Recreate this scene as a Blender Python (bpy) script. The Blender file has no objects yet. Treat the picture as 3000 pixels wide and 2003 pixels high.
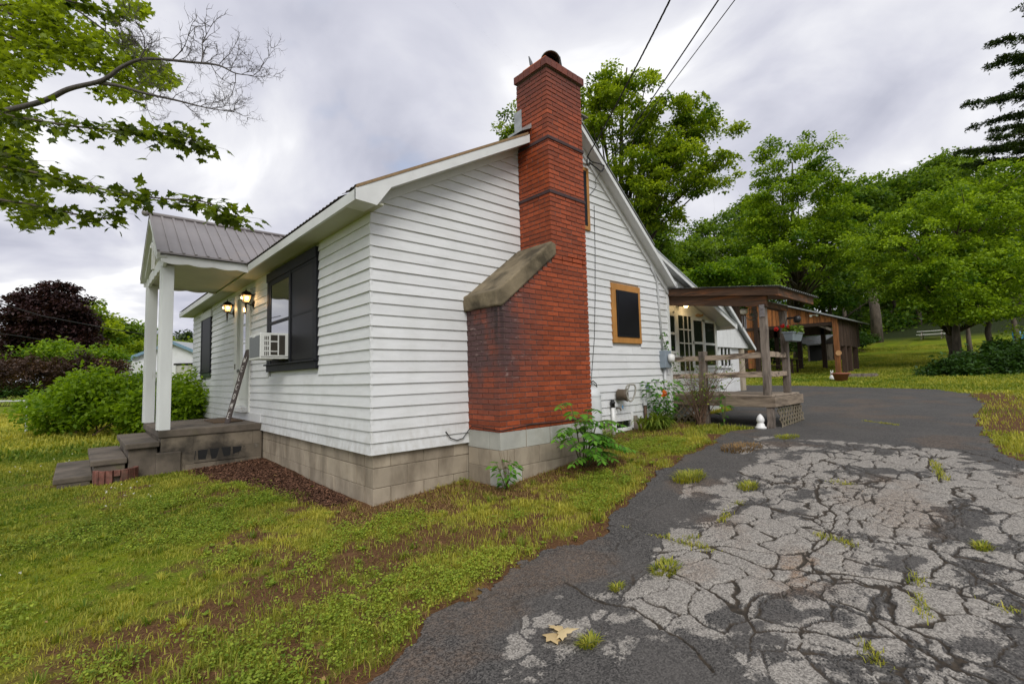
import bpy, math, random
import numpy as np
from mathutils import Vector, Matrix
from math import radians, sin, cos, pi, sqrt

scene = bpy.context.scene
COL = scene.collection
random.seed(7)
RNG = np.random.default_rng(11)

# ------------------------------------------------------------------ camera
CAM = np.array([-2.27347, -4.68186, 1.32157])
YAW, PITCH, ROLL, FPX = radians(47.6125), radians(4.0797), radians(1.4166), 1396.44

def _basis():
    fw = np.array([cos(PITCH)*cos(YAW), cos(PITCH)*sin(YAW), sin(PITCH)])
    rt = np.array([sin(YAW), -cos(YAW), 0.0])
    up = np.cross(rt, fw)
    return cos(ROLL)*rt - sin(ROLL)*up, sin(ROLL)*rt + cos(ROLL)*up, fw
RT, UP, FW = _basis()

cam_data = bpy.data.cameras.new('camera')
cam = bpy.data.objects.new('camera', cam_data)
COL.objects.link(cam)
cam_data.sensor_fit = 'HORIZONTAL'
cam_data.sensor_width = 36.0
cam_data.lens = FPX/3000*36
cam_data.clip_start = 0.05
cam_data.clip_end = 2000
cam.matrix_world = Matrix(((RT[0], UP[0], -FW[0], CAM[0]), (RT[1], UP[1], -FW[1], CAM[1]),
                           (RT[2], UP[2], -FW[2], CAM[2]), (0, 0, 0, 1)))
scene.camera = cam

# ------------------------------------------------------------------ sky, sun, exposure
SUN_EL, SUN_AZ = radians(44), radians(238)      # azimuth counted from +X towards +Y
SKY_GAIN = 0.74
world = bpy.data.worlds.new('World')
scene.world = world
world.use_nodes = True
wt = world.node_tree
for n in list(wt.nodes):
    wt.nodes.remove(n)
def wn(t, **k):
    n = wt.nodes.new(t)
    for a, b in k.items():
        setattr(n, a, b)
    return n
w_out = wn('ShaderNodeOutputWorld')
w_mix = wn('ShaderNodeMixShader')
w_sky = wn('ShaderNodeTexSky', sky_type='NISHITA', sun_disc=False, sun_elevation=SUN_EL,
           sun_rotation=pi/2 - SUN_AZ, air_density=1.2, dust_density=1.5)
w_b1 = wn('ShaderNodeBackground'); w_b1.inputs['Strength'].default_value = 0.12
w_b2 = wn('ShaderNodeBackground'); w_b2.inputs['Strength'].default_value = SKY_GAIN
w_tc = wn('ShaderNodeTexCoord')
w_sep = wn('ShaderNodeSeparateXYZ')
w_add = wn('ShaderNodeMath', operation='ADD'); w_add.inputs[1].default_value = 0.16
w_max = wn('ShaderNodeMath', operation='MAXIMUM'); w_max.inputs[1].default_value = 0.05
w_dx = wn('ShaderNodeMath', operation='DIVIDE'); w_dy = wn('ShaderNodeMath', operation='DIVIDE')
w_com = wn('ShaderNodeCombineXYZ')
L = wt.links.new
L(w_tc.outputs['Generated'], w_sep.inputs[0])
L(w_sep.outputs['Z'], w_add.inputs[0]); L(w_add.outputs[0], w_max.inputs[0])
L(w_sep.outputs['X'], w_dx.inputs[0]); L(w_max.outputs[0], w_dx.inputs[1])
L(w_sep.outputs['Y'], w_dy.inputs[0]); L(w_max.outputs[0], w_dy.inputs[1])
L(w_dx.outputs[0], w_com.inputs['X']); L(w_dy.outputs[0], w_com.inputs['Y'])
w_map = wn('ShaderNodeMapping'); w_map.inputs['Rotation'].default_value = (0, 0, radians(35)); w_map.inputs['Scale'].default_value = (1.0, 0.75, 1); w_map.inputs['Location'].default_value = (0.9, 2.2, 0.3)
L(w_com.outputs[0], w_map.inputs['Vector'])
w_n1 = wn('ShaderNodeTexNoise'); w_n1.inputs['Scale'].default_value = 1.55; w_n1.inputs['Detail'].default_value = 6; w_n1.inputs['Roughness'].default_value = 0.5; w_n1.inputs['Distortion'].default_value = 0.5
w_n2 = wn('ShaderNodeTexNoise'); w_n2.inputs['Scale'].default_value = 0.75; w_n2.inputs['Detail'].default_value = 5; w_n2.inputs['Roughness'].default_value = 0.55
L(w_map.outputs[0], w_n1.inputs['Vector']); L(w_map.outputs[0], w_n2.inputs['Vector'])
w_r1 = wn('ShaderNodeValToRGB')
e = w_r1.color_ramp.elements
e[0].position = 0.29; e[0].color = (0.40, 0.415, 0.51, 1)
e[1].position = 0.68; e[1].color = (1.05, 1.05, 1.05, 1)
m = w_r1.color_ramp.elements.new(0.48); m.color = (0.61, 0.618, 0.70, 1)
m = w_r1.color_ramp.elements.new(0.60); m.color = (0.78, 0.785, 0.83, 1)
L(w_n1.outputs['Fac'], w_r1.inputs['Fac']); L(w_r1.outputs['Color'], w_b2.inputs['Color'])
w_r2 = wn('ShaderNodeValToRGB')
w_r2.color_ramp.elements[0].position = 0.33; w_r2.color_ramp.elements[1].position = 0.42
L(w_n2.outputs['Fac'], w_r2.inputs['Fac'])
L(w_sky.outputs[0], w_b1.inputs['Color'])
L(w_r2.outputs['Color'], w_mix.inputs['Fac']); L(w_b1.outputs[0], w_mix.inputs[1]); L(w_b2.outputs[0], w_mix.inputs[2])
L(w_mix.outputs[0], w_out.inputs['Surface'])

sun_data = bpy.data.lights.new('sun', 'SUN')
sun = bpy.data.objects.new('sun', sun_data); COL.objects.link(sun)
sun_data.energy = 1.5; sun_data.angle = radians(32); sun_data.color = (1.0, 0.97, 0.92)
sv = Vector((cos(SUN_EL)*cos(SUN_AZ), cos(SUN_EL)*sin(SUN_AZ), sin(SUN_EL)))
sun.rotation_euler = sv.to_track_quat('Z', 'Y').to_euler()
sun.location = (0, 0, 30)

scene.view_settings.view_transform = 'Standard'
scene.view_settings.look = 'None'
scene.view_settings.exposure = 0.60
scene.view_settings.gamma = 1.0
scene.view_settings.use_curve_mapping = False
scene.render.engine = 'CYCLES'
scene.cycles.use_denoising = True
scene.cycles.max_bounces = 6
scene.cycles.diffuse_bounces = 3
scene.cycles.glossy_bounces = 2
scene.cycles.transmission_bounces = 3
scene.cycles.transparent_max_bounces = 6
scene.cycles.caustics_reflective = False
scene.cycles.caustics_refractive = False
scene.cycles.sample_clamp_indirect = 6

# ------------------------------------------------------------------ photo pixel -> point (3000 x 2003 frame)
def ray(u, v):
    return (u-1500)/FPX*RT - (v-1001.5)/FPX*UP + FW
def px(u, v, **k):
    d = ray(u, v)
    (a, val), = k.items()
    if a == 't':
        return CAM + val*d
    i = 'xyz'.index(a)
    return CAM + (val-CAM[i])/d[i]*d
DK = 3000/2348

# ------------------------------------------------------------------ numpy noise
def _hash(i, j, s):
    n = (i.astype(np.int64)*374761393 + j.astype(np.int64)*668265263 + s*1442695041) & 0xffffffff
    n = ((n ^ (n >> 13))*1274126177) & 0xffffffff
    return ((n ^ (n >> 16)) & 0xffffff)/16777215.0
def vnoise(x, y, s=0):
    x = np.asarray(x, float); y = np.asarray(y, float)
    i = np.floor(x); j = np.floor(y); fx = x-i; fy = y-j
    fx = fx*fx*(3-2*fx); fy = fy*fy*(3-2*fy)
    a = _hash(i, j, s); b = _hash(i+1, j, s); c = _hash(i, j+1, s); d = _hash(i+1, j+1, s)
    return (a*(1-fx)+b*fx)*(1-fy) + (c*(1-fx)+d*fx)*fy
def fbm(x, y, s=0, o=4):
    t = 0; a = .5; n = 0
    for k in range(o):
        t = t + a*vnoise(x*2**k+17*k, y*2**k-9*k, s+k); n += a; a *= .5
    return t/n
def sstep(a, b, x):
    t = np.clip((np.asarray(x, float)-a)/(b-a), 0, 1)
    return t*t*(3-2*t)

# ------------------------------------------------------------------ terrain height
HX = [-120, -30, -8, -2.5, 0, 1.25, 3, 4.5, 6.1, 7.5, 12, 15.5, 20, 24, 31, 44, 55, 80, 130, 260]
HZ = [-1.0, -.5, -.2, -.08, 0, .10, .25, .355, .365, .41, .50, .60, .80, 1.0, 1.5, 2.35, 4.0, 9, 20, 40]
_fx = np.linspace(-120, 260, 7601)
_fz = np.interp(_fx, HX, HZ)
_k = np.hanning(41); _k /= _k.sum()
_fz = np.convolve(np.pad(_fz, 20, mode='edge'), _k, 'valid')
def hgt(x, y):
    x = np.asarray(x, float); y = np.asarray(y, float)
    z = np.interp(x, _fx, _fz)
    z = z*(1 - .85*sstep(10, 45, y)*sstep(5, 30, x))           # hill fades towards the neighbour's side
    z = z + .02*np.clip(y, -6, 8)*(1-sstep(0, 3, x))
    return z
def hz(x, y):
    return float(hgt(x, y))
def gpx(u, v, off=0.0):
    d = ray(u, v); t = .5
    for _ in range(6000):
        p = CAM + t*d
        if p[2] <= hz(p[0], p[1]) + off:
            break
        t *= 1.002
    return p

# ------------------------------------------------------------------ mesh helpers
def tag(o, label=None, cat=None, group=None, kind=None):
    if label: o['label'] = label
    if cat: o['category'] = cat
    if group: o['group'] = group
    if kind: o['kind'] = kind
    return o
def empty(name, loc, label=None, cat=None, group=None, kind=None):
    o = bpy.data.objects.new(name, None); COL.objects.link(o)
    o.empty_display_size = .1
    o.location = loc
    return tag(o, label, cat, group, kind)
def world_of(o):
    if o.parent is None:
        return o.matrix_basis.copy()
    return world_of(o.parent) @ o.matrix_parent_inverse @ o.matrix_basis
def adopt(o, parent):
    if parent is not None:
        o.parent = parent
        o.matrix_parent_inverse = world_of(parent).inverted()
    return o
def link_mesh(name, me, mat, parent=None, smooth=False):
    if mat is not None and not me.materials:
        me.materials.append(mat)
    o = bpy.data.objects.new(name, me); COL.objects.link(o)
    if smooth:
        me.polygons.foreach_set('use_smooth', np.ones(len(me.polygons), bool))
    return adopt(o, parent)

class MB:
    def __init__(s):
        s.v = []; s.f = []
    def add(s, vs, fs):
        b = len(s.v); s.v += [tuple(float(c) for c in p) for p in vs]; s.f += [tuple(i+b for i in f) for f in fs]; return s
    def box(s, x0, x1, y0, y1, z0, z1):
        x0, x1 = min(x0, x1), max(x0, x1); y0, y1 = min(y0, y1), max(y0, y1); z0, z1 = min(z0, z1), max(z0, z1)
        return s.hexa([(x0, y0, z0), (x1, y0, z0), (x1, y1, z0), (x0, y1, z0), (x0, y0, z1), (x1, y0, z1), (x1, y1, z1), (x0, y1, z1)])
    def hexa(s, p):
        return s.add(p, [(0, 3, 2, 1), (4, 5, 6, 7), (0, 1, 5, 4), (1, 2, 6, 5), (2, 3, 7, 6), (3, 0, 4, 7)])
    def beam(s, p0, p1, w, h, up=(0, 0, 1)):
        p0 = Vector(p0); p1 = Vector(p1); d = (p1-p0).normalized(); up = Vector(up)
        if abs(d.dot(up)) > .98: up = Vector((1, 0, 0))
        a = d.cross(up).normalized()*(w/2); b = a.cross(d).normalized()*(h/2)
        return s.hexa([p0-a-b, p1-a-b, p1+a-b, p0+a-b, p0-a+b, p1-a+b, p1+a+b, p0+a+b])
    def tube(s, pts, rad, n=8, cap=True):
        pts = [Vector(p) for p in pts]
        if not hasattr(rad, '__len__'): rad = [rad]*len(pts)
        b = len(s.v); ref = None
        for i, p in enumerate(pts):
            d = (pts[min(i+1, len(pts)-1)]-pts[max(i-1, 0)]).normalized()
            if ref is None:
                ref = Vector((0, 0, 1)) if abs(d.z) < .9 else Vector((1, 0, 0))
            a = d.cross(ref).normalized(); c = d.cross(a).normalized(); ref = -c if False else a.cross(d)
            for k in range(n):
                q = p + (a*cos(2*pi*k/n) + c*sin(2*pi*k/n))*rad[i]
                s.v.append(tuple(q))
        for i in range(len(pts)-1):
            for k in range(n):
                k2 = (k+1) % n
                s.f.append((b+i*n+k, b+i*n+k2, b+(i+1)*n+k2, b+(i+1)*n+k))
        if cap:
            s.f.append(tuple(b+k for k in range(n))[::-1])
            s.f.append(tuple(b+(len(pts)-1)*n+k for k in range(n)))
        return s
    def lathe(s, prof, c, n=20, axis=None):
        """prof: [(radius, height)] about a vertical axis (or axis vector) at c"""
        c = Vector(c); ax = Vector(axis).normalized() if axis is not None else Vector((0, 0, 1))
        a = ax.orthogonal().normalized(); d = ax.cross(a)
        b = len(s.v)
        for r, h in prof:
            for k in range(n):
                s.v.append(tuple(c + ax*h + (a*cos(2*pi*k/n)+d*sin(2*pi*k/n))*max(r, 1e-4)))
        for i in range(len(prof)-1):
            for k in range(n):
                k2 = (k+1) % n
                s.f.append((b+i*n+k, b+i*n+k2, b+(i+1)*n+k2, b+(i+1)*n+k))
        s.f.append(tuple(b+k for k in range(n))[::-1]); s.f.append(tuple(b+(len(prof)-1)*n+k for k in range(n)))
        return s
    def prism(s, poly, d):
        """poly: list of 3D points (planar), extruded by vector d"""
        n = len(poly); d = Vector(d)
        a = [Vector(p) for p in poly]
        return s.add(a + [p+d for p in a], [tuple(range(n))[::-1], tuple(range(n, 2*n))] + [(i, (i+1) % n, n+(i+1) % n, n+i) for i in range(n)])
    def build(s, name, mat, parent=None, smooth=False, bevel=0):
        me = bpy.data.meshes.new(name)
        me.from_pydata(s.v, [], s.f); me.update()
        o = link_mesh(name, me, mat, parent, smooth)
        import bmesh
        bm = bmesh.new(); bm.from_mesh(me); bmesh.ops.recalc_face_normals(bm, faces=bm.faces); bm.to_mesh(me); bm.free()
        if bevel:
            md = o.modifiers.new('Bevel', 'BEVEL'); md.width = bevel; md.segments = 2; md.limit_method = 'ANGLE'
        return o

def np_mesh(name, V, F, mat, parent=None, attrs=None, smooth=False):
    """V (n,3), F (m,k) with constant k"""
    me = bpy.data.meshes.new(name)
    V = np.ascontiguousarray(V, np.float32); F = np.ascontiguousarray(F, np.int32); k = F.shape[1]
    me.vertices.add(len(V)); me.vertices.foreach_set('co', V.ravel())
    me.loops.add(F.size); me.loops.foreach_set('vertex_index', F.ravel())
    me.polygons.add(len(F))
    me.polygons.foreach_set('loop_start', np.arange(0, F.size, k, dtype=np.int32))
    me.update(calc_edges=True)
    for a, val in (attrs or {}).items():
        at_ = me.attributes.new(a, 'FLOAT', 'POINT'); at_.data.foreach_set('value', np.ascontiguousarray(val, np.float32))
    return link_mesh(name, me, mat, parent, smooth)

# ------------------------------------------------------------------ materials
def new_mat(name):
    m = bpy.data.materials.new(name); m.use_nodes = True
    nt = m.node_tree
    return m, nt, nt.nodes['Principled BSDF']
def nd(nt, t, **k):
    n = nt.nodes.new(t)
    for a, b in k.items():
        if a.startswith('i_'):
            n.inputs[int(a[2:]) if a[2:].isdigit() else a[2:].replace('_', ' ')].default_value = b
        else:
            setattr(n, a, b)
    return n
def rgb(c):
    return (c[0], c[1], c[2], 1)
def mixc(nt, fac, a, b, mode='MIX'):
    n = nt.nodes.new('ShaderNodeMix'); n.data_type = 'RGBA'; n.blend_type = mode
    for val, idx in ((fac, 0), (a, 6), (b, 7)):
        if hasattr(val, 'type') and hasattr(val, 'links'):
            nt.links.new(val, n.inputs[idx])
        elif idx == 0: n.inputs[0].default_value = val
        else: n.inputs[idx].default_value = rgb(val)
    return n.outputs[2]
def ramp(nt, src, p0, p1, c0=(0, 0, 0), c1=(1, 1, 1)):
    r = nt.nodes.new('ShaderNodeValToRGB')
    r.color_ramp.elements[0].position = p0; r.color_ramp.elements[1].position = p1
    r.color_ramp.elements[0].color = rgb(c0); r.color_ramp.elements[1].color = rgb(c1)
    nt.links.new(src, r.inputs[0]); return r.outputs[0]
def noise(nt, vec, scale, detail=4, rough=.55, dist=0):
    n = nt.nodes.new('ShaderNodeTexNoise')
    n.inputs['Scale'].default_value = scale; n.inputs['Detail'].default_value = detail
    n.inputs['Roughness'].default_value = rough; n.inputs['Distortion'].default_value = dist
    nt.links.new(vec, n.inputs['Vector']); return n.outputs['Fac']
def coords(nt, stretch=(1, 1, 1), world=True):
    if world:
        c = nt.nodes.new('ShaderNodeNewGeometry').outputs['Position']
    else:
        c = nt.nodes.new('ShaderNodeTexCoord').outputs['Object']
    mp = nt.nodes.new('ShaderNodeMapping'); mp.inputs['Scale'].default_value = stretch
    nt.links.new(c, mp.inputs['Vector']); return mp.outputs[0]
def math_(nt, op, a, b=None, clamp=False):
    n = nt.nodes.new('ShaderNodeMath'); n.operation = op; n.use_clamp = clamp
    for i, val in enumerate((a, b)):
        if val is None: continue
        if hasattr(val, 'links'): nt.links.new(val, n.inputs[i])
        else: n.inputs[i].default_value = val
    return n.outputs[0]
def attr(nt, name):
    a = nt.nodes.new('ShaderNodeAttribute'); a.attribute_name = name; return a.outputs['Fac']

def surf(name, col, rough=.7, var=.2, scale=6, stretch=(1, 1, 1), bump=.0, bscale=80, bstretch=None, metallic=0,
         rnd=.0, dirt=None, dirt2=None, spec=.4, emit=None):
    """general weathered surface. dirt: (colour, scale, lo, hi, amount, stretch)"""
    m, nt, p = new_mat(name)
    v = coords(nt, stretch)
    f = noise(nt, v, scale, 5, .6)
    lo = tuple(c*(1-var) for c in col); hi = tuple(min(1, c*(1+var)) for c in col)
    c = ramp(nt, f, .3, .7, lo, hi)
    if rnd:
        oi = nt.nodes.new('ShaderNodeObjectInfo')
        k = nt.nodes.new('ShaderNodeMapRange'); k.inputs[3].default_value = 1-rnd; k.inputs[4].default_value = 1+rnd
        nt.links.new(oi.outputs['Random'], k.inputs[0])
        hs = nt.nodes.new('ShaderNodeHueSaturation'); nt.links.new(k.outputs[0], hs.inputs['Value']); nt.links.new(c, hs.inputs['Color']); c = hs.outputs[0]
    for d in (dirt, dirt2):
        if d:
            dn = noise(nt, coords(nt, d[5] if len(d) > 5 else (1, 1, 1)), d[1], 6, .62)
            c = mixc(nt, math_(nt, 'MULTIPLY', ramp(nt, dn, d[2], d[3]), d[4]), c, d[0])
    nt.links.new(c, p.inputs['Base Color'])
    p.inputs['Roughness'].default_value = rough; p.inputs['Metallic'].default_value = metallic
    p.inputs['Specular IOR Level'].default_value = spec
    if bump:
        bn = noise(nt, coords(nt, bstretch or stretch), bscale, 5, .6)
        b = nt.nodes.new('ShaderNodeBump'); b.inputs['Strength'].default_value = bump; b.inputs['Distance'].default_value = .01
        nt.links.new(bn, b.inputs['Height']); nt.links.new(b.outputs[0], p.inputs['Normal'])
    if emit:
        p.inputs['Emission Color'].default_value = rgb(emit[0]); p.inputs['Emission Strength'].default_value = emit[1]
    return m

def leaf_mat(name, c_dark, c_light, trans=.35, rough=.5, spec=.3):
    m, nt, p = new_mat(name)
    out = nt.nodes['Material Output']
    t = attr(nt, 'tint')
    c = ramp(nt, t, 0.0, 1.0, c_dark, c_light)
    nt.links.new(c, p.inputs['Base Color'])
    p.inputs['Roughness'].default_value = rough; p.inputs['Specular IOR Level'].default_value = spec
    tr = nt.nodes.new('ShaderNodeBsdfTranslucent')
    c2 = mixc(nt, 1.0, c, (1.25, 1.2, .55), 'MULTIPLY'); nt.links.new(c2, tr.inputs['Color'])
    mx = nt.nodes.new('ShaderNodeMixShader'); mx.inputs[0].default_value = trans
    nt.links.new(p.outputs[0], mx.inputs[1]); nt.links.new(tr.outputs[0], mx.inputs[2]); nt.links.new(mx.outputs[0], out.inputs[0])
    return m

M = {}
M['white'] = surf('white_paint', (.67, .68, .68), .5, .05, 3, (1, 1, 6), .12, 30, (1, 1, 14), rnd=.03,
                  dirt=((.40, .39, .33), 5, .58, .85, .35, (1, 1, 3)), dirt2=((.47, .48, .45), 1.3, .5, .7, .35))
def splash(m):
    nt = m.node_tree; p = nt.nodes['Principled BSDF']; src = p.inputs['Base Color'].links[0].from_socket
    sp = nt.nodes.new('ShaderNodeSeparateXYZ'); nt.links.new(nt.nodes.new('ShaderNodeNewGeometry').outputs['Position'], sp.inputs[0])
    mr = nt.nodes.new('ShaderNodeMapRange'); mr.inputs[1].default_value = 1.05; mr.inputs[2].default_value = .5; nt.links.new(sp.outputs['Z'], mr.inputs[0])
    f = math_(nt, 'MULTIPLY', math_(nt, 'MULTIPLY', mr.outputs[0], ramp(nt, noise(nt, coords(nt, (5, 5, 2)), 2.5, 6, .65), .42, .72)), .5)
    c = mixc(nt, f, src, (.30, .275, .215))
    fl = math_(nt, 'MULTIPLY', ramp(nt, noise(nt, coords(nt, (1.5, 1.5, 9)), 14, 4, .7), .70, .76), .55)     # flaked paint along the grain
    c = mixc(nt, fl, c, (.33, .31, .27)); nt.links.new(c, p.inputs['Base Color'])
splash(M['white'])
M['trim'] = surf('white_trim_paint', (.65, .66, .65), .5, .06, 4, (1, 1, 1), .08, 40, dirt=((.33, .32, .25), 7, .6, .85, .4))
M['post'] = surf('white_post_paint', (.60, .62, .61), .55, .07, 6, (1, 1, .2), .1, 60, (4, 4, .4), dirt=((.25, .22, .16), 9, .66, .8, .6, (3, 3, .5)))
M['soffit'] = surf('soffit_paint', (.46, .46, .36), .6, .06, 3)
M['block'] = surf('concrete_block', (.355, .30, .225), .9, .14, 3, bump=.35, bscale=120, rnd=.12, dirt=((.14, .11, .075), 2.2, .45, .68, .7, (1.6, 1.6, .6)))
M['block_grey'] = surf('grey_concrete_block', (.38, .38, .34), .9, .14, 4, bump=.35, bscale=120, rnd=.10, dirt=((.20, .17, .12), 2.5, .55, .75, .5))
M['concrete'] = surf('old_concrete', (.135, .11, .085), .9, .25, 3, bump=.35, bscale=60, dirt=((.05, .042, .032), 2.4, .42, .66, .85), dirt2=((.12, .12, .035), 3.5, .6, .75, .5))
M['cap'] = surf('weathered_concrete_cap', (.20, .16, .10), .92, .25, 4, bump=.4, bscale=50, dirt=((.035, .028, .015), 2.6, .42, .62, .85))
M['mortar'] = surf('mortar', (.175, .12, .105), .95, .2, 12, bump=.3, bscale=90)
M['block_mortar'] = surf('block_mortar', (.27, .225, .165), .95, .2, 12)
M['metal_roof'] = surf('brown_metal_roof', (.235, .215, .215), .42, .09, 2, dirt=((.34, .28, .22), 1.6, .55, .8, .5), dirt2=((.10, .06, .03), 4, .66, .8, .5), spec=.5)
M['main_roof'] = surf('main_roof_metal', (.17, .15, .125), .5, .15, 4, dirt=((.10, .05, .02), 3, .55, .8, .6))
M['ply_edge'] = surf('plywood_edge', (.25, .165, .085), .8, .2, 20)
M['black_trim'] = surf('black_window_trim', (.011, .012, .015), .5, .2, 10, bump=.05, bscale=60, dirt=((.022, .025, .015), 6, .6, .8, .4), spec=.16)
M['screen'] = surf('insect_screen', (.009, .009, .011), .42, .15, 3, spec=.16)
M['dark'] = surf('dark_interior', (.012, .012, .012), .9, .1, 3)
M['dark_green'] = surf('dark_green_paint', (.02, .045, .015), .5, .2, 6)
M['wood_trim'] = surf('new_wood_trim', (.42, .195, .048), .6, .18, 9, (1, 1, .3), .1, 60)
M['iron'] = surf('black_iron', (.012, .011, .010), .45, .2, 20, metallic=.3)
M['brass'] = surf('brown_bracket', (.10, .075, .05), .6, .2, 20)
M['ac'] = surf('ac_casing', (.62, .63, .60), .45, .05, 5, dirt=((.35, .33, .27), 8, .6, .8, .3))
M['ac_dark'] = surf('ac_grille', (.035, .03, .022), .6, .2, 30)
M['ac_fin'] = surf('ac_fins', (.16, .17, .17), .45, .3, 40, (1, 1, 5), metallic=.4)
M['flue'] = surf('terracotta_flue', (.50, .13, .035), .8, .15, 8)
M['galv'] = surf('galvanised_steel', (.16, .165, .16), .4, .35, 9, metallic=.6)
M['tin'] = surf('flashing', (.36, .38, .38), .45, .2, 8, metallic=.4)
M['strap'] = surf('dark_strap', (.055, .03, .03), .7, .3, 10)
M['mat_door'] = surf('door_mat', (.10, .062, .032), .95, .3, 40, bump=.4, bscale=300)
M['sign'] = surf('sign_board', (.062, .048, .042), .7, .3, 10, (4, 4, .6), .15, 60)
M['sign_text'] = surf('sign_letters', (.62, .60, .56), .7, .15, 30)
M['steel_box'] = surf('meter_box', (.26, .31, .36), .5, .1, 9, metallic=.3)
M['conduit'] = surf('conduit', (.48, .49, .49), .5, .1, 9)
M['white_plastic'] = surf('white_plastic', (.72, .72, .70), .4, .05, 9)
M['black_plastic'] = surf('black_plastic', (.015, .015, .016), .4, .2, 20)
M['blue'] = surf('blue_plastic', (.03, .24, .50), .4, .1, 12)
M['tank'] = surf('gas_cylinder_paint', (.60, .62, .62), .4, .08, 5, dirt=((.36, .37, .36), 4, .55, .75, .5))
M['rust'] = surf('rusty_pipe', (.085, .05, .03), .7, .3, 20)
M['hose'] = surf('hose', (.30, .29, .25), .55, .15, 20)
M['deck'] = surf('weathered_deck', (.29, .235, .18), .85, .22, 7, (3, 1, 3), .25, 40, (6, 1, 6), rnd=.10, dirt=((.13, .10, .07), 4, .55, .75, .6))
M['rim_wood'] = surf('weathered_rim_board', (.26, .205, .15), .85, .3, 5, (.8, .8, 7), .3, 30, (1, 1, 10), rnd=.1, dirt=((.075, .055, .038), 3, .5, .66, .75, (.8, .8, 5)))
M['grey_wood'] = surf('grey_weathered_wood', (.20, .165, .135), .85, .35, 6, (5, 5, .7), .4, 30, (8, 8, .8), rnd=.12, dirt=((.045, .035, .028), 3.5, .48, .66, .8, (2, 2, .6)))
M['rail_wood'] = surf('split_rail_wood', (.36, .28, .21), .85, .35, 6, (4, .7, 6), .4, 30, (8, .8, 8), rnd=.15, dirt=((.05, .038, .03), 3.5, .5, .62, .85, (2, .9, 4)))
M['brown_wood'] = surf('dark_brown_beam', (.075, .040, .022), .8, .5, 4, (3, .5, 5), .3, 30, (8, .8, 8), dirt=((.30, .105, .028), 2.4, .52, .68, .75, (1, .45, 5)))
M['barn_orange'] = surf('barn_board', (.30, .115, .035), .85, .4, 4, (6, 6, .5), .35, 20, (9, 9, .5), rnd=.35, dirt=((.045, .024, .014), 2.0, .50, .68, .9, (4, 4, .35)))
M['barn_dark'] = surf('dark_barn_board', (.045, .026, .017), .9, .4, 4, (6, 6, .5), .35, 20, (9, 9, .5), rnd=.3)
M['lattice'] = surf('lattice_wood', (.15, .125, .085), .9, .3, 8, rnd=.15, dirt=((.06, .075, .02), 5, .5, .7, .7))
M['door_white'] = surf('door_paint', (.66, .67, .63), .45, .04, 5)
M['cable'] = surf('black_cable', (.012, .012, .013), .5, .2, 20)
M['terracotta'] = surf('terracotta_pot', (.26, .09, .055), .7, .12, 12)
M['planter_grey'] = surf('grey_planter', (.21, .25, .28), .5, .08, 12)
M['ceramic'] = surf('white_ceramic', (.72, .68, .58), .3, .04, 12)
M['teal'] = surf('verdigris_metal', (.16, .26, .26), .5, .3, 25, metallic=.3)
M['chime'] = surf('chime_metal', (.40, .40, .40), .3, .2, 25, metallic=.8)
M['wood_slice'] = surf('wood_slice', (.50, .28, .13), .7, .2, 30)
M['red_flower'] = leaf_mat('red_petals', (.32, .008, .008), (.55, .02, .015), .3)
M['orange_flower'] = leaf_mat('orange_petals', (.60, .10, .01), (.75, .20, .02), .3)
M['bark'] = surf('grey_bark', (.115, .092, .072), .95, .35, 6, (1, 1, .25), .6, 20, (3, 3, .5), dirt=((.035, .028, .02), 4, .45, .65, .7, (1, 1, .3)))
M['bark_dark'] = surf('dark_bark', (.05, .038, .03), .95, .35, 6, (1, 1, .25), .5, 20, (3, 3, .5))
M['twig'] = surf('dead_twig', (.085, .075, .068), .9, .3, 20)
M['stem'] = surf('green_stem', (.10, .11, .04), .8, .3, 20)
M['shrub_twig'] = surf('shrub_twig', (.14, .085, .055), .9, .3, 20)
# foliage
M['lf_maple'] = leaf_mat('maple_leaves', (.070, .145, .007), (.42, .53, .032), .52)
M['lf_near'] = leaf_mat('near_maple_leaves', (.014, .036, .004), (.27, .36, .02), .55)
M['lf_walnut'] = leaf_mat('walnut_leaves', (.052, .130, .007), (.37, .52, .028), .46)
M['lf_forest'] = leaf_mat('forest_leaves', (.034, .090, .010), (.23, .35, .03), .48)
M['lf_pine'] = leaf_mat('pine_needles', (.016, .038, .012), (.085, .125, .03), .2)
M['lf_purple'] = leaf_mat('purple_leaves', (.014, .006, .006), (.064, .028, .027), .2)
M['lf_weep'] = leaf_mat('weeping_maple_leaves', (.022, .010, .008), (.105, .060, .035), .25)
M['lf_bright'] = leaf_mat('bright_shrub_leaves', (.060, .145, .005), (.34, .50, .028), .5)
M['lf_sumac'] = leaf_mat('sumac_leaves', (.030, .12, .012), (.16, .36, .030), .38)
M['lf_lily'] = leaf_mat('lily_blades', (.055, .13, .012), (.30, .36, .045), .3)
M['lf_dark'] = leaf_mat('undergrowth_leaves', (.012, .038, .006), (.06, .13, .018), .3)
M['grass'] = leaf_mat('grass_blades', (.085, .160, .008), (.58, .53, .085), .42, .6)
M['straw'] = leaf_mat('dry_straw', (.13, .075, .030), (.36, .23, .09), .2, .7)
M['clover'] = leaf_mat('clover_leaves', (.085, .175, .012), (.42, .49, .055), .4, .6)
M['dry_leaf'] = leaf_mat('dry_leaf', (.50, .34, .15), (.75, .60, .34), .25)
M['mulch'] = leaf_mat('mulch_chips', (.060, .028, .016), (.22, .11, .065), .0, .9)

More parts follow.
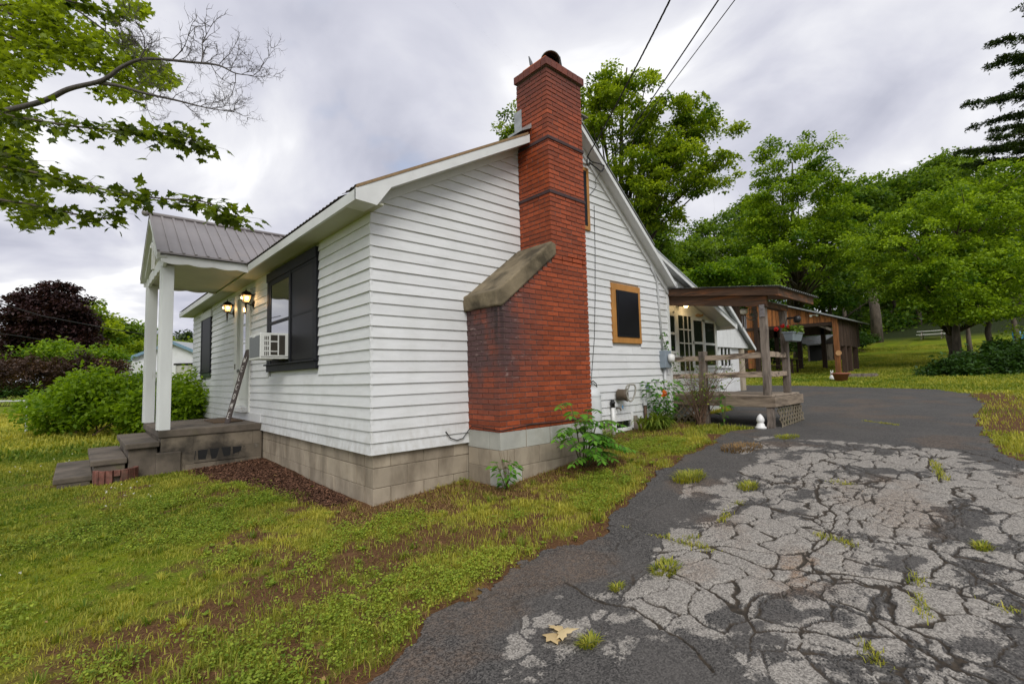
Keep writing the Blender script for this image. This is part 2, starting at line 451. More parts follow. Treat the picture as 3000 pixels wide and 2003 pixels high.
def glass_mat():
    m, nt, p = new_mat('window_glass')
    p.inputs['Base Color'].default_value = (.012, .014, .015, 1); p.inputs['Roughness'].default_value = .03
    p.inputs['Specular IOR Level'].default_value = 1.0; p.inputs['Coat Weight'].default_value = 1.0; p.inputs['Coat Roughness'].default_value = .02
    p.inputs['IOR'].default_value = 1.9
    return m
M['glass_dark'] = surf('dark_window_glass', (.010, .014, .010), .06, .1, 3, spec=.18)
M['glass'] = glass_mat()

def brick_mat():
    m, nt, p = new_mat('red_painted_brick')
    pos = nt.nodes.new('ShaderNodeNewGeometry').outputs['Position']
    sp = nt.nodes.new('ShaderNodeSeparateXYZ'); nt.links.new(pos, sp.inputs[0])
    oi = nt.nodes.new('ShaderNodeObjectInfo')
    n1 = noise(nt, coords(nt), 25, 5, .6)
    base = ramp(nt, n1, .3, .7, (.225, .040, .012), (.345, .073, .022))
    # per-brick shade from brick-sized cells (works for single and joined bricks)
    hs = nt.nodes.new('ShaderNodeHueSaturation')
    jn = attr(nt, 'joined'); cm = nt.nodes.new('ShaderNodeMix'); nt.links.new(jn, cm.inputs[0]); nt.links.new(oi.outputs['Random'], cm.inputs[2]); nt.links.new(attr(nt, 'shade'), cm.inputs[3]); cell = cm.outputs[0]
    mr = nt.nodes.new('ShaderNodeMapRange'); mr.inputs[1].default_value = 0; mr.inputs[2].default_value = 1; mr.inputs[3].default_value = .72; mr.inputs[4].default_value = 1.24
    nt.links.new(cell, mr.inputs[0]); nt.links.new(mr.outputs[0], hs.inputs['Value']); nt.links.new(base, hs.inputs['Color'])
    c = hs.outputs[0]
    # purple-grey bloom over the near corner of the base
    a = nt.nodes.new('ShaderNodeMapRange'); a.inputs[1].default_value = 2.05; a.inputs[2].default_value = 1.3; nt.links.new(sp.outputs['X'], a.inputs[0])
    zb = nt.nodes.new('ShaderNodeMapRange'); zb.inputs[1].default_value = .75; zb.inputs[2].default_value = 1.5; nt.links.new(sp.outputs['Z'], zb.inputs[0])
    zb2 = nt.nodes.new('ShaderNodeMapRange'); zb2.inputs[1].default_value = 2.9; zb2.inputs[2].default_value = 2.2; nt.links.new(sp.outputs['Z'], zb2.inputs[0])
    big = noise(nt, coords(nt, (2.2, 2.2, 1.4)), 1.6, 5, .6)
    f = math_(nt, 'MULTIPLY', math_(nt, 'MULTIPLY', a.outputs[0], zb.outputs[0]), math_(nt, 'MULTIPLY', zb2.outputs[0], ramp(nt, big, .22, .55)))
    c = mixc(nt, math_(nt, 'MULTIPLY', f, 1.25, True), c, (.088, .044, .042))
    # pale efflorescence flecks
    ef = noise(nt, coords(nt, (3, 3, 9)), 3.0, 4, .7)
    ef2 = math_(nt, 'MULTIPLY', ramp(nt, ef, .60, .70), math_(nt, 'MULTIPLY', f, .6))
    c = mixc(nt, ef2, c, (.50, .38, .34))
    # grime under the crown of the stack
    tz = nt.nodes.new('ShaderNodeMapRange'); tz.inputs[1].default_value = 4.75; tz.inputs[2].default_value = 5.35; nt.links.new(sp.outputs['Z'], tz.inputs[0])
    c = mixc(nt, math_(nt, 'MULTIPLY', tz.outputs[0], .62), c, (.075, .030, .026))
    nt.links.new(c, p.inputs['Base Color'])
    # black run-off streak down the corner
    sx = nt.nodes.new('ShaderNodeVectorMath'); sx.operation = 'DISTANCE'
    fl = nt.nodes.new('ShaderNodeCombineXYZ'); nt.links.new(sp.outputs['X'], fl.inputs[0]); nt.links.new(sp.outputs['Y'], fl.inputs[1])
    nt.links.new(fl.outputs[0], sx.inputs[0]); sx.inputs[1].default_value = (1.25, -.585, 0)
    sr = nt.nodes.new('ShaderNodeMapRange'); sr.inputs[1].default_value = .13; sr.inputs[2].default_value = .03; nt.links.new(sx.outputs['Value'], sr.inputs[0])
    sz = nt.nodes.new('ShaderNodeMapRange'); sz.inputs[1].default_value = 1.35; sz.inputs[2].default_value = 2.0; nt.links.new(sp.outputs['Z'], sz.inputs[0])
    sn = noise(nt, coords(nt, (9, 9, 1.2)), 2.0, 4)
    fs = math_(nt, 'MULTIPLY', math_(nt, 'MULTIPLY', sr.outputs[0], sz.outputs[0]), ramp(nt, sn, .35, .6))
    c = mixc(nt, math_(nt, 'MULTIPLY', fs, .9), c, (.018, .012, .012))
    nt.links.new(c, p.inputs['Base Color'])
    p.inputs['Roughness'].default_value = .55; p.inputs['Specular IOR Level'].default_value = .35
    b = nt.nodes.new('ShaderNodeBump'); b.inputs['Strength'].default_value = .25; b.inputs['Distance'].default_value = .004
    nt.links.new(noise(nt, coords(nt), 90, 4), b.inputs['Height']); nt.links.new(b.outputs[0], p.inputs['Normal'])
    return m
M['brick'] = brick_mat()
M['old_brick'] = surf('old_planter_brick', (.17, .062, .045), .85, .3, 20, bump=.3, bscale=70, rnd=.25, dirt=((.20, .15, .12), 6, .5, .72, .6), dirt2=((.035, .025, .018), 4, .48, .68, .7))
M['stoop_block'] = surf('grimy_stoop_block', (.17, .14, .103), .92, .2, 4, bump=.35, bscale=70, rnd=.15, dirt=((.028, .024, .019), 1.8, .42, .60, .9), dirt2=((.30, .28, .24), 5, .64, .74, .5))
M['bulb'] = surf('lit_bulb', (.9, .6, .3), .5, 0, 1, emit=((1.0, .72, .38), 2.6))
M['lantern_glass'] = surf('lit_lantern_glass', (.75, .55, .32), .3, .05, 9, emit=((1.0, .52, .20), .10))
# ------------------------------------------------------------------ foliage builders
def unit(a):
    return a/np.maximum(np.linalg.norm(a, axis=-1, keepdims=True), 1e-9)
def leaves(name, P, N, U, S, T, mat, parent=None, ratio=.6, fold=.12, kind=None):
    """one diamond-shaped face per leaf: P base point, N face normal, U tip direction, S length, T tint"""
    N = unit(N); U = unit(U - N*np.sum(U*N, 1, keepdims=True)); W = np.cross(N, U); S = S[:, None]
    V = np.stack([P, P+U*S*.45+W*S*ratio*.5+N*S*fold, P+U*S-N*S*fold*.6, P+U*S*.45-W*S*ratio*.5+N*S*fold], 1).reshape(-1, 3)
    F = np.arange(len(V)).reshape(-1, 4)
    o = np_mesh(name, V, F, mat, parent, {'tint': np.repeat(T, 4)})
    return tag(o, kind=kind)
MAPLE = np.array([(0, 0), (.10, .10), (.34, .02), (.30, .18), (.52, .34), (.36, .40), (.34, .50), (.18, .46), (.20, .66), (.10, .72), (0, 1.0),
                  (-.10, .72), (-.20, .66), (-.18, .46), (-.34, .50), (-.36, .40), (-.52, .34), (-.30, .18), (-.34, .02), (-.10, .10)])
def maple_leaves(name, P, N, U, S, T, mat, parent=None, kind=None):
    N = unit(N); U = unit(U - N*np.sum(U*N, 1, keepdims=True)); W = np.cross(N, U); n = len(P); k = len(MAPLE)
    c = P + U*S[:, None]*.35 + N*S[:, None]*.04
    V = np.empty((n, k+1, 3)); V[:, 0] = c
    for i, (a, b) in enumerate(MAPLE):
        V[:, i+1] = P + W*(a*S)[:, None] + U*(b*S)[:, None] - N*((abs(a)*.25 + .12*(b-.35)**2)*S)[:, None]
    base = (np.arange(n)*(k+1))[:, None, None]
    tri = np.array([(0, i+1, (i+1) % k+1) for i in range(k)])[None]
    return tag(np_mesh(name, V.reshape(-1, 3), (base+tri).reshape(-1, 3), mat, parent, {'tint': np.repeat(T, k+1)}), kind=kind)
def blades(name, P, H, Wd, lean, az, T, mat, parent=None, kind='stuff'):
    n = len(P); d = np.stack([np.cos(az), np.sin(az), np.zeros(n)], 1); s = np.stack([-np.sin(az), np.cos(az), np.zeros(n)], 1)
    z = np.array([0, 0, 1.0]); H = H[:, None]; Wd = Wd[:, None]; lean = lean[:, None]
    mid = P + z*H*.62*(1-.25*lean) + d*H*lean*.30; tip = P + z*H*(1-.55*lean) + d*H*lean*.95
    V = np.stack([P-s*Wd*.5, P+s*Wd*.5, mid+s*Wd*.4, mid-s*Wd*.4, tip], 1).reshape(-1, 3)
    b = (np.arange(n)*5)[:, None, None]
    F = (b + np.array([(0, 1, 2), (0, 2, 3), (3, 2, 4)])[None]).reshape(-1, 3)
    return tag(np_mesh(name, V, F, mat, parent, {'tint': np.repeat(T, 5)}), kind=kind)
def sph(n, rng=RNG):
    return unit(rng.normal(size=(n, 3)))
def curve_pts(p0, p1, sag=0.0, n=6, wob=0.0, rng=random):
    p0 = Vector(p0); p1 = Vector(p1); out = []
    for i in range(n+1):
        t = i/n; q = p0.lerp(p1, t); q.z += sag*4*t*(1-t)
        if 0 < i < n and wob: q += Vector((rng.uniform(-1, 1), rng.uniform(-1, 1), rng.uniform(-1, 1)))*wob
        out.append(q)
    return out

def crown_points(ells, n, rng, shell=.45):
    vol = np.array([r[0]*r[1]*r[2] for c, r in ells]); idx = rng.choice(len(ells), n, p=vol/vol.sum())
    c = np.array([e[0] for e in ells])[idx]; r = np.array([e[1] for e in ells])[idx]
    d = sph(n, rng); q = shell + (1-shell)*rng.random(n)**.6
    ph = rng.uniform(0, 6.28, 6)
    lump = np.sin(d[:, 0]*5+ph[0])*np.sin(d[:, 1]*5+ph[1]) + .7*np.sin(d[:, 2]*6+ph[2])*np.sin(d[:, 0]*7+ph[3])
    q *= .90+.22*rng.random(n)+.16*lump
    return c + d*r*q[:, None], d

def tree(name, base, ells, mat, n_cl, per, leaf, cl_r, label, seed, trunk_r=.2, bark='bark', flat=.5, droop=.35, lim=16, lean=(0, 0), group=None,
         cat='tree', ratio=.6, shell=.45, up=.75, trunk_top=None, tint_bias=0.0):
    rng = np.random.default_rng(seed); rnd = random.Random(seed)
    base = Vector(base)
    root = empty(name, base, label, cat, group)
    zt = trunk_top if trunk_top is not None else max(c[2]+.35*r[2] for c, r in ells)
    cx = float(np.mean([c[0] for c, r in ells])); cy = float(np.mean([c[1] for c, r in ells]))
    top = Vector((base.x+(cx-base.x)*.8+lean[0], base.y+(cy-base.y)*.8+lean[1], zt))
    pts = []
    for i in range(9):
        t = i/8; q = base.lerp(top, t); q.x += (cx-base.x)*.0; q += Vector((rnd.uniform(-1, 1), rnd.uniform(-1, 1), 0))*trunk_r*.5*(i > 0)
        pts.append(q)
    pts[0].z -= .15
    MB().tube(pts, [trunk_r*(1.25 if i == 0 else 1.02-.9*(i/8)) for i in range(9)], 9).build('trunk', M[bark], root, True)
    C, Dn = crown_points(ells, n_cl, rng, shell)
    mb = MB()
    pick = rng.choice(n_cl, min(lim, n_cl), replace=False)
    for k in pick:
        c = Vector(C[k]); i = max(2, min(7, int(8*max(.15, (c.z-base.z)*.62/(zt-base.z)))))
        p0 = pts[i]; L_ = (c-p0).length
        r0 = trunk_r*.5*(1-.09*i)
        mb.tube(curve_pts(p0, c, .06*L_, 5, .03*L_, rnd), [r0, r0*.8, r0*.6, r0*.42, r0*.28, r0*.12], 5)
    if pick.size: mb.build('limbs', M[bark], root, True)
    # leaves in flattened, slightly drooping clumps
    m = n_cl*per
    ci = np.repeat(np.arange(n_cl), per)
    d = sph(m, rng)*np.sqrt(rng.random((m, 1)))*(np.array([1, 1, flat])*cl_r)*(.7+.6*rng.random(n_cl))[ci][:, None]
    P = C[ci] + d
    rad = np.linalg.norm(d[:, :2], axis=1); P[:, 2] -= droop*rad**2/cl_r
    Nn = np.stack([rng.normal(0, .55, m), rng.normal(0, .55, m), np.full(m, up)+rng.normal(0, .3, m)], 1)
    U = np.stack([d[:, 0], d[:, 1], np.full(m, -.25*cl_r)], 1) + rng.normal(0, .35*cl_r, (m, 3))
    S = leaf*(.65+.7*rng.random(m))
    T = np.clip(rng.normal(.42, .17, m) + rng.normal(0, .19, n_cl)[ci] + tint_bias + .22*d[:, 2]/(cl_r*flat+1e-6), 0, 1)  # tint rises up each clump: highlights on top, shade below, put into leaf colour
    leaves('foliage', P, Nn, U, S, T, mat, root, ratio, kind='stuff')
    return root

# ------------------------------------------------------------------ where driveway, beds and lawn lie
def seg_dist(x, y, poly, closed=True):
    best = np.full(x.shape, 1e9); n = len(poly)
    for i in range(n if closed else n-1):
        ax, ay = poly[i]; bx, by = poly[(i+1) % n]; dx, dy = bx-ax, by-ay
        t = np.clip(((x-ax)*dx+(y-ay)*dy)/(dx*dx+dy*dy+1e-12), 0, 1)
        best = np.minimum(best, np.hypot(x-ax-t*dx, y-ay-t*dy))
    return best
def inside(x, y, poly):
    c = np.zeros(x.shape, bool); n = len(poly); j = n-1
    for i in range(n):
        xi, yi = poly[i]; xj, yj = poly[j]
        m = ((yi > y) != (yj > y)) & (x < (xj-xi)*(y-yi)/(yj-yi+1e-12)+xi)
        c ^= m; j = i
    return c
def gd(*pts):
    return [tuple(gpx(u*DK, v*DK)[:2]) for u, v in pts]
left_edge = gd((860, 1545), (950, 1505), (1005, 1425), (1100, 1352), (1180, 1302), (1265, 1262), (1345, 1240), (1400, 1222), (1405, 1190), (1440, 1150), (1480, 1110), (1540, 1065), (1590, 1040), (1640, 1012), (1672, 990))
far_edge = gd((1835, 884), (1950, 888), (2060, 890), (2150, 893), (2222, 902), (2258, 925), (2240, 955), (2245, 985), (2290, 1035), (2345, 1055))
DRIVE = [(-9, -4.6), (-3.4, -3.2)] + left_edge + [(6.0, -1.55), (6.15, -.1), (8.7, 0), (13, 2.3), (18, 3.4)] + far_edge + [(6.2, -5.2), (2, -8), (-9, -12)]
def drive_sd(x, y):
    x = np.asarray(x, float); y = np.asarray(y, float)
    wob = .10*(fbm(x*3.1, y*3.1, 5, 4)-.5)*2 + .04*(fbm(x*14, y*14, 9, 2)-.5)*2
    d = seg_dist(x, y, DRIVE)
    return np.where(inside(x, y, DRIVE), d, -d) + wob
TRACK = gd((2262, 905), (2310, 930), (2348, 975), (2390, 1010))
BARE = gd((150, 1480), (420, 1440), (640, 1360), (800, 1290), (1000, 1235), (1180, 1215))
def masks(x, y):
    """grass density, mulch, straw, green-ness"""
    x = np.asarray(x, float); y = np.asarray(y, float)
    n1 = fbm(x*1.1, y*1.1, 21, 4); n2 = fbm(x*3.7, y*3.7, 33, 3); n3 = fbm(x*.45, y*.45, 44, 3)
    # mulch bed along the front foundation, widest by the stoop
    wid = .16 + .20*np.clip(y, 0, 4) + .55*(n2-.5)
    mul = sstep(.22, -.15, -x-wid)*sstep(.25, .6, y+n2*.4-.2)*sstep(6.4, 6.0, y)*(x < .3)
    mul = np.maximum(mul, .0)
    # dry straw and needles along the gable foundation
    dg = -y - np.where((x > 1.1) & (x < 3.0), .6, 0)
    st = sstep(.75, .25, dg + .7*(n2-.5))*(x > -.35)*(x < 7.6)*(y < .6)
    st = np.maximum(st, .85*sstep(.5, .1, np.hypot(x-.1, y+.25)+.4*(n2-.5)))
    bare = np.exp(-(seg_dist(x, y, BARE, False)/.42)**2)*sstep(.30, .62, n1*.6+n2*.4+.12)
    bare = np.maximum(bare, .95*sstep(.54, .68, n1*.55+n2*.45)*(x < 3)*(y < 2.2))
    edge = sstep(-.22, -.02, drive_sd(x, y))*(x < 5)
    g = 1 - np.clip(np.maximum.reduce([mul*.97, st*.72, bare*.80, edge*.75]), 0, 1)
    n5 = fbm(x*11, y*11, 37, 2)
    g *= .15 + .95*sstep(.36, .60, n2*.40+n1*.28+n5*.32)
    lawn = sstep(-1.2, -2.2, x + .25*(y-1))*sstep(-.5, 1.2, y-.3*x+n3)         # well kept part in front
    lawn = np.maximum(lawn, sstep(8, 11, x))
    lawn = np.maximum(lawn, sstep(5.5, 7.5, y))
    g = np.clip(g + .42*lawn*(1-mul)*(1-st), 0, 1)
    trk = np.exp(-(seg_dist(x, y, TRACK, False)/.75)**2)*sstep(.30, .55, n2*.5+n1*.5+.1)*(x > 7)
    g = g*(1-.9*trk); lawn = lawn*(1-.5*trk)
    return g, mul, st, lawn

# ------------------------------------------------------------------ ground sheet
def axis(lo, hi, a, b, fine, growth=1.12):
    xs = list(np.arange(a, b, fine)); s = fine; v = b
    while v < hi: xs.append(v); s *= growth; v += s
    xs.append(hi); s = fine; v = a-fine
    while v > lo: xs.insert(0, v); s *= growth; v -= s
    xs.insert(0, lo); return np.array(xs)
gx = axis(-140, 250, -4.5, 7.5, .07); gy = axis(-160, 220, -5.5, 5.5, .07)
X, Y = np.meshgrid(gx, gy, indexing='ij'); xf, yf = X.ravel(), Y.ravel()
sd = drive_sd(xf, yf); gm, mm, sm, lm = masks(xf, yf)
Z = hgt(xf, yf) - .006 - .05*sstep(.04, .2, sd)
near = np.exp(-((xf-0)**2+(yf-0)**2)/300)
Z += near*(.02*(fbm(xf*5, yf*5, 3, 3)-.5) + .03*(fbm(xf*1.2, yf*1.2, 8, 2)-.5))*sstep(.1, -.15, sd)
nx, ny = len(gx), len(gy)
I = (np.arange(nx-1)[:, None]*ny + np.arange(ny-1)[None]).ravel()
F = np.stack([I, I+ny, I+ny+1, I+1], 1)

def ground_mat():
    m, nt, p = new_mat('lawn_and_soil')
    pos = coords(nt)
    n_f = noise(nt, pos, 55, 5, .65); n_m = noise(nt, pos, 7, 5, .6); n_l = noise(nt, pos, .9, 4, .6)
    soil = ramp(nt, n_f, .3, .7, (.050, .025, .012), (.165, .088, .042))
    soil = mixc(nt, math_(nt, 'MULTIPLY', ramp(nt, n_m, .55, .7), .5), soil, (.20, .105, .055))
    grassc = ramp(nt, n_f, .25, .75, (.055, .085, .006), (.25, .26, .035))
    grassc = mixc(nt, math_(nt, 'MULTIPLY', ramp(nt, n_m, .40, .62), .6), grassc, (.225, .205, .035))
    lawnc = ramp(nt, n_f, .25, .75, (.055, .098, .004), (.175, .235, .012))
    lawnc = mixc(nt, math_(nt, 'MULTIPLY', ramp(nt, n_l, .42, .62), .65), lawnc, (.235, .245, .012))
    lawnc = mixc(nt, math_(nt, 'MULTIPLY', ramp(nt, n_m, .52, .7), .35), lawnc, (.10, .19, .008))
    gcol = mixc(nt, attr(nt, 'lawn'), grassc, lawnc)
    gfac = math_(nt, 'ADD', attr(nt, 'grass'), math_(nt, 'MULTIPLY', math_(nt, 'SUBTRACT', n_m, .5), 1.1), True)
    c = mixc(nt, ramp(nt, gfac, .30, .75), soil, gcol)
    mul = ramp(nt, n_f, .35, .7, (.030, .016, .009), (.12, .062, .034))
    c = mixc(nt, attr(nt, 'mulch'), c, mul)
    stc = ramp(nt, n_f, .35, .7, (.065, .032, .016), (.21, .115, .055))
    c = mixc(nt, math_(nt, 'MULTIPLY', attr(nt, 'straw'), .85), c, stc)
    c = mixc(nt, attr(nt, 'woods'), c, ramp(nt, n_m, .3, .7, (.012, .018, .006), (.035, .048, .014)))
    nt.links.new(c, p.inputs['Base Color']); p.inputs['Roughness'].default_value = .95; p.inputs['Specular IOR Level'].default_value = .1
    b = nt.nodes.new('ShaderNodeBump'); b.inputs['Strength'].default_value = .7; b.inputs['Distance'].default_value = .02
    nt.links.new(n_f, b.inputs['Height']); nt.links.new(b.outputs[0], p.inputs['Normal'])
    return m
M['ground'] = ground_mat()
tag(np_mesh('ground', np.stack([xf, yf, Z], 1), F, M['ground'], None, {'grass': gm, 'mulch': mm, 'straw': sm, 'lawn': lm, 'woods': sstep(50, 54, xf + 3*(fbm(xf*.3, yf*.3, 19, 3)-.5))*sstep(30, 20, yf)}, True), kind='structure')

# ------------------------------------------------------------------ driveway: cracked sheet with real grooves
def voronoi(x, y, s, seed):
    x = x/s; y = y/s; i0 = np.floor(x); j0 = np.floor(y)
    f1 = np.full(x.shape, 9.); f2 = np.full(x.shape, 9.); idv = np.zeros(x.shape)
    for a in (-1, 0, 1):
        for b in (-1, 0, 1):
            i = i0+a; j = j0+b
            px_ = i + .1+.8*_hash(i, j, seed); py_ = j + .1+.8*_hash(i, j, seed+7)
            d = np.hypot(x-px_, y-py_); m = d < f1
            f2 = np.where(m, f1, np.minimum(f2, d)); idv = np.where(m, _hash(i, j, seed+3), idv); f1 = np.where(m, d, f1)
    return f1*s, f2*s, idv
LONG = [gd((1440, 1215), (1560, 1248), (1640, 1265), (1740, 1300), (1900, 1312), (2030, 1330), (2150, 1345), (2348, 1400)),
        gd((1700, 1085), (1780, 1103), (1880, 1108), (2050, 1105), (2130, 1120), (2200, 1130), (2348, 1165)),
        gd((1600, 1006), (1700, 1012), (1800, 1016), (2000, 1025), (2200, 1035), (2300, 1060)),
        gd((1880, 1100), (1900, 1180), (1880, 1240), (1800, 1300)),
        gd((2150, 1040), (2145, 1080), (2170, 1105)),
        gd((1880, 1370), (2000, 1400), (2100, 1480), (2250, 1560)),
        gd((1280, 1330), (1400, 1380), (1480, 1400), (1560, 1470), (1640, 1568)),
        gd((1850, 925), (1990, 927), (2080, 932), (2240, 930))]
GRASSY = [gd((1425, 1212), (1520, 1232), (1640, 1262)), gd((2140, 1052), (2150, 1075), (2172, 1103)), gd((2100, 1320), (2110, 1380), (2125, 1415)), gd((2160, 1355), (2250, 1390), (2348, 1405)),
          gd((1870, 1225), (1960, 1250)), gd((2030, 1560), (1990, 1480)), gd((1905, 1105), (1960, 1112)), gd((1700, 1150), (1650, 1200)), gd((1560, 1260), (1590, 1230)), gd((1980, 965), (2060, 975))]
def drive_fields(x, y):
    def warp(s, a, sd): return a*(fbm(x*s+3, y*s, sd, 4)-.5)*2
    wx = x + warp(2.0, .16, 51) + warp(7, .034, 54) + warp(22, .008, 56); wy = y + warp(2.0, .16, 52) + warp(7, .034, 55) + warp(22, .008, 57)
    f1, f2, cid = voronoi(wx*.85, wy*1.1, .26, 61); g1, g2, cid2 = voronoi(wx*.8+5, wy, .60, 71); h1, h2, cid3 = voronoi(wx*1.0+9, wy, .105, 73)
    e1 = f2-f1; e2 = g2-g1; e3 = h2-h1
    right = sstep(-2.35, -3.0, y + .35*(fbm(x*1.3, y*1.3, 14, 3)-.5)*2)
    reg = sstep(-.4, .5, x)*sstep(5.6, 4.9, x + .5*(fbm(x, y*2, 12, 3)-.5)*2)*np.maximum(right, .5*sstep(.42, .56, fbm(x*.9, y*.9, 81, 3)))
    lw = .0035 + .012*fbm(x*3, y*3, 66, 2)**1.6
    fine_ = sstep(.43, .49, fbm(x*1.3+9, y*1.3, 67, 3))
    c1 = sstep(.013+lw, .005+lw*.4, e1)*reg
    c3 = sstep(.013, .005, e3)*reg*fine_
    c2 = sstep(.014+lw, .005+lw*.4, e2)*np.maximum(reg, .55*sstep(.44, .56, fbm(x*.8+30, y*.8, 68, 3))*sstep(7.0, 5.5, x))
    cl = np.zeros_like(x)
    for ln in LONG:
        cl = np.maximum(cl, sstep(.010+.022*fbm(x*5, y*5, 69, 3)**1.5, .005, seg_dist(wx*.75+x*.25, wy*.75+y*.25, ln, False)))
    crack = np.maximum.reduce([c1*.85, c2*.95, c3*.62, cl])
    # pale worn aggregate: worn islands inside the crack cells, absent on the dark resealed margin
    f = fbm(x*1.9, y*2.6, 91, 5)*.60 + fbm(x*8, y*10, 92, 4)*.40
    body = sstep(5.7, 5.0, x)*sstep(.15, .5, drive_sd(x, y))
    gapw = .008 + .070*fbm(x*2.2, y*2.2, 93, 3)**2.4
    gap = np.maximum.reduce([sstep(gapw, gapw*.25, e1), sstep(gapw*1.1, gapw*.3, e2), .7*fine_*sstep(gapw*.6, gapw*.15, e3)])
    pale = f + .075*reg + .03*right*sstep(-.6, .6, x) + .07*(cid-.5) + .05*(cid2-.5) - .072*sstep(1.3, .3, x) - .030*(1-right) - .030
    pale = pale*body - .5*(1-body) - .22*gap*np.maximum(reg, .6)
    dirt = sstep(.60, .72, fbm(x*1.3+20, y*1.3, 95, 4))*.38
    c = gpx(1840*DK, 1305*DK); dirt = np.maximum(dirt, 1.1*sstep(.35, .5, fbm(x*6, y*6, 96, 3))*np.exp(-(((x-c[0])/.30)**2+((y-c[1])/.16)**2)))
    return crack, pale, np.clip(dirt, 0, 1), cid
def grid_sheet(x0, x1, y0, y1, d, skip=None):
    xs = np.arange(x0, x1+d/2, d); ys = np.arange(y0, y1+d/2, d)
    A, B = np.meshgrid(xs, ys, indexing='ij'); a, b = A.ravel(), B.ravel(); n = len(ys)
    I = (np.arange(len(xs)-1)[:, None]*n + np.arange(n-1)[None]).ravel()
    cx, cy = a[I]+d/2, b[I]+d/2
    keep = drive_sd(cx, cy) > 0
    if skip: keep &= ~((cx > skip[0]) & (cx < skip[1]) & (cy > skip[2]) & (cy < skip[3]))
    F = np.stack([I, I+n, I+n+1, I+1], 1)[keep]
    us = np.unique(F); mp = np.full(len(a), -1); mp[us] = np.arange(len(us))
    return a[us], b[us], mp[F]
FINE = (-1.6, 6.4, -5.6, -1.0)
a1, b1, f1_ = grid_sheet(FINE[0], FINE[1], FINE[2], FINE[3], .0125)
a2, b2, f2_ = grid_sheet(-9, 21, -12, 4, .1, FINE)
da, db = np.concatenate([a1, a2]), np.concatenate([b1, b2]); df = np.concatenate([f1_, f2_+len(a1)])
crack, pale, dirt, cid = drive_fields(da, db)
dz = hgt(da, db) + .004 - .016*crack + .006*(fbm(da*2, db*2, 31, 3)-.5)*2 + .004*(cid-.5)*(da < 6)
dz[len(a1):] -= .002
def asphalt_mat():
    m, nt, p = new_mat('cracked_asphalt')
    pos = coords(nt)
    vt = nt.nodes.new('ShaderNodeTexVoronoi'); vt.inputs['Scale'].default_value = 135; nt.links.new(pos, vt.inputs['Vector'])
    vs = nt.nodes.new('ShaderNodeSeparateColor'); nt.links.new(vt.outputs['Color'], vs.inputs[0])
    sp = math_(nt, 'ADD', math_(nt, 'MULTIPLY', vs.outputs[0], .6), math_(nt, 'MULTIPLY', noise(nt, pos, 60, 4, .7), .4)); md = noise(nt, pos, 28, 4, .65); lg = noise(nt, pos, 1.6, 5, .6)
    dark = ramp(nt, sp, .25, .85, (.022, .021, .020), (.130, .122, .112))
    dark = mixc(nt, math_(nt, 'MULTIPLY', ramp(nt, lg, .42, .66), .5), dark, (.098, .090, .082))
    pal = ramp(nt, sp, .18, .80, (.11, .10, .088), (.37, .345, .305))
    pal = mixc(nt, math_(nt, 'MULTIPLY', ramp(nt, md, .5, .75), .35), pal, (.26, .235, .205))
    pf = math_(nt, 'ADD', attr(nt, 'pale'), math_(nt, 'ADD', math_(nt, 'MULTIPLY', math_(nt, 'SUBTRACT', md, .5), .16), math_(nt, 'MULTIPLY', math_(nt, 'SUBTRACT', sp, .5), .05)))
    c = mixc(nt, ramp(nt, pf, .455, .520), dark, pal)
    df_ = math_(nt, 'MULTIPLY', attr(nt, 'dirt'), ramp(nt, md, .25, .6))
    c = mixc(nt, math_(nt, 'MULTIPLY', df_, .75), c, ramp(nt, sp, .3, .7, (.09, .052, .026), (.25, .145, .075)))
    ck = math_(nt, 'ADD', attr(nt, 'crack'), math_(nt, 'MULTIPLY', math_(nt, 'SUBTRACT', md, .5), .25))
    c = mixc(nt, ramp(nt, ck, .38, .75), c, ramp(nt, md, .35, .65, (.020, .017, .013), (.060, .046, .032)))
    nt.links.new(c, p.inputs['Base Color']); p.inputs['Roughness'].default_value = .82; p.inputs['Specular IOR Level'].default_value = .3
    b = nt.nodes.new('ShaderNodeBump'); b.inputs['Strength'].default_value = .55; b.inputs['Distance'].default_value = .006
    nt.links.new(sp, b.inputs['Height']); nt.links.new(b.outputs[0], p.inputs['Normal'])
    return m
M['asphalt'] = asphalt_mat()
tag(np_mesh('driveway', np.stack([da, db, dz], 1), df, M['asphalt'], None, {'crack': crack, 'pale': pale, 'dirt': dirt}, True), kind='structure')
# ================================================================== HOUSE
HL, HD = 10.42, 6.06          # length along y, depth along x
SB = .54                      # bottom of siding
EXPO = .1225
def z_left(x): return 3.235 + .557*(x+.29)              # top of front roof slope
RX = 3.334; RZ = z_left(RX)
def z_right(x): return RZ - .823*(x-RX)                 # top of rear roof slope
def z_shed(x): return 3.585 - .33*(x-5.36)
def side_top(x): return min(3.173+.565*x, 4.687-.823*(x-3.803))   # top of gable siding

house = empty('house', (3, 5, 0), 'white clapboard house with red brick chimney and block foundation', 'house')
# solid wall body
body = MB()
prof = [(0.02, 0, .53), (6.04, 0, .53), (6.04, 0, 2.80), (RX, 0, RZ-.22), (.02, 0, 3.14)]
body.prism([(x, .012, z) for x, y, z in prof], (0, HL-.03, 0))
walls = body.build('wall', M['white'], house)

def intervals(a0, a1, holes):
    segs = [(a0, a1)]
    for h0, h1 in holes:
        out = []
        for s0, s1 in segs:
            if h1 <= s0 or h0 >= s1: out.append((s0, s1)); continue
            if h0 > s0+.02: out.append((s0, h0))
            if h1 < s1-.02: out.append((h1, s1))
        segs = out
    return segs
rb = random.Random(3)
def butt(segs):
    out = []
    for a, b in segs:
        while b-a > 2.6 and rb.random() < .8:
            c = a+rb.uniform(.9, 2.4)
            if b-c < .5: break
            out.append((a, c-.0015)); a = c+.0015
        out.append((a, b))
    return out
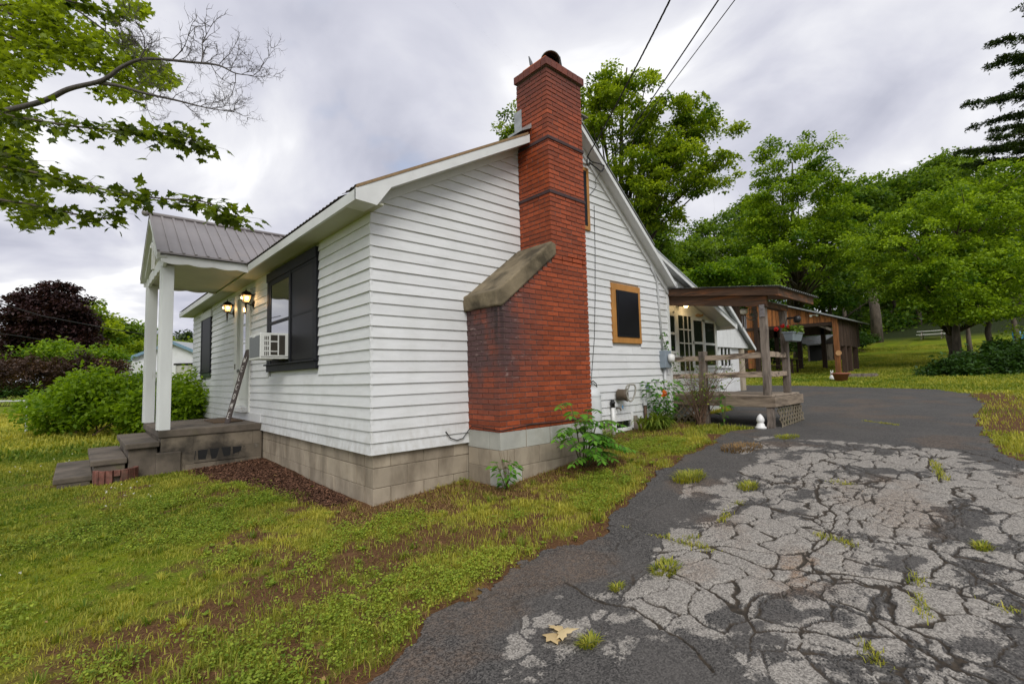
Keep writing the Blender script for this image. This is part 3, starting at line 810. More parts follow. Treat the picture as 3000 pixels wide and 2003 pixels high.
# openings: (along0, along1, z0, z1)
GABLE_HOLES = [(1.25, 2.88, 0, 2.15), (4.225, 5.06, 1.828, 2.82), (2.2, 2.88, 2.15, 9), (1.25, 2.2, 2.0, 2.2), (3.3, 3.72, 3.60, 4.62)]
FRONT_HOLES = [(1.455, 3.595, 1.48, 3.05), (4.68, 5.76, .80, 3.01), (8.02, 9.15, 1.47, 3.03), (4.0, 6.1, 0, .80)]
zz = SB; k = 0
while zz < 5.0:
    b0 = zz; t0 = zz+EXPO+.012
    j = rb.uniform(-.002, .002)
    # ---- gable boards (plane y = 0)
    xl0 = max(-.016, (b0-3.173)/.565); xr0 = min(HD+.01, 3.803+(4.687-b0)/.823)
    xl1 = max(-.016, (t0-3.173)/.565); xr1 = min(HD+.01, 3.803+(4.687-t0)/.823)
    xr0 = min(xr0, 6.0); xr1 = min(xr1, 6.0)
    holes = [(h[0], h[1]) for h in GABLE_HOLES if h[2] < b0+EXPO*.8 and h[3] > b0+EXPO*.25]
    if 2.15 < b0 < 3.02:                                   # boards end against the sloped shoulder
        holes.append((1.22, 2.3)); xs = 1.25+(b0+.02-2.15)/.735
        if xs > 1.28: holes[-1] = (xs, 2.3)
    for s0, s1 in butt(intervals(xl0, xr0, holes)):
        e0 = xl1 if abs(s0-xl0) < 1e-6 else s0; e1 = xr1 if abs(s1-xr0) < 1e-6 else s1
        if e1-e0 < .03: e1 = e0+.03
        dz_ = rb.uniform(-.0025, .0025)
        MB().hexa([(s0, -.022+j, b0+dz_), (s1, -.022+j, b0-dz_), (s1, .011, b0-dz_), (s0, .011, b0+dz_),
                   (e0, -.004, t0+dz_), (e1, -.004, t0-dz_), (e1, .011, t0-dz_), (e0, .011, t0+dz_)]).build('clapboard', M['white'], walls)
    # ---- front boards (plane x = 0)
    if b0 < 3.08:
        t1 = min(t0, 3.135)
        holes = [(h[0], h[1]) for h in FRONT_HOLES if h[2] < b0+EXPO*.8 and h[3] > b0+EXPO*.25]
        for s0, s1 in butt(intervals(-.014, HL, holes)):
            dz_ = rb.uniform(-.0025, .0025)
            MB().hexa([(-.022+j, s0, b0+dz_), (.011, s0, b0+dz_), (.011, s1, b0-dz_), (-.022+j, s1, b0-dz_),
                       (-.004, s0, t1+dz_), (.011, s0, t1+dz_), (.011, s1, t1-dz_), (-.004, s1, t1-dz_)]).build('clapboard', M['white'], walls)
    zz += EXPO; k += 1
MB().box(6.0, 6.075, -.03, .06, SB+.05, 2.80).build('corner_board', M['trim'], walls, bevel=.004)

# ---- foundation of concrete blocks
fnd = MB().box(.034, 6.02, .034, HL-.034, -.35, .60).build('foundation', M['block_mortar'], house)
def unit_block(name, mat):
    o = MB().box(-.5, .5, -.5, .5, -.5, .5).build(name, mat)
    import bmesh
    bm = bmesh.new(); bm.from_mesh(o.data); bmesh.ops.bevel(bm, geom=bm.edges, offset=.012, segments=1, affect='EDGES'); bm.to_mesh(o.data); bm.free()
    me = o.data; bpy.data.objects.remove(o); return me
BLOCK = unit_block('block', M['block']); BLOCKG = unit_block('block', M['block_grey']); BLOCKS = unit_block('block', M['stoop_block'])
def put(me, name, c, s, parent, rz=0):
    o = bpy.data.objects.new(name, me); COL.objects.link(o); o.location = c; o.scale = s; o.rotation_euler = (0, 0, rz)
    return adopt(o, parent)
for r in range(4):
    z0 = .19 - .2032*2 + r*.2032 + (0 if r else 0); off = .2 if r % 2 else 0
    zc = z0+.1; hh = .196
    if r == 3: zc = .494; hh = .19
    x = .028-off
    while x < 5.98:
        a = max(x, .028); b = min(x+.397, 6.0); x += .406
        if b-a > .04 and not (4.2 < (a+b)/2 < 4.75 and zc > .3 and False):
            put(BLOCK, 'block', ((a+b)/2, .125+rb.uniform(-.002, .002), zc), (b-a, .2, hh), fnd)
    y = .028-off+.2
    if off: y = .028
    y = .028 if r % 2 == 0 else -.17
    while y < HL-.1:
        a = max(y, .236); b = min(y+.397, HL-.03); y += .406
        if b-a > .04:
            put(BLOCK, 'block', (.126+rb.uniform(-.002, .002), (a+b)/2, zc), (.2, b-a, hh), fnd)

# ---- roof
roof = MB()
def slab(f, xa, xb, y0, y1, th, mb):
    mb.hexa([(xa, y0, f(xa)-th), (xb, y0, f(xb)-th), (xb, y1, f(xb)-th), (xa, y1, f(xa)-th), (xa, y0, f(xa)), (xb, y0, f(xb)), (xb, y1, f(xb)), (xa, y1, f(xa))])
slab(lambda x: z_left(x)-.02, -.27, RX, .04, HL+.25, .06, roof)
slab(lambda x: z_left(x)-.02, -.27, 2.17, -.27, .04, .06, roof)
slab(lambda x: z_left(x)-.02, 2.90, RX, -.27, .04, .06, roof)
slab(lambda x: z_right(x)-.02, RX, 5.36, -.20, HL+.25, .06, roof)
roof_o = roof.build('roof', M['main_roof'], house)
# ribbed metal sheet over the front slope, with rib ends showing along the eave
ys = np.arange(-.285, HL+.28, .0125); amp = .011*(((ys*1.0/.105) % 1) < .42)
xs_ = np.array([-.30, 2.165]); V = []; Fq = []
def ribsheet(xa, xb, y0, y1, f):
    s = ys[(ys >= y0) & (ys <= y1)]; am = amp[(ys >= y0) & (ys <= y1)]
    b = len(V)
    for yv, a in zip(s, am):
        V.append((xa, yv, f(xa)+.002+a)); V.append((xb, yv, f(xb)+.002+a))
    for i in range(len(s)-1):
        Fq.append((b+2*i, b+2*i+1, b+2*i+3, b+2*i+2))
ribsheet(-.305, RX, .05, HL+.28, z_left); ribsheet(-.305, 2.16, -.285, .05, z_left); ribsheet(2.91, RX, -.285, .05, z_left)
np_mesh('roof_sheet', np.array(V), np.array(Fq), M['main_roof'], roof_o)
MB().beam((RX, -.29, RZ+.015), (RX, HL+.28, RZ+.015), .22, .02).build('ridge_cap', M['main_roof'], roof_o)
# thin metal drip on the rear rake and roofing of the rear slope
rr = MB(); slab(lambda x: z_right(x)+.012, RX, 5.34, -.215, HL+.26, .012, rr); rr.build('rear_roof_sheet', M['tin'], roof_o)
# front eave: fascia (two runs either side of the porch roof), soffit
MB().box(-.30, -.27, -.285, 3.72, 3.095, 3.205).build('fascia', M['trim'], roof_o)
MB().box(-.30, -.27, 6.33, HL+.26, 3.095, 3.205).build('fascia', M['trim'], roof_o)
MB().box(-.275, .01, -.27, HL+.24, 3.105, 3.125).build('soffit', M['soffit'], roof_o)
# rake of the front slope: boxed return, fascia, soffit, frieze
rk = MB()
def rake_board(f, xa, xb, y0, y1, up, dn, mb):
    mb.hexa([(xa, y0, f(xa)-dn), (xb, y0, f(xb)-dn), (xb, y1, f(xb)-dn), (xa, y1, f(xa)-dn), (xa, y0, f(xa)-up), (xb, y0, f(xb)-up), (xb, y1, f(xb)-up), (xa, y1, f(xa)-up)])
rake_board(z_left, -.27, 2.15, -.292, -.268, .022, .135, rk)
rk.prism([(-.30, -.295, 3.095), (-.075, -.295, 3.083), (.10, -.295, z_left(.10)-.125), (-.30, -.295, z_left(-.30)-.02)], (0, .028, 0))
rk.build('rake_fascia', M['trim'], roof_o)
MB().prism([(-.27, -.268, 3.097), (-.08, -.268, 3.090), (.10, -.268, z_left(.10)-.135), (-.27, -.268, z_left(-.27)-.1)], (0, .26, 0)).build('eave_return', M['trim'], roof_o)
rs = MB(); rake_board(z_left, .05, 2.17, -.268, .0, .10, .125, rs); rs.build('rake_soffit', M['trim'], roof_o)
fr = MB(); fr.hexa([(0.0, -.035, 3.168), (2.19, -.035, 3.173+.565*2.19), (2.19, .0, 3.173+.565*2.19), (0.0, .0, 3.168), (0.0, -.035, z_left(0)-.12), (2.19, -.035, z_left(2.19)-.12), (2.19, 0, z_left(2.19)-.12), (0, 0, z_left(0)-.12)])
fr.build('frieze', M['trim'], roof_o)
pe = MB(); rake_board(z_left, -.29, 2.12, -.298, -.25, -.012, .020, pe); pe.build('sheathing_edge', M['ply_edge'], roof_o)
# rear rake
r2 = MB(); rake_board(z_right, 2.92, 6.06, -.205, -.185, .03, .115, r2); r2.build('rear_rake_fascia', M['trim'], roof_o)
r3 = MB(); rake_board(z_right, 2.92, 6.06, -.186, .0, .085, .11, r3); r3.build('rear_rake_soffit', M['trim'], roof_o)
r4 = MB(); rake_board(z_right, 2.92, 6.05, -.045, .0, .11, .22, r4); r4.build('rear_frieze', M['trim'], roof_o)
MB().hexa([(6.04, -.205, z_right(6.04)-.13), (6.09, -.205, z_right(6.09)-.13), (6.09, 0, z_right(6.09)-.13), (6.04, 0, z_right(6.04)-.13), (6.04, -.205, z_right(6.04)), (6.09, -.205, z_right(6.09)), (6.09, 0, z_right(6.09)), (6.04, 0, z_right(6.04))]).build('rake_end', M['trim'], roof_o)

# ---- windows on the front
win = MB().box(-.03, .012, 1.56, 3.50, 1.58, 2.92).build('window', M['dark'], house)
tr = lambda name, mat, *b, par=win, bev=.004: MB().box(*b).build(name, mat, par, bevel=bev)
tr('head_casing', M['black_trim'], -.055, .01, 1.455, 3.615, 2.915, 3.055)
tr('side_casing', M['black_trim'], -.045, .01, 1.455, 1.565, 1.59, 2.915)
tr('side_casing', M['black_trim'], -.045, .01, 3.49, 3.595, 1.59, 2.915)
tr('apron', M['black_trim'], -.05, .01, 1.455, 3.595, 1.478, 1.575)
tr('sill', M['black_trim'], -.085, .01, 1.44, 3.62, 1.575, 1.60)
tr('mullion', M['black_trim'], -.05, .01, 2.44, 2.52, 1.60, 2.915)
tr('screen', M['screen'], -.036, -.031, 1.60, 2.44, 1.62, 2.90, bev=0)
tr('screen_frame', M['black_trim'], -.042, -.03, 1.565, 1.60, 1.60, 2.915)
tr('screen_frame', M['black_trim'], -.042, -.03, 1.60, 2.44, 2.875, 2.915)
tr('screen_rail', M['black_trim'], -.040, -.03, 1.60, 2.44, 2.23, 2.26)
tr('sash_frame', M['black_trim'], -.042, -.03, 3.40, 3.49, 1.60, 2.915)
tr('sash_frame', M['black_trim'], -.042, -.03, 2.52, 3.40, 2.84, 2.915)
tr('meeting_rail', M['black_trim'], -.044, -.03, 2.52, 3.40, 2.21, 2.26)
tr('pane', M['glass'], -.034, -.0305, 2.52, 3.40, 2.26, 2.84, bev=0)
tr('pane', M['glass'], -.034, -.0305, 2.52, 3.40, 2.0, 2.21, bev=0)
fw_ = MB().box(-.03, .012, 8.08, 9.09, 1.6, 2.95).build('window', M['dark'], house)
tr('head_casing', M['trim'], -.05, .01, 8.0, 9.17, 2.86, 3.03, par=fw_)
tr('side_casing', M['black_trim'], -.045, .01, 8.02, 8.13, 1.60, 2.86, par=fw_)
tr('side_casing', M['black_trim'], -.045, .01, 9.04, 9.15, 1.60, 2.86, par=fw_)
tr('apron', M['dark_green'], -.045, .01, 8.02, 9.15, 1.47, 1.57, par=fw_)
tr('sill', M['black_trim'], -.07, .01, 8.0, 9.17, 1.57, 1.60, par=fw_)
tr('screen', M['screen'], -.036, -.031, 8.13, 9.04, 1.60, 2.86, par=fw_, bev=0)
# ---- front door
dr = MB().box(.005, .05, 4.95, 5.55, .89, 2.90).build('front_door', M['door_white'], house)
tr('casing', M['door_white'], -.04, .01, 4.66, 4.93, .80, 3.0, par=dr)
tr('casing', M['door_white'], -.04, .01, 5.55, 5.77, .80, 3.0, par=dr)
tr('casing', M['door_white'], -.04, .01, 4.93, 5.55, 2.90, 3.0, par=dr)
tr('door_glass', M['glass'], -.002, .004, 5.03, 5.24, 1.75, 2.72, par=dr, bev=0)
for zz_ in (2.05, 2.38):
    tr('glazing_bar', M['door_white'], -.008, .004, 5.03, 5.24, zz_-.01, zz_+.01, par=dr, bev=0)
tr('door_panel', M['door_white'], -.006, .004, 5.04, 5.46, 1.02, 1.6, par=dr)
tr('threshold', M['trim'], -.12, .01, 4.80, 5.72, .80, .885, par=dr)
tr('skirt_board', M['trim'], -.028, .01, 3.98, 6.08, .655, .80, par=house)
MB().lathe([(.0, 0), (.028, .005), (.03, .03), (.0, .05)], (-.008, 5.49, 1.55), 10, (-1, 0, 0)).build('door_knob', M['galv'], dr, True)
MB().box(-.046, -.04, 5.64, 5.70, 1.58, 1.68).build('strike_plate', M['brass'], dr)

# ---- gable window with new timber trim, attic window behind the chimney, basement window
gw = MB().box(4.33, 4.98, -.035, .012, 1.925, 2.72).build('window', M['dark'], house)
tr('head_casing', M['wood_trim'], 4.225, 5.06, -.045, .01, 2.715, 2.825, par=gw)
tr('sill_board', M['wood_trim'], 4.225, 5.06, -.045, .01, 1.828, 1.93, par=gw)
tr('side_casing', M['wood_trim'], 4.225, 4.335, -.043, .01, 1.93, 2.715, par=gw)
tr('side_casing', M['wood_trim'], 4.975, 5.06, -.043, .01, 1.93, 2.715, par=gw)
tr('screen_frame', M['black_trim'], 4.335, 4.975, -.060, -.03, 1.93, 2.715, par=gw)
tr('screen', M['screen'], 4.375, 4.945, -.064, -.058, 1.965, 2.68, par=gw, bev=0)
aw = MB().box(3.30, 3.66, -.04, .01, 3.66, 4.56).build('window', M['black_trim'], house)
tr('casing', M['wood_trim'], 3.66, 3.72, -.045, .01, 3.60, 4.62, par=aw); tr('casing', M['wood_trim'], 3.30, 3.66, -.045, .01, 3.60, 3.66, par=aw); tr('casing', M['wood_trim'], 3.30, 3.66, -.045, .01, 4.56, 4.62, par=aw)
bw = MB().box(4.22, 4.66, -.003, .03, .42, .60).build('basement_window', M['glass'], house)
tr('window_frame', M['white_plastic'], 4.655, 4.71, -.035, .03, .40, .66, par=bw); tr('window_frame', M['white_plastic'], 4.17, 4.655, -.035, .03, .37, .425, par=bw)
tr('window_frame', M['white_plastic'], 4.17, 4.22, -.035, .03, .425, .66, par=bw); tr('jamb_block', M['grey_wood'], 4.72, 4.84, -.03, .02, .37, .60, par=bw)

# ---- chimney: mortar core, bricks, shoulder cap, straps, crown, flue
Y0c = -.60; BX0, BX1 = 1.245, 2.885; SX0 = 2.18; BZ0 = .69; STOP = 5.395
def base_top(x): return 2.13 + (x-1.25)*.735
core = MB()
i_ = .009
core.prism([(BX0+i_, Y0c+i_, BZ0), (BX1-i_, Y0c+i_, BZ0), (BX1-i_, Y0c+i_, 2.95), (SX0+.02, Y0c+i_, base_top(SX0+.02)), (BX0+i_, Y0c+i_, base_top(BX0))], (0, .62-i_, 0))
core.box(SX0+i_, BX1-i_, Y0c+i_, -.03, 2.8, STOP)
chim = core.build('chimney', M['mortar'], house)
CH = .0625; BL = .195; JT = .012; BD = .095
bricks = []                    # (cx, cy, cz, lx, ly)
nc = int(round((STOP-BZ0)/CH))
for r in range(nc):
    zc = BZ0 + (r+.5)*CH
    stack_only = zc > base_top(SX0)-.02
    x0 = SX0 if stack_only else BX0
    if not stack_only and zc+.02 > base_top(BX0): x0 = min(SX0, BX0 + (zc+.03-2.13)/.735)
    slope = (not stack_only) and x0 > BX0+.01
    even = r % 2 == 0
    x = x0 if (even or slope) else x0+BD+JT
    if slope:
        ph = BX0 + (0 if even else BD+JT); n0 = math.ceil((x0-ph)/(BL+JT)); nxt = ph+n0*(BL+JT)
        if nxt-JT-x0 > .03: bricks.append(((x0+nxt-JT)/2, Y0c+BD/2, zc, nxt-JT-x0, BD))
        x = nxt
    while x < BX1-.025:
        e = min(x+BL, BX1)
        if BX1-e < .035: e = BX1
        bricks.append(((x+e)/2, Y0c+BD/2, zc, e-x, BD)); x = e+JT
    # face looking towards -x
    if slope: x0s = None
    else: x0s = x0
    for xs0, yend in (((x0s, -.005 if not stack_only else -.02),) if x0s is not None else ()) + (((SX0, -.02),) if (slope and zc > 2.75) else ()):
        y = Y0c + (BD+JT if even else 0)
        while y < yend-.02:
            e = min(y+BL, yend)
            bricks.append((xs0+BD/2, (y+e)/2, zc, BD, e-y)); y = e+JT
    # right-hand face
    y = Y0c + BD+JT
    while y < -.02:
        e = min(y+BL, -.01); bricks.append((BX1-BD/2, (y+e)/2, zc, BD, e-y)) if e-y > .03 else None; y = e+JT
BRICK = unit_block('brick', M['brick'])
vis = [b for b in bricks if not (abs(b[0]-(BX1-BD/2)) < 1e-6 and b[4] > BD+.001)]
vis.sort(key=lambda b: (b[0]-CAM[0])**2+(b[1]-CAM[1])**2+(b[2]-CAM[2])**2)
near300 = set(id(b) for b in vis[:300])
rest = MB()
for b in bricks:
    dx = rb.uniform(-.0015, .0015)
    if id(b) in near300:
        put(BRICK, 'brick', (b[0], b[1]+dx, b[2]), (b[3], b[4], CH-.0115), chim)
    else:
        rest.box(b[0]-b[3]/2, b[0]+b[3]/2, b[1]-b[4]/2+dx, b[1]+b[4]/2+dx, b[2]-CH/2+.0058, b[2]+CH/2-.0058)
ro = tag(rest.build('upper_brickwork', M['brick'], chim, bevel=.003), kind='stuff')
nv = len(ro.data.vertices)
for an, vals in (('joined', np.ones(nv)), ('shade', np.repeat(np.random.default_rng(4).random(nv//8), 8))):
    ro.data.attributes.new(an, 'FLOAT', 'POINT').data.foreach_set('value', vals.astype(np.float32))
# sloped concrete shoulder
sh = MB(); ov = .03
sh.prism([(BX0-ov-.02, Y0c-ov, 2.12), (BX0+.05, Y0c-ov, 2.125), (SX0+.06, Y0c-ov, 2.865), (SX0+.06, Y0c-ov, 3.0), (SX0-.03, Y0c-ov, 3.03), (BX0+.02, Y0c-ov, 2.335), (BX0-ov-.02, Y0c-ov, 2.30)], (0, .615+ov, 0))
sh.build('shoulder_cap', M['cap'], chim, bevel=.02)
for zb in (4.425, 3.70):
    MB().box(SX0-.012, BX1+.012, Y0c-.012, -.02, zb-.022, zb+.022).build('strap', M['strap'], chim, bevel=.004)
# rowlock crown
x = SX0-.035; cr = []
while x < BX1+.03:
    e = min(x+.10, BX1+.035); cr.append((x, e, Y0c-.035, Y0c+.06)); x = e+.008
y = Y0c+.07
while y < -.02:
    e = min(y+.10, -.01); cr.append((SX0-.035, SX0+.06, y, e)); cr.append((BX1-.06, BX1+.035, y, e)); y = e+.008
for c in cr:
    put(BRICK, 'crown_brick', ((c[0]+c[1])/2, (c[2]+c[3])/2, STOP+.052), (c[1]-c[0], c[3]-c[2], .10), chim)
MB().box(SX0-.02, BX1+.02, Y0c-.02, -.02, STOP-.002, STOP+.092).build('crown_bed', M['mortar'], chim)
MB().box(SX0+.09, SX0+.42, Y0c+.09, -.06, STOP+.09, STOP+.235).build('flue_tile', M['flue'], chim, bevel=.01)
hd = MB()
pc = Vector((2.56, -.33, 5.74)); axh = Vector((-.55, -.62, -.36)).normalized()
hd.lathe([(.12, -.13), (.138, -.04), (.142, .08), (.132, .08), (.128, -.03), (.10, -.12), (.0, -.115)], pc, 22, axh)
hd.build('flue_hood', M['galv'], chim, True)
MB().prism([(2.40, -.42, 5.60), (2.86, -.36, 5.50), (2.80, -.32, 5.95), (2.48, -.36, 5.78)], (.05, .10, 0)).build('hood_plate', M['iron'], chim)
MB().prism([(2.30, -.20, 5.66), (2.50, -.10, 5.68), (2.42, -.12, 5.80), (2.30, -.18, 5.80)], (.0, .02, .01)).build('hood_flap', M['galv'], chim)
# flashing where the roof meets the stack
MB().hexa([(2.0, -.30, 4.57), (2.19, -.30, 4.67), (2.19, -.02, 4.67), (2.0, -.02, 4.57), (2.0, -.30, 4.60), (2.19, -.30, 4.74), (2.19, -.02, 4.74), (2.0, -.02, 4.60)]).box(2.165, 2.178, -.12, .02, 4.7, 5.0).build('flashing', M['tin'], chim)
# chimney's own block base, grey top course over tan blocks
cb = MB().box(BX0+.006, BX1-.006, Y0c+.006, .0, -.3, BZ0).build('chimney_base', M['block_mortar'], chim)
for r in range(5):
    z1 = BZ0 - r*.2032; z0 = z1-.196; off = (0, .2, .08, .26, 0)[r]
    me = BLOCKG if r == 0 else BLOCK
    x = BX0-off
    while x < BX1-.05:
        a = max(x, BX0); b = min(x+.397, BX1-.0); x += .406
        if b-a > .05: put(me if rb.random() > .2 else BLOCKG, 'block', ((a+b)/2, Y0c+.1+rb.uniform(-.003, .003), (z0+z1)/2), (b-a, .2, .197), chim)
    y = Y0c+.207 if r % 2 == 0 else Y0c+.207-.2
    while y < -.02:
        a = max(y, Y0c+.207); b = min(y+.397, 0); y += .406
        if b-a > .04: put(me if rb.random() > .25 else BLOCKG, 'block', (BX0+.1+rb.uniform(-.003, .003), (a+b)/2, (z0+z1)/2), (.2, b-a, .197), chim)

# ================================================================== FRONT PORCH
porch = empty('front_porch', (-.7, 5.0, 0), 'small front porch with gabled brown metal roof, white posts and concrete stoop', 'porch')
PX, PY0, PY1 = -1.38, 3.95, 6.10
stoop = MB().box(PX, .0, PY0, PY1, .548, .655).build('stoop_slab', M['concrete'], porch, bevel=.012)
MB().box(PX+.034, .0, PY0+.024, PY1-.05, -.3, .548).build('stoop_base', M['stoop_block'], porch)
for r, (z0, z1) in enumerate(((.335, .545), (.125, .33), (-.08, .12))):
    x = PX+.035+(0, .2, .1)[r]*-1
    while x < -.02:
        a = max(x, PX+.03); b = min(x+.397, -.02); x += .406
        if False: continue           # broken-out block face
        put(BLOCKS, 'block', ((a+b)/2, PY0+.12, (z0+z1)/2), (b-a, .2, z1-z0), stoop)
# broken block: webs over a flat dark plate that paints the hollow's shade
cav = MB()
for i in range(5):
    xx = -.90+i*.155
    w_ = .022+.018*(i % 3); cav.hexa([(xx-w_, PY0+.010, .15), (xx+w_, PY0+.010, .15), (xx+w_, PY0+.03, .15), (xx-w_, PY0+.03, .15), (xx-.010, PY0+.014, .325), (xx+.012, PY0+.014, .325), (xx+.012, PY0+.03, .325), (xx-.010, PY0+.03, .325)])
cav.box(-.93, -.25, PY0+.012, PY0+.03, .135, .165); cav.build('broken_block', M['stoop_block'], stoop)
MB().prism([(-.93, PY0+.018, .18), (-.70, PY0+.018, .165), (-.45, PY0+.018, .19), (-.28, PY0+.018, .25), (-.25, PY0+.018, .31), (-.55, PY0+.018, .325), (-.92, PY0+.018, .315)], (0, .004, 0)).build('hollow_shade_plate', M['dark'], stoop)
MB().box(PX-.02, PX+.28, PY0-.02, PY0+.26, -.15, .335).build('step_cheek', M['concrete'], porch, bevel=.015)
for i in range(3):
    xt = PX - .36*i; zt = .50-.185*i
    MB().box(xt-.37, xt+.02, PY0+.0+.02*i, PY1-.25, zt-.075, zt).box(xt-.33, xt+.0, PY0+.05, PY1-.3, -.2, zt-.07).build('step', M['concrete'], porch, bevel=.012)
for yc in (PY0+.09, PY1-.09):
    MB().box(PX+.0, PX+.145, yc-.07, yc+.07, .655, 3.10).box(PX-.022, PX+.01, yc-.055, yc+.055, .66, 3.09).build('post', M['post'], porch, bevel=.004)
EY0, EY1, EZ = 3.76, 6.30, 3.245; RYc = (EY0+EY1)/2; RZp = 4.12; FXp = -1.47
def scallop(p0, p1, ztop, zbot, period, amp, th, mb):
    p0 = Vector(p0); p1 = Vector(p1); L_ = (p1-p0).length; n = int(L_/period*10); pts = []
    d = (p1-p0).normalized()
    for i in range(n+1):
        s = L_*i/n; q = p0+d*s; pts.append((q.x, q.y, zbot - amp*abs(sin(pi*s/period))))
    poly = pts + [(p1.x, p1.y, ztop), (p0.x, p0.y, ztop)]
    nn = Vector((-d.y, d.x, 0))*th
    mb.prism(poly, nn); return mb
scallop((FXp+.05, EY0+.045, 0), (-.27, EY0+.045, 0), EZ-.02, 3.115, .33, .022, .025, MB()).build('fascia', M['trim'], porch)
scallop((FXp+.05, EY1-.07, 0), (-.27, EY1-.07, 0), EZ-.02, 3.115, .33, .022, .025, MB()).build('fascia', M['trim'], porch)
scallop((PX-.005, EY0+.07, 0), (PX-.005, EY1-.07, 0), 3.25, 3.10, .36, .03, -.04, MB()).build('gable_fascia', M['trim'], porch)
MB().box(PX+.03, -.28, EY0+.08, EY1-.08, 3.13, 3.15).build('ceiling', M['soffit'], porch)
# roof slopes: hexa panels with standing ribs, ending in the valley on the main roof
def main_x(z): return (z-3.235)/.557-.29
prf = MB()
for s in (0, 1):
    ye = EY0 if s == 0 else EY1
    sl = (RZp-EZ)/(RYc-EY0)
    prf.add([(FXp, ye, EZ-.015), (-.30, ye, EZ-.015), (main_x(RZp)+.05, RYc, RZp-.015), (FXp, RYc, RZp-.015),
             (FXp, ye, EZ+.01), (-.30, ye, EZ+.01), (main_x(RZp)+.05, RYc, RZp+.01), (FXp, RYc, RZp+.01)],
            [(0, 3, 2, 1), (4, 5, 6, 7), (0, 1, 5, 4), (1, 2, 6, 5), (2, 3, 7, 6), (3, 0, 4, 7)])
proof = prf.build('roof', M['metal_roof'], porch)
for s in (0, 1):
    ye = EY0 if s == 0 else EY1; k = 0
    xr = FXp+.012
    while xr < 1.2:
        # clip the rib's lower end at the valley
        t0 = max(0, (xr+.30)/(main_x(RZp)+.35)); 
        if t0 < .93:
            a = (xr, ye+(RYc-ye)*t0, EZ+(RZp-EZ)*t0+.016); b = (xr, RYc, RZp+.016)
            MB().beam(a, b, .032, .022).build('rib', M['metal_roof'], proof)
        xr += .155
MB().tube([(FXp-.03, RYc, RZp+.03), (main_x(RZp)+.1, RYc, RZp+.03)], .032, 10).build('ridge_roll', M['metal_roof'], proof, True)
MB().lathe([(.0, -.055), (.035, -.045), (.055, -.015), (.055, .015), (.035, .045), (0, .055)], (FXp-.05, RYc, RZp+.03), 14, (1, 0, 0)).build('ridge_ball', M['metal_roof'], proof, True)
# open gable end: rake boards, king post and braces
gb = porch
for s in (0, 1):
    ye = EY0+.03 if s == 0 else EY1-.03
    MB().beam((PX-.03, ye, EZ-.06), (PX-.03, RYc, RZp-.07), .03, .12, (1, 0, 0)).build('rake_board', M['trim'], gb)
    MB().beam((FXp+.02, ye-.02*(1-2*s), EZ-.03), (FXp+.02, RYc, RZp-.025), .05, .035, (1, 0, 0)).build('rake_trim', M['trim'], gb)
    MB().beam((PX-.02, ye+(RYc-ye)*.30, 3.22), (PX-.02, RYc-(RYc-ye)*.10, 3.62), .04, .07, (1, 0, 0)).build('brace', M['trim'], gb)
MB().box(PX-.04, PX+.0, RYc-.05, RYc+.05, 3.22, RZp-.1).build('king_post', M['trim'], gb)
MB().box(PX-.04, PX+.0, RYc-.36, RYc+.36, 3.62, 3.70).build('collar_beam', M['trim'], gb)
MB().prism([(PX+.05, EY0+.1, 3.16), (PX+.05, EY1-.1, 3.16), (PX+.05, RYc, RZp-.1)], (.02, 0, 0)).build('gable_panel', M['soffit'], gb)
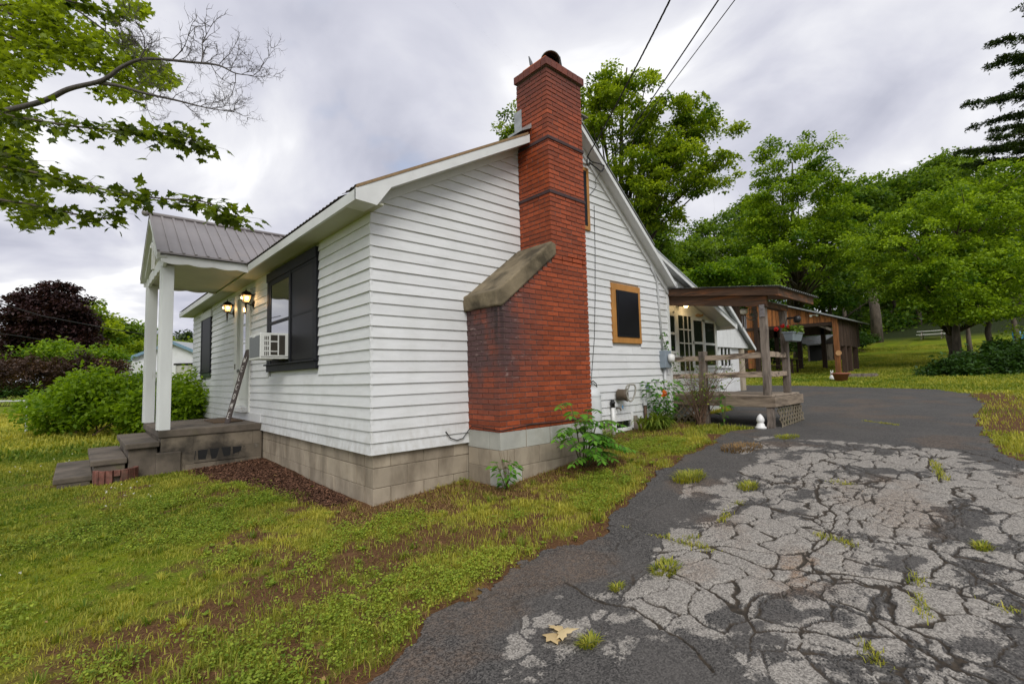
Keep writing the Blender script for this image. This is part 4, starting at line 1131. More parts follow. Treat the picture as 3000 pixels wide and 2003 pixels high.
# ================================================================== things on and by the front wall
def lantern(y, label):
    t = empty('wall_lantern', (0, y, 2.70), label, 'lantern', 'lanterns beside the front door')
    x = -.14
    MB().lathe([(.0, 0), (.055, .0), (.05, .015), (.02, .03)], (-.02, y, 2.69), 12, (-1, 0, 0)).box(-.03, -.02, y-.035, y+.035, 2.61, 2.77).build('back_plate', M['iron'], t)
    MB().tube([(-.03, y, 2.69), (-.07, y, 2.675), (-.11, y, 2.695), (x, y, 2.71)], .011, 8).build('arm', M['iron'], t, True)
    MB().tube([(x, y, 2.50), (x, y, 2.60), (x, y, 2.70)], [.004, .014, .020], 8).build('tail', M['iron'], t, True)
    # four-sided cage
    w0, w1, z0, z1 = .045, .072, 2.715, 2.83
    MB().lathe([(.052*1.2, -.012), (.052*1.2, 0)], (x, y, z0), 4).build('cage_base', M['iron'], t)
    for a in range(4):
        sx, sy = ((1, 1), (1, -1), (-1, -1), (-1, 1))[a]
        MB().tube([(x+sx*w0, y+sy*w0, z0), (x+sx*w1, y+sy*w1, z1)], .006, 5).build('cage_bar', M['iron'], t)
    g0, g1 = w0-.003, w1-.003
    MB().hexa([(x-g0, y-g0, z0), (x+g0, y-g0, z0), (x+g0, y+g0, z0), (x-g0, y+g0, z0), (x-g1, y-g1, z1), (x+g1, y-g1, z1), (x+g1, y+g1, z1), (x-g1, y+g1, z1)]).build('glass', M['lantern_glass'], t)
    MB().lathe([(0, -.035), (.028, -.02), (.030, .01), (.0, .03)], (x-.0, y-.055, 2.792), 10).lathe([(0, -.035), (.028, -.02), (.030, .01), (.0, .03)], (x-.055, y, 2.792), 10).build('flame_glow', M['bulb'], t, True)
    MB().add([(x-.105, y-.105, z1), (x+.105, y-.105, z1), (x+.105, y+.105, z1), (x-.105, y+.105, z1), (x-.05, y-.05, z1+.055), (x+.05, y-.05, z1+.055), (x+.05, y+.05, z1+.055), (x-.05, y+.05, z1+.055)],
             [(0, 3, 2, 1), (4, 5, 6, 7), (0, 1, 5, 4), (1, 2, 6, 5), (2, 3, 7, 6), (3, 0, 4, 7)]).add([(x-.062, y-.062, z1+.055), (x+.062, y-.062, z1+.055), (x+.062, y+.062, z1+.055), (x-.062, y+.062, z1+.055), (x, y, z1+.095)], [(0, 3, 2, 1), (0, 1, 4), (1, 2, 4), (2, 3, 4), (3, 0, 4)]).build('roof', M['iron'], t)
    MB().lathe([(.006, 0), (.012, .012), (.004, .03), (.002, .05)], (x, y, z1+.085), 8).build('finial', M['iron'], t)
    ld = bpy.data.lights.new('lantern_light', 'POINT'); ld.energy = .8; ld.color = (1, .62, .28); ld.shadow_soft_size = .04
    lo = bpy.data.objects.new('lantern_light', ld); COL.objects.link(lo); lo.location = (x+.0, y-.10, 2.76); adopt(lo, t)
lantern(4.50, 'lit black wall lantern between the front door and the wide black window')
lantern(5.90, 'lit black wall lantern on the far side of the front door')

# window air conditioner
ac = empty('air_conditioner', (-.2, 2.8, 1.64), 'white window air conditioner jutting from the black front window', 'air conditioner')
AX, AY0, AY1, AZ0, AZ1 = -.415, 2.525, 3.10, 1.645, 2.01
MB().box(AX, -.03, AY0, AY1, AZ0, AZ1).build('casing', M['ac'], ac, bevel=.008)
for i in range(4):
    for j in range(3):
        zc = AZ0+.075+i*.072
        MB().box(AX+.055+j*.022, AX+.066+j*.022, AY0-.003, AY0+.01, zc-.026, zc+.026).build('vent_slot', M['ac_dark'], ac)
for (xa, xb, za, zb) in ((.135, .225, .255, .335), (.135, .225, .115, .235), (.135, .225, .055, .10), (.245, .325, .055, .335)):
    MB().box(AX+xa, AX+xb, AY0-.003, AY0+.01, AZ0+za, AZ0+zb).build('grille', M['ac_dark'], ac)
MB().box(AX-.003, AX+.01, AY0+.02, AY1-.03, AZ0+.03, AZ1-.035).build('condenser_fins', M['ac_fin'], ac)
MB().box(AX-.006, AX+.004, AY0+.25, AY0+.37, AZ1-.05, AZ1-.01).build('rear_tab', M['ac'], ac)
MB().box(AX+.01, -.05, AY0-.004, AY0+.006, AZ0+.028, AZ0+.034).build('base_seam', M['ac_dark'], ac)
MB().beam((-.05, 2.62, 1.60), (-.22, 2.62, 1.645), .02, .02).beam((-.05, 2.75, 1.60), (-.2, 2.75, 1.645), .02, .02).build('bracket', M['iron'], ac)

# leaning WELCOME sign
sg = empty('welcome_sign', (-.40, 4.45, .66), 'tall narrow brown welcome board leaning beside the front door', 'sign')
B0 = Vector((-.415, 4.44, .66)); B1 = Vector((-.062, 4.655, 1.90))
up_ = (B1-B0).normalized(); wd = Vector((.32, -.95, 0)); wd = (wd - up_*wd.dot(up_)).normalized(); nr = wd.cross(up_).normalized()
if nr.dot(Vector(CAM)-B0) < 0: nr = -nr
L_ = (B1-B0).length; W_ = .125
def sgp(a, b, c=0): return B0 + wd*a + up_*b + nr*c
MB().hexa([sgp(-W_/2, 0, -.02), sgp(W_/2, 0, -.02), sgp(W_/2, 0, 0), sgp(-W_/2, 0, 0), sgp(-W_/2, L_, -.02), sgp(W_/2, L_, -.02), sgp(W_/2, L_, 0), sgp(-W_/2, L_, 0)]).build('board', M['sign'], sg)
LET = {'W': [((-1, 1), (-.55, -1)), ((-.55, -1), (0, .4)), ((0, .4), (.55, -1)), ((.55, -1), (1, 1))], 'E': [((-.7, 1), (-.7, -1)), ((-.7, 1), (.7, 1)), ((-.7, 0), (.45, 0)), ((-.7, -1), (.7, -1))],
       'L': [((-.6, 1), (-.6, -1)), ((-.6, -1), (.7, -1))], 'C': [((.7, .7), (.2, 1)), ((.2, 1), (-.5, .75)), ((-.5, .75), (-.75, 0)), ((-.75, 0), (-.5, -.75)), ((-.5, -.75), (.2, -1)), ((.2, -1), (.7, -.7))],
       'O': [((0, 1), (.65, .6)), ((.65, .6), (.75, 0)), ((.75, 0), (.65, -.6)), ((.65, -.6), (0, -1)), ((0, -1), (-.65, -.6)), ((-.65, -.6), (-.75, 0)), ((-.75, 0), (-.65, .6)), ((-.65, .6), (0, 1))],
       'M': [((-.85, -1), (-.7, 1)), ((-.7, 1), (0, -.3)), ((0, -.3), (.7, 1)), ((.7, 1), (.85, -1))]}
sx_ = 1 if wd.dot(Vector(RT)) > 0 else -1
for i, ch in enumerate('WELCOME'):
    cz = L_*.93 - .02 - (i+.5)*(L_*.88/7); mb = MB()
    for (a, b), (c, d) in LET[ch]:
        mb.beam(sgp(sx_*a*.032, cz+b*.048, .002), sgp(sx_*c*.032, cz+d*.048, .002), .011, .003, nr)
    mb.build('letter', M['sign_text'], sg)
tag(MB().box(-.56, -.12, 4.66, 5.50, .656, .672).build('doormat', M['mat_door'], None, bevel=.004), 'flat brown doormat on the concrete stoop', 'doormat')

# half-round brick planter beside the steps
pl = empty('brick_planter', (-1.85, 3.85, 0), 'low half round planter of upright bricks beside the front steps', 'planter')
cx_, cy_ = -1.84, 3.93
OLDB = unit_block('brick', M['old_brick'])
for i in range(9):
    a = pi + pi*(i+.5)/9
    xx, yy = cx_+.215*cos(a), cy_+.20*sin(a)
    if i == 4:
        put(OLDB, 'brick', (xx, yy, .155), (.066, .05, .075), pl, a+pi/2); continue
    put(OLDB, 'brick', (xx, yy, .085), (.070, .055, .215), pl, a+pi/2)
MB().lathe([(.17, 0), (.17, .14)], (cx_, cy_, .0), 18).build('planter_soil', M['concrete'], pl)
# ================================================================== services on the gable wall
mt = empty('electric_meter', (5.75, 0, 1.4), 'grey electric meter box with glass dial on the gable wall', 'meter')
MB().box(5.66, 5.88, -.13, -.01, 1.40, 1.72).build('meter_box', M['steel_box'], mt, bevel=.01)
MB().lathe([(.085, 0), (.085, .05), (.07, .10), (.0, .11)], (5.80, -.12, 1.575), 16, (.35, -1, 0)).build('dial', M['white_plastic'], mt, True)
cd = empty('service_conduit', (5.7, -.03, .5), 'white electrical conduit running down the gable corner through the meter', 'conduit')
pA = px(*(1650+1000*.2554, 780+0*.2554), y=-.03); pB = px(1650+1075*.2554, 780+180*.2554, y=-.03)
MB().tube([pA, px(1650+1050*.2554, 780+100*.2554, y=-.03), pB, px(1650+1095*.2554, 780+420*.2554, y=-.03), (5.745, -.03, 1.74)], .022, 8).build('upper_pipe', M['conduit'], cd, True)
MB().tube([(5.76, -.05, 1.41), (5.77, -.05, .70), (5.77, -.05, .35)], .03, 8).build('lower_pipe', M['conduit'], cd, True)
gc = empty('gas_cylinder', (3.24, -.25, .28), 'tall pale grey gas cylinder standing behind the chimney', 'gas cylinder')
MB().lathe([(.17, 0), (.19, .03), (.19, .72), (.185, .76), (.15, .83), (.07, .86)], (3.245, -.25, .27), 24).build('tank', M['tank'], gc, True)
MB().lathe([(.194, 0), (.194, .02), (.18, .02)], (3.245, -.25, 1.0), 24).build('collar_band', M['tank'], gc)
MB().lathe([(.03, 0), (.035, .04), (.03, .09), (.015, .10)], (3.245, -.25, 1.13), 10).build('valve', M['galv'], gc)
MB().tube([(3.245, -.25, 1.20), (3.33, -.22, 1.21), (3.40, -.20, 1.20)], .02, 8).build('regulator', M['galv'], gc)
tag(MB().tube([(3.40, -.2, 1.20), (3.5, -.15, 1.22), (3.62, -.12, 1.17), (3.66, -.10, 1.12), (3.55, -.12, 1.18), (3.42, -.1, 1.14), (3.40, -.06, 1.05), (3.42, -.04, .9), (3.46, -.04, .75), (3.42, -.04, .66)], .007, 6).build('gas_hose', M['cable'], None, True), 'thin black gas hose looping from the grey cylinder', 'hose')
vp = empty('vent_pipe', (4.10, -.06, .33), 'white plastic vent pipe with a black cap by the basement window', 'pipe')
MB().tube([(4.10, -.06, .30), (4.10, -.06, .79)], .028, 12).build('pipe', M['white_plastic'], vp, True)
MB().lathe([(.034, 0), (.036, .06), (.042, .065), (.042, .085), (.030, .09), (.03, .12)], (4.10, -.06, .78), 12).build('cap', M['black_plastic'], vp, True)
hh = empty('hose_hanger', (4.35, -.12, .97), 'rusty wall hose reel holder with a grey hose loop', 'hose holder')
MB().lathe([(.07, 0), (.095, .02), (.09, .12), (.11, .17), (.10, .17), (.08, .12)], (4.28, -.02, .97), 16, (.45, -1, 0)).build('holder', M['brass'], hh, True)
lp = [(4.40+.09*cos(a)+.02*sin(a), -.21-.03*cos(a), 1.03+.135*sin(a)+.03*cos(2*a)) for a in np.linspace(0, 2*pi, 22)]
MB().tube(lp, .014, 8, False).build('hose_loop', M['hose'], hh, True)
MB().tube([(4.40, -.2, 1.14), (4.37, -.18, 1.06), (4.33, -.17, .99)], .012, 6).build('hose_tail', M['hose'], hh)
tp = empty('garden_tap', (4.27, -.05, .75), 'small garden tap with blue handle low on the gable wall', 'tap')
MB().tube([(4.26, -.01, .755), (4.26, -.09, .755), (4.26, -.10, .72)], .013, 8).build('spout', M['brass'], tp, True)
MB().lathe([(.0, 0), (.030, .004), (.030, .014), (0, .018)], (4.30, -.10, .77), 8, (.6, -1, .2)).build('handle', M['blue'], tp, True)
jb = empty('junction_box', (5.18, -.03, 1.06), 'small grey junction box with conduit above a rusty pipe', 'junction box')
MB().box(5.14, 5.225, -.06, -.01, 1.01, 1.12).build('box', M['steel_box'], jb, bevel=.005)
MB().tube([(5.16, -.04, 1.02), (5.15, -.045, .92), (5.12, -.05, .86), (5.08, -.055, .80)], .012, 6).build('conduit', M['conduit'], jb, True)
MB().tube([(5.04, -.06, .33), (5.04, -.06, .77)], .026, 10).build('rusty_pipe', M['rust'], jb, True)
MB().lathe([(.036, 0), (.036, .05), (.02, .06)], (5.04, -.06, .76), 10).build('pipe_clamp', M['conduit'], jb)
# wires
tag(MB().tube([(3.86, -.025, 4.05), (3.84, -.026, 3.3), (3.80, -.026, 2.6), (3.74, -.026, 1.9), (3.66, -.026, 1.45), (3.60, -.026, 1.12)], .0045, 5).build('wall_cable', M['cable'], None), 'thin black cable running down the white gable right of the chimney', 'cable')
cbp = [(.90, -.03, .70), (.96, -.035, .62), (1.05, -.035, .585), (1.14, -.035, .60), (1.2, -.035, .66), (1.225, -.10, .74), (1.228, -.3, .73), (1.226, -.58, .715), (1.26, -.612, .715), (1.7, -.61, .745), (2.2, -.61, .735), (2.8, -.61, .745)]
tag(MB().tube(cbp, .006, 5).build('base_cable', M['cable'], None), 'thin black cable stapled along the foot of the red chimney', 'cable')
def sag_line(p0, p1, sag, n=24):
    p0 = np.array(p0); p1 = np.array(p1)
    return [tuple(p0+(p1-p0)*t + np.array([0, 0, -sag*4*t*(1-t)])) for t in np.linspace(0, 1, n)]
anchor = px(1650+275*.2554, 400+235*.2554, y=-.25)
iw = empty('service_drop', tuple(anchor), 'thick black twisted service cable dropping from above to the gable', 'cable')
far1 = px(1517*DK, 0, t=4.6); far1b = far1 + (far1-anchor)*1.3
mid_line = sag_line(anchor, far1b, .16, 8)
def smooth_path(pts, n=8):
    P = [Vector(p) for p in pts]; P = [P[0]*2-P[1]] + P + [P[-1]*2-P[-2]]; out = []
    for i in range(1, len(P)-2):
        for k in range(n):
            t = k/n; a, b, c, d = P[i-1], P[i], P[i+1], P[i+2]
            out.append(.5*((2*b)+(-a+c)*t+(2*a-5*b+4*c-d)*t*t+(-a+3*b-3*c+d)*t**3))
    out.append(P[-2]); return out
sp_ = smooth_path(mid_line, 24)
for q in range(3):
    pts = []
    for i, p in enumerate(sp_):
        a = i*.9+q*2*pi/3
        pts.append(p + Vector((cos(a)*.006, sin(a)*.006, cos(a+1)*.003)))
    MB().tube(pts, .0065, 6).build('strand', M['cable'], iw, True)
ins = MB().lathe([(.03, 0), (.04, .03), (.03, .05), (.045, .08), (.02, .10)], (3.62, -.12, 4.62), 12); ins.build('insulator', M['galv'], iw, True)
wh = [anchor, px(1650+330*.2554, 400+290*.2554, y=-.22), px(1650+440*.2554, 400+320*.2554, y=-.21), px(1650+470*.2554, 400+350*.2554, y=-.21), px(1650+440*.2554, 400+400*.2554, y=-.2), px(1650+380*.2554, 400+360*.2554, y=-.2), px(1650+300*.2554, 400+300*.2554, y=-.2)]
MB().tube(smooth_path([tuple(p) for p in wh], 6), .010, 6).build('drip_loop', M['cable'], iw, True)
lw_ = [px(1650+470*.2554, 400+350*.2554, y=-.2), px(1650+370*.2554, 400+500*.2554, y=-.05), px(1650+375*.2554, 400+580*.2554, y=-.03), px(1650+290*.2554, 400+690*.2554, y=-.03), px(1650+290*.2554, 400+760*.2554, y=-.03)]
MB().tube(smooth_path([tuple(p) for p in lw_], 6), .004, 5).build('loose_wire', M['cable'], iw)
for (u, vv, r, lab) in ((1650, 0, .008, 'upper black phone wire crossing the sky above the green maple'), (1688, 0, .005, 'thinner lower phone wire beside the upper black wire in the sky')):
    e0 = px(1650+ (500 if r > .006 else 520)*.2554, 400+(330 if r > .006 else 340)*.2554, y=-.2)
    q1 = px(u*DK, -20, t=4.5); q2 = q1+(q1-e0)*1.4
    tag(MB().tube(sag_line(e0, q2, .05, 20), r, 6).build('phone_wire', M['cable'], None, True), lab, 'wire')
# ================================================================== REAR ADDITION (shed-roofed wing behind the side porch)
W = lambda p: (1850+p[0]*750/2178, 780+p[1]*750/2178)
Bz = lambda p: (2000+p[0]*400/2323, 820+p[1]*400/2323)
Gz = lambda p: (2200+p[0]*400/2323, 880+p[1]*400/2323)
Kz = lambda p: (2600+p[0]*400/1792, 900+p[1]*400/1792)
add = empty('rear_addition', (7.4, 2, .4), 'white shed roofed rear wing with glazed door behind the timber porch', 'building')
DY = .25; AX1 = 8.66
MB().prism([(6.08, DY, .35), (AX1, DY, .35), (AX1, DY, z_shed(AX1)-.10), (6.08, DY, z_shed(6.08)-.10)], (0, 4.2, 0)).build('wall', M['door_white'], add)
sr_ = MB()
sr_.hexa([(5.35, -.19, z_shed(5.35)-.03), (8.95, -.10, z_shed(8.95)-.03), (8.95, 5, z_shed(8.95)-.03), (5.35, 5, z_shed(5.35)-.03), (5.35, -.19, z_shed(5.35)), (8.95, -.10, z_shed(8.95)), (8.95, 5, z_shed(8.95)), (5.35, 5, z_shed(5.35))])
aroof = sr_.build('roof', M['tin'], add)
MB().hexa([(5.42, -.18, z_shed(5.42)-.10), (8.93, -.09, z_shed(8.93)-.12), (8.93, -.065, z_shed(8.93)-.12), (5.42, -.155, z_shed(5.42)-.10), (5.42, -.18, z_shed(5.42)-.028), (8.93, -.09, z_shed(8.93)-.028), (8.93, -.065, z_shed(8.93)-.028), (5.42, -.155, z_shed(5.42)-.028)]).build('rake_fascia', M['trim'], aroof)
MB().hexa([(5.45, -.16, z_shed(5.45)-.075), (8.9, -.07, z_shed(8.9)-.075), (8.9, DY+.02, z_shed(8.9)-.075), (5.45, DY+.02, z_shed(5.45)-.075), (5.45, -.16, z_shed(5.45)-.06), (8.9, -.07, z_shed(8.9)-.06), (8.9, DY+.02, z_shed(8.9)-.06), (5.45, DY+.02, z_shed(5.45)-.06)]).build('soffit', M['trim'], aroof)
MB().box(8.88, 8.96, -.10, 5, z_shed(8.93)-.13, z_shed(8.93)-.01).build('eave_fascia', M['trim'], aroof)
MB().prism([(5.5, .0, z_shed(5.5)-.09), (6.9, .0, z_shed(6.9)-.09), (6.1, .0, 2.86)], (0, .03, 0)).build('infill_panel', M['trim'], add)
# openings in the door wall, placed on y = DY
def on(p): return px(*W(p), y=DY)
def panel(name, mat, p0, p1, th, par, y=None, dz=0):
    a = px(*W(p0), y=(DY if y is None else y)); b = px(*W(p1), y=(DY if y is None else y))
    return MB().box(a[0], b[0], DY-th, DY+.01, min(a[2], b[2])+dz, max(a[2], b[2])).build(name, mat, par, bevel=.003 if th > .02 else 0)
gdr = panel('glazed_door', M['door_white'], (385, 1010), (512, 405), .03, add)
ga, gb_ = on((408, 890)), on((498, 432))
MB().box(ga[0], gb_[0], DY-.034, DY-.029, ga[2], gb_[2]-.0).build('door_glass', M['glass_dark'], gdr)
for i in (1, 2):
    xx = ga[0]+(gb_[0]-ga[0])*i/3; MB().box(xx-.012, xx+.012, DY-.045, DY-.03, ga[2], gb_[2]).build('glazing_bar', M['door_white'], gdr)
for i in (1, 2, 3):
    zz_ = ga[2]+(gb_[2]-ga[2])*i/4; MB().box(ga[0], gb_[0], DY-.043, DY-.03, zz_-.012, zz_+.012).build('glazing_bar', M['door_white'], gdr)
MB().tube([(gb_[0]+.05-.62, DY-.08, 1.55), (gb_[0]+.05-.62, DY-.08, 1.68)], .012, 6).build('door_handle', M['iron'], gdr)
kp = on((370, 590)); tag(MB().box(kp[0]-.03, kp[0]+.03, DY-.03, DY+.005, kp[2]-.08, kp[2]+.06).build('keypad', M['black_plastic'], None, bevel=.006), 'small black keypad beside the glazed rear door', 'keypad')
for (p0, p1, nm) in (((322, 720), (352, 425), 'window'), ((520, 842), (600, 470), 'window'), ((617, 842), (692, 490), 'window')):
    a, b = on(p0), on(p1)
    w_ = MB().box(a[0], b[0], DY-.02, DY+.01, a[2], b[2]).build(nm, M['glass_dark'], add)
    for (x0_, x1_, z0_, z1_) in ((a[0]-.05, a[0], a[2], b[2]), (b[0], b[0]+.05, a[2], b[2]), (a[0]-.05, b[0]+.05, b[2], b[2]+.06), (a[0]-.05, b[0]+.05, a[2]-.05, a[2])):
        MB().box(x0_, x1_, DY-.035, DY+.01, z0_, z1_).build('window_frame', M['door_white'], w_)
    MB().box(a[0], b[0], DY-.03, DY-.018, (a[2]+b[2])/2-.025, (a[2]+b[2])/2+.025).build('meeting_rail', M['door_white'], w_)
lb = px(*W((462, 338)), y=DY-.16)
bl = empty('porch_light', (lb[0], DY, lb[2]), 'bare lit round bulb above the glazed rear door', 'lamp')
MB().lathe([(0, -.045), (.03, -.035), (.045, 0), (.03, .035), (0, .045)], (lb[0], lb[1], lb[2]), 14).build('bulb', M['bulb'], bl, True)
MB().tube([(lb[0]-.03, DY-.01, lb[2]+.03), (lb[0], lb[1]+.04, lb[2]+.015)], .022, 8).build('lamp_holder', M['brass'], bl)
ld = bpy.data.lights.new('porch_bulb', 'POINT'); ld.energy = 3; ld.color = (1, .70, .36); ld.shadow_soft_size = .05
lo = bpy.data.objects.new('porch_bulb', ld); COL.objects.link(lo); lo.location = (lb[0]+.02, lb[1]-.07, lb[2]); adopt(lo, bl)
fish = on((570, 420)); tag(MB().prism([(fish[0]-.17, DY-.02, fish[2]), (fish[0]-.05, DY-.02, fish[2]+.04), (fish[0]+.10, DY-.02, fish[2]+.02), (fish[0]+.2, DY-.02, fish[2]+.05), (fish[0]+.17, DY-.02, fish[2]+.0), (fish[0]+.05, DY-.02, fish[2]-.03), (fish[0]-.08, DY-.02, fish[2]-.03)], (0, .018, 0)).build('fish_plaque', M['wood_slice'], None), 'small tan carved fish plaque above the rear windows', 'plaque')

# ================================================================== SIDE PORCH (deck, split rails, timber roof)
deck = empty('side_porch', (6.7, -.8, .36), 'weathered timber side porch with split rails, lattice skirt and low brown roof', 'porch')
DX0, DX1, DYF, DZ = 6.10, 7.42, -1.74, .905
y = DYF+.005; i = 0
frm = MB().box(DX0+.03, DX1-.03, DYF+.04, DY-.02, DZ-.20, DZ-.032).build('deck_frame', M['grey_wood'], deck)
x = DX0
while x < DX1-.02:
    e = min(x+.138, DX1)
    MB().box(x, e, DYF-.02+rb.uniform(-.006, .006), DY-.01, DZ-.03, DZ+rb.uniform(-.002, .002)).build('deck_board', M['deck'], frm, bevel=.004)
    x = e+.006
MB().box(DX0-.045, DX0-.002, DYF-.03, -.0, DZ-.195, DZ-.035).build('rim_joist', M['rim_wood'], deck, bevel=.005)
MB().box(DX0-.045, DX1, DYF-.075, DYF-.025, DZ-.19, DZ-.033).build('rim_joist', M['rim_wood'], deck, bevel=.005)
def post(x, y, z0, z1, w, name='post', lean=0.0, mat='grey_wood'):
    mb = MB(); n = 7
    for k in range(4): pass
    pts = [(x+lean*(z-z0)*.1+rb.uniform(-.004, .004), y+rb.uniform(-.004, .004), z) for z in np.linspace(z0, z1, n)]
    b = []
    V_ = []; F_ = []
    for (a, c, z) in pts:
        h = w/2*rb.uniform(.96, 1.04); V_ += [(a-h, c-h, z), (a+h, c-h, z), (a+h, c+h, z), (a-h, c+h, z)]
    for k in range(n-1):
        for q in range(4): F_.append((4*k+q, 4*k+(q+1) % 4, 4*k+4+(q+1) % 4, 4*k+4+q))
    F_ += [(3, 2, 1, 0), tuple(4*(n-1)+q for q in range(4))]
    return MB().add(V_, F_).build(name, M[mat], deck, bevel=.006)
post(DX0+.06, DYF+.07, DZ, 2.48, .105); post(7.06, DYF+.06, DZ, 2.42, .105); post(DX0+.05, -.60, .35, 1.68, .115, 'newel_post')
post(DX0+.02, DYF+.03, .25, DZ-.19, .10, 'foot_post'); post(7.34, DYF+.03, .28, DZ-.19, .09, 'foot_post')
def rail(p0, p1, h0, h1, name='rail'):
    p0 = Vector(p0); p1 = Vector(p1); n = 10; V_ = []; F_ = []
    d = (p1-p0).normalized(); s = d.cross(Vector((0, 0, 1)))
    for k in range(n+1):
        p = p0.lerp(p1, k/n) + Vector((0, 0, rb.uniform(-.008, .008))); hh_ = h0+(h1-h0)*k/n+rb.uniform(-.006, .006); w_ = .035+rb.uniform(-.004, .004)
        V_ += [p-s*w_-Vector((0, 0, hh_/2)), p+s*w_-Vector((0, 0, hh_/2)), p+s*w_*.8+Vector((0, 0, hh_/2)), p-s*w_*.8+Vector((0, 0, hh_/2))]
    for k in range(n):
        for q in range(4): F_.append((4*k+q, 4*k+(q+1) % 4, 4*k+4+(q+1) % 4, 4*k+4+q))
    F_ += [(3, 2, 1, 0), tuple(4*n+q for q in range(4))]
    MB().add(V_, F_).build(name, M['rail_wood'], deck, bevel=.006)
rail((DX0+.03, -.02, 1.555), (DX0+.05, DYF+.02, 1.565), .085, .10); rail((DX0+.03, -.02, 1.235), (DX0+.05, DYF+.02, 1.245), .085, .095)
rail((DX0+.10, DYF+.06, 1.575), (7.06, DYF+.06, 1.565), .10, .085); rail((DX0+.10, DYF+.06, 1.245), (7.06, DYF+.06, 1.25), .095, .085)
# lattice skirt on the driveway side and a low piece on the left
def lattice(x0, x1, y0, y1, zb0, zb1, zt0, zt1, par, tilt=0):
    """strips in both diagonals clipped to the quad"""
    L_ = math.hypot(x1-x0, y1-y0); H = max(zt0-zb0, zt1-zb1); ex, ey = (x1-x0)/L_, (y1-y0)/L_
    fr_ = empty('tmp', (0, 0, 0)); bpy.data.objects.remove(fr_)
    for sgn in (1, -1):
        s = -H
        while s < L_+H:
            pts = []
            for t in np.linspace(0, 1, 15):
                a = s+sgn*t*H*.9; f = a/L_
                if -.0 <= f <= 1.0:
                    zb = zb0+(zb1-zb0)*f; zt = zt0+(zt1-zt0)*f; z = zb+(zt-zb)*t
                    pts.append((x0+ex*a-ey*0, y0+ey*a, z, t))
            if len(pts) > 2:
                a, b = pts[0], pts[-1]; o_ = .006*sgn; nx_, ny_ = ey, -ex
                tl = lambda q: tilt*(1-q[3])
                MB().beam((a[0]+nx_*(o_+tl(a)), a[1]+ny_*(o_+tl(a)), a[2]), (b[0]+nx_*(o_+tl(b)), b[1]+ny_*(o_+tl(b)), b[2]), .032, .009, (nx_, ny_, 0.01)).build('lattice_strip', M['lattice'], par)
            s += .125
sk = MB().box(DX0+.12, DX1-.02, DYF-.03, DYF-.012, DZ-.215, DZ-.19).build('lattice_skirt', M['lattice'], deck)
lattice(DX0+.14, DX1-.0, DYF-.025, DYF-.025, .36, .42, DZ-.20, DZ-.20, sk, .05)
sk2 = MB().box(DX0-.03, DX0-.012, -.02, -.55, DZ-.215, DZ-.19).build('lattice_skirt', M['lattice'], deck)
lattice(DX0-.02, DX0-.02, -.58, -.02, .36, .36, DZ-.20, DZ-.20, sk2)
# roof: sloping down away from the wall, brown fascia, corrugated sheet
def zp(y): return 2.915 + (y-.0)*.130
PXR0, PXR1, PYF = 6.08, 7.86, -1.93
prb = MB().hexa([(PXR0+.02, PYF+.03, zp(PYF)-.05), (PXR1, PYF+.03, zp(PYF)-.05), (PXR1, DY, zp(DY)-.05), (PXR0+.02, DY, zp(DY)-.05), (PXR0+.02, PYF+.03, zp(PYF)-.02), (PXR1, PYF+.03, zp(PYF)-.02), (PXR1, DY, zp(DY)-.02), (PXR0+.02, DY, zp(DY)-.02)]).build('roof', M['brown_wood'], deck)
MB().hexa([(PXR0-.04, PYF, zp(PYF)-.145), (PXR0, PYF, zp(PYF)-.145), (PXR0, -.01, zp(0)-.145), (PXR0-.04, -.01, zp(0)-.145), (PXR0-.04, PYF, zp(PYF)-.01), (PXR0, PYF, zp(PYF)-.01), (PXR0, -.01, zp(0)-.01), (PXR0-.04, -.01, zp(0)-.01)]).build('fascia_board', M['brown_wood'], prb, bevel=.004)
MB().hexa([(PXR0+.02, DYF-.02, 2.36), (PXR0+.09, DYF-.02, 2.36), (PXR0+.09, -.01, 2.60), (PXR0+.02, -.01, 2.60), (PXR0+.02, DYF-.02, zp(DYF)-.05), (PXR0+.09, DYF-.02, zp(DYF)-.05), (PXR0+.09, -.01, zp(0)-.05), (PXR0+.02, -.01, zp(0)-.05)]).build('inner_beam', M['brown_wood'], prb, bevel=.004)
MB().box(PXR0-.04, PXR1-.02, PYF-.035, PYF+.005, zp(PYF)-.155, zp(PYF)-.012).build('front_fascia', M['brown_wood'], prb, bevel=.004)
MB().box(DX0+.02, 7.16, DYF+.0, DYF+.12, 2.36, 2.46).build('front_beam', M['brown_wood'], prb, bevel=.004)
V = []; Fq = []; xs_ = np.arange(PXR0-.08, PXR1+.12, .012)
for xx in xs_:
    a = .012*sin(2*pi*xx/.105); V.append((xx, PYF-.09, zp(PYF-.09)+a)); V.append((xx, DY, zp(DY)+a))
for i in range(len(xs_)-1): Fq.append((2*i, 2*i+2, 2*i+3, 2*i+1))
csh = np_mesh('corrugated_sheet', np.array(V), np.array(Fq), M['galv'], prb); md = csh.modifiers.new('Solidify', 'SOLIDIFY'); md.thickness = .004
V = []; Fq = []
for xx in xs_[::3]: pass
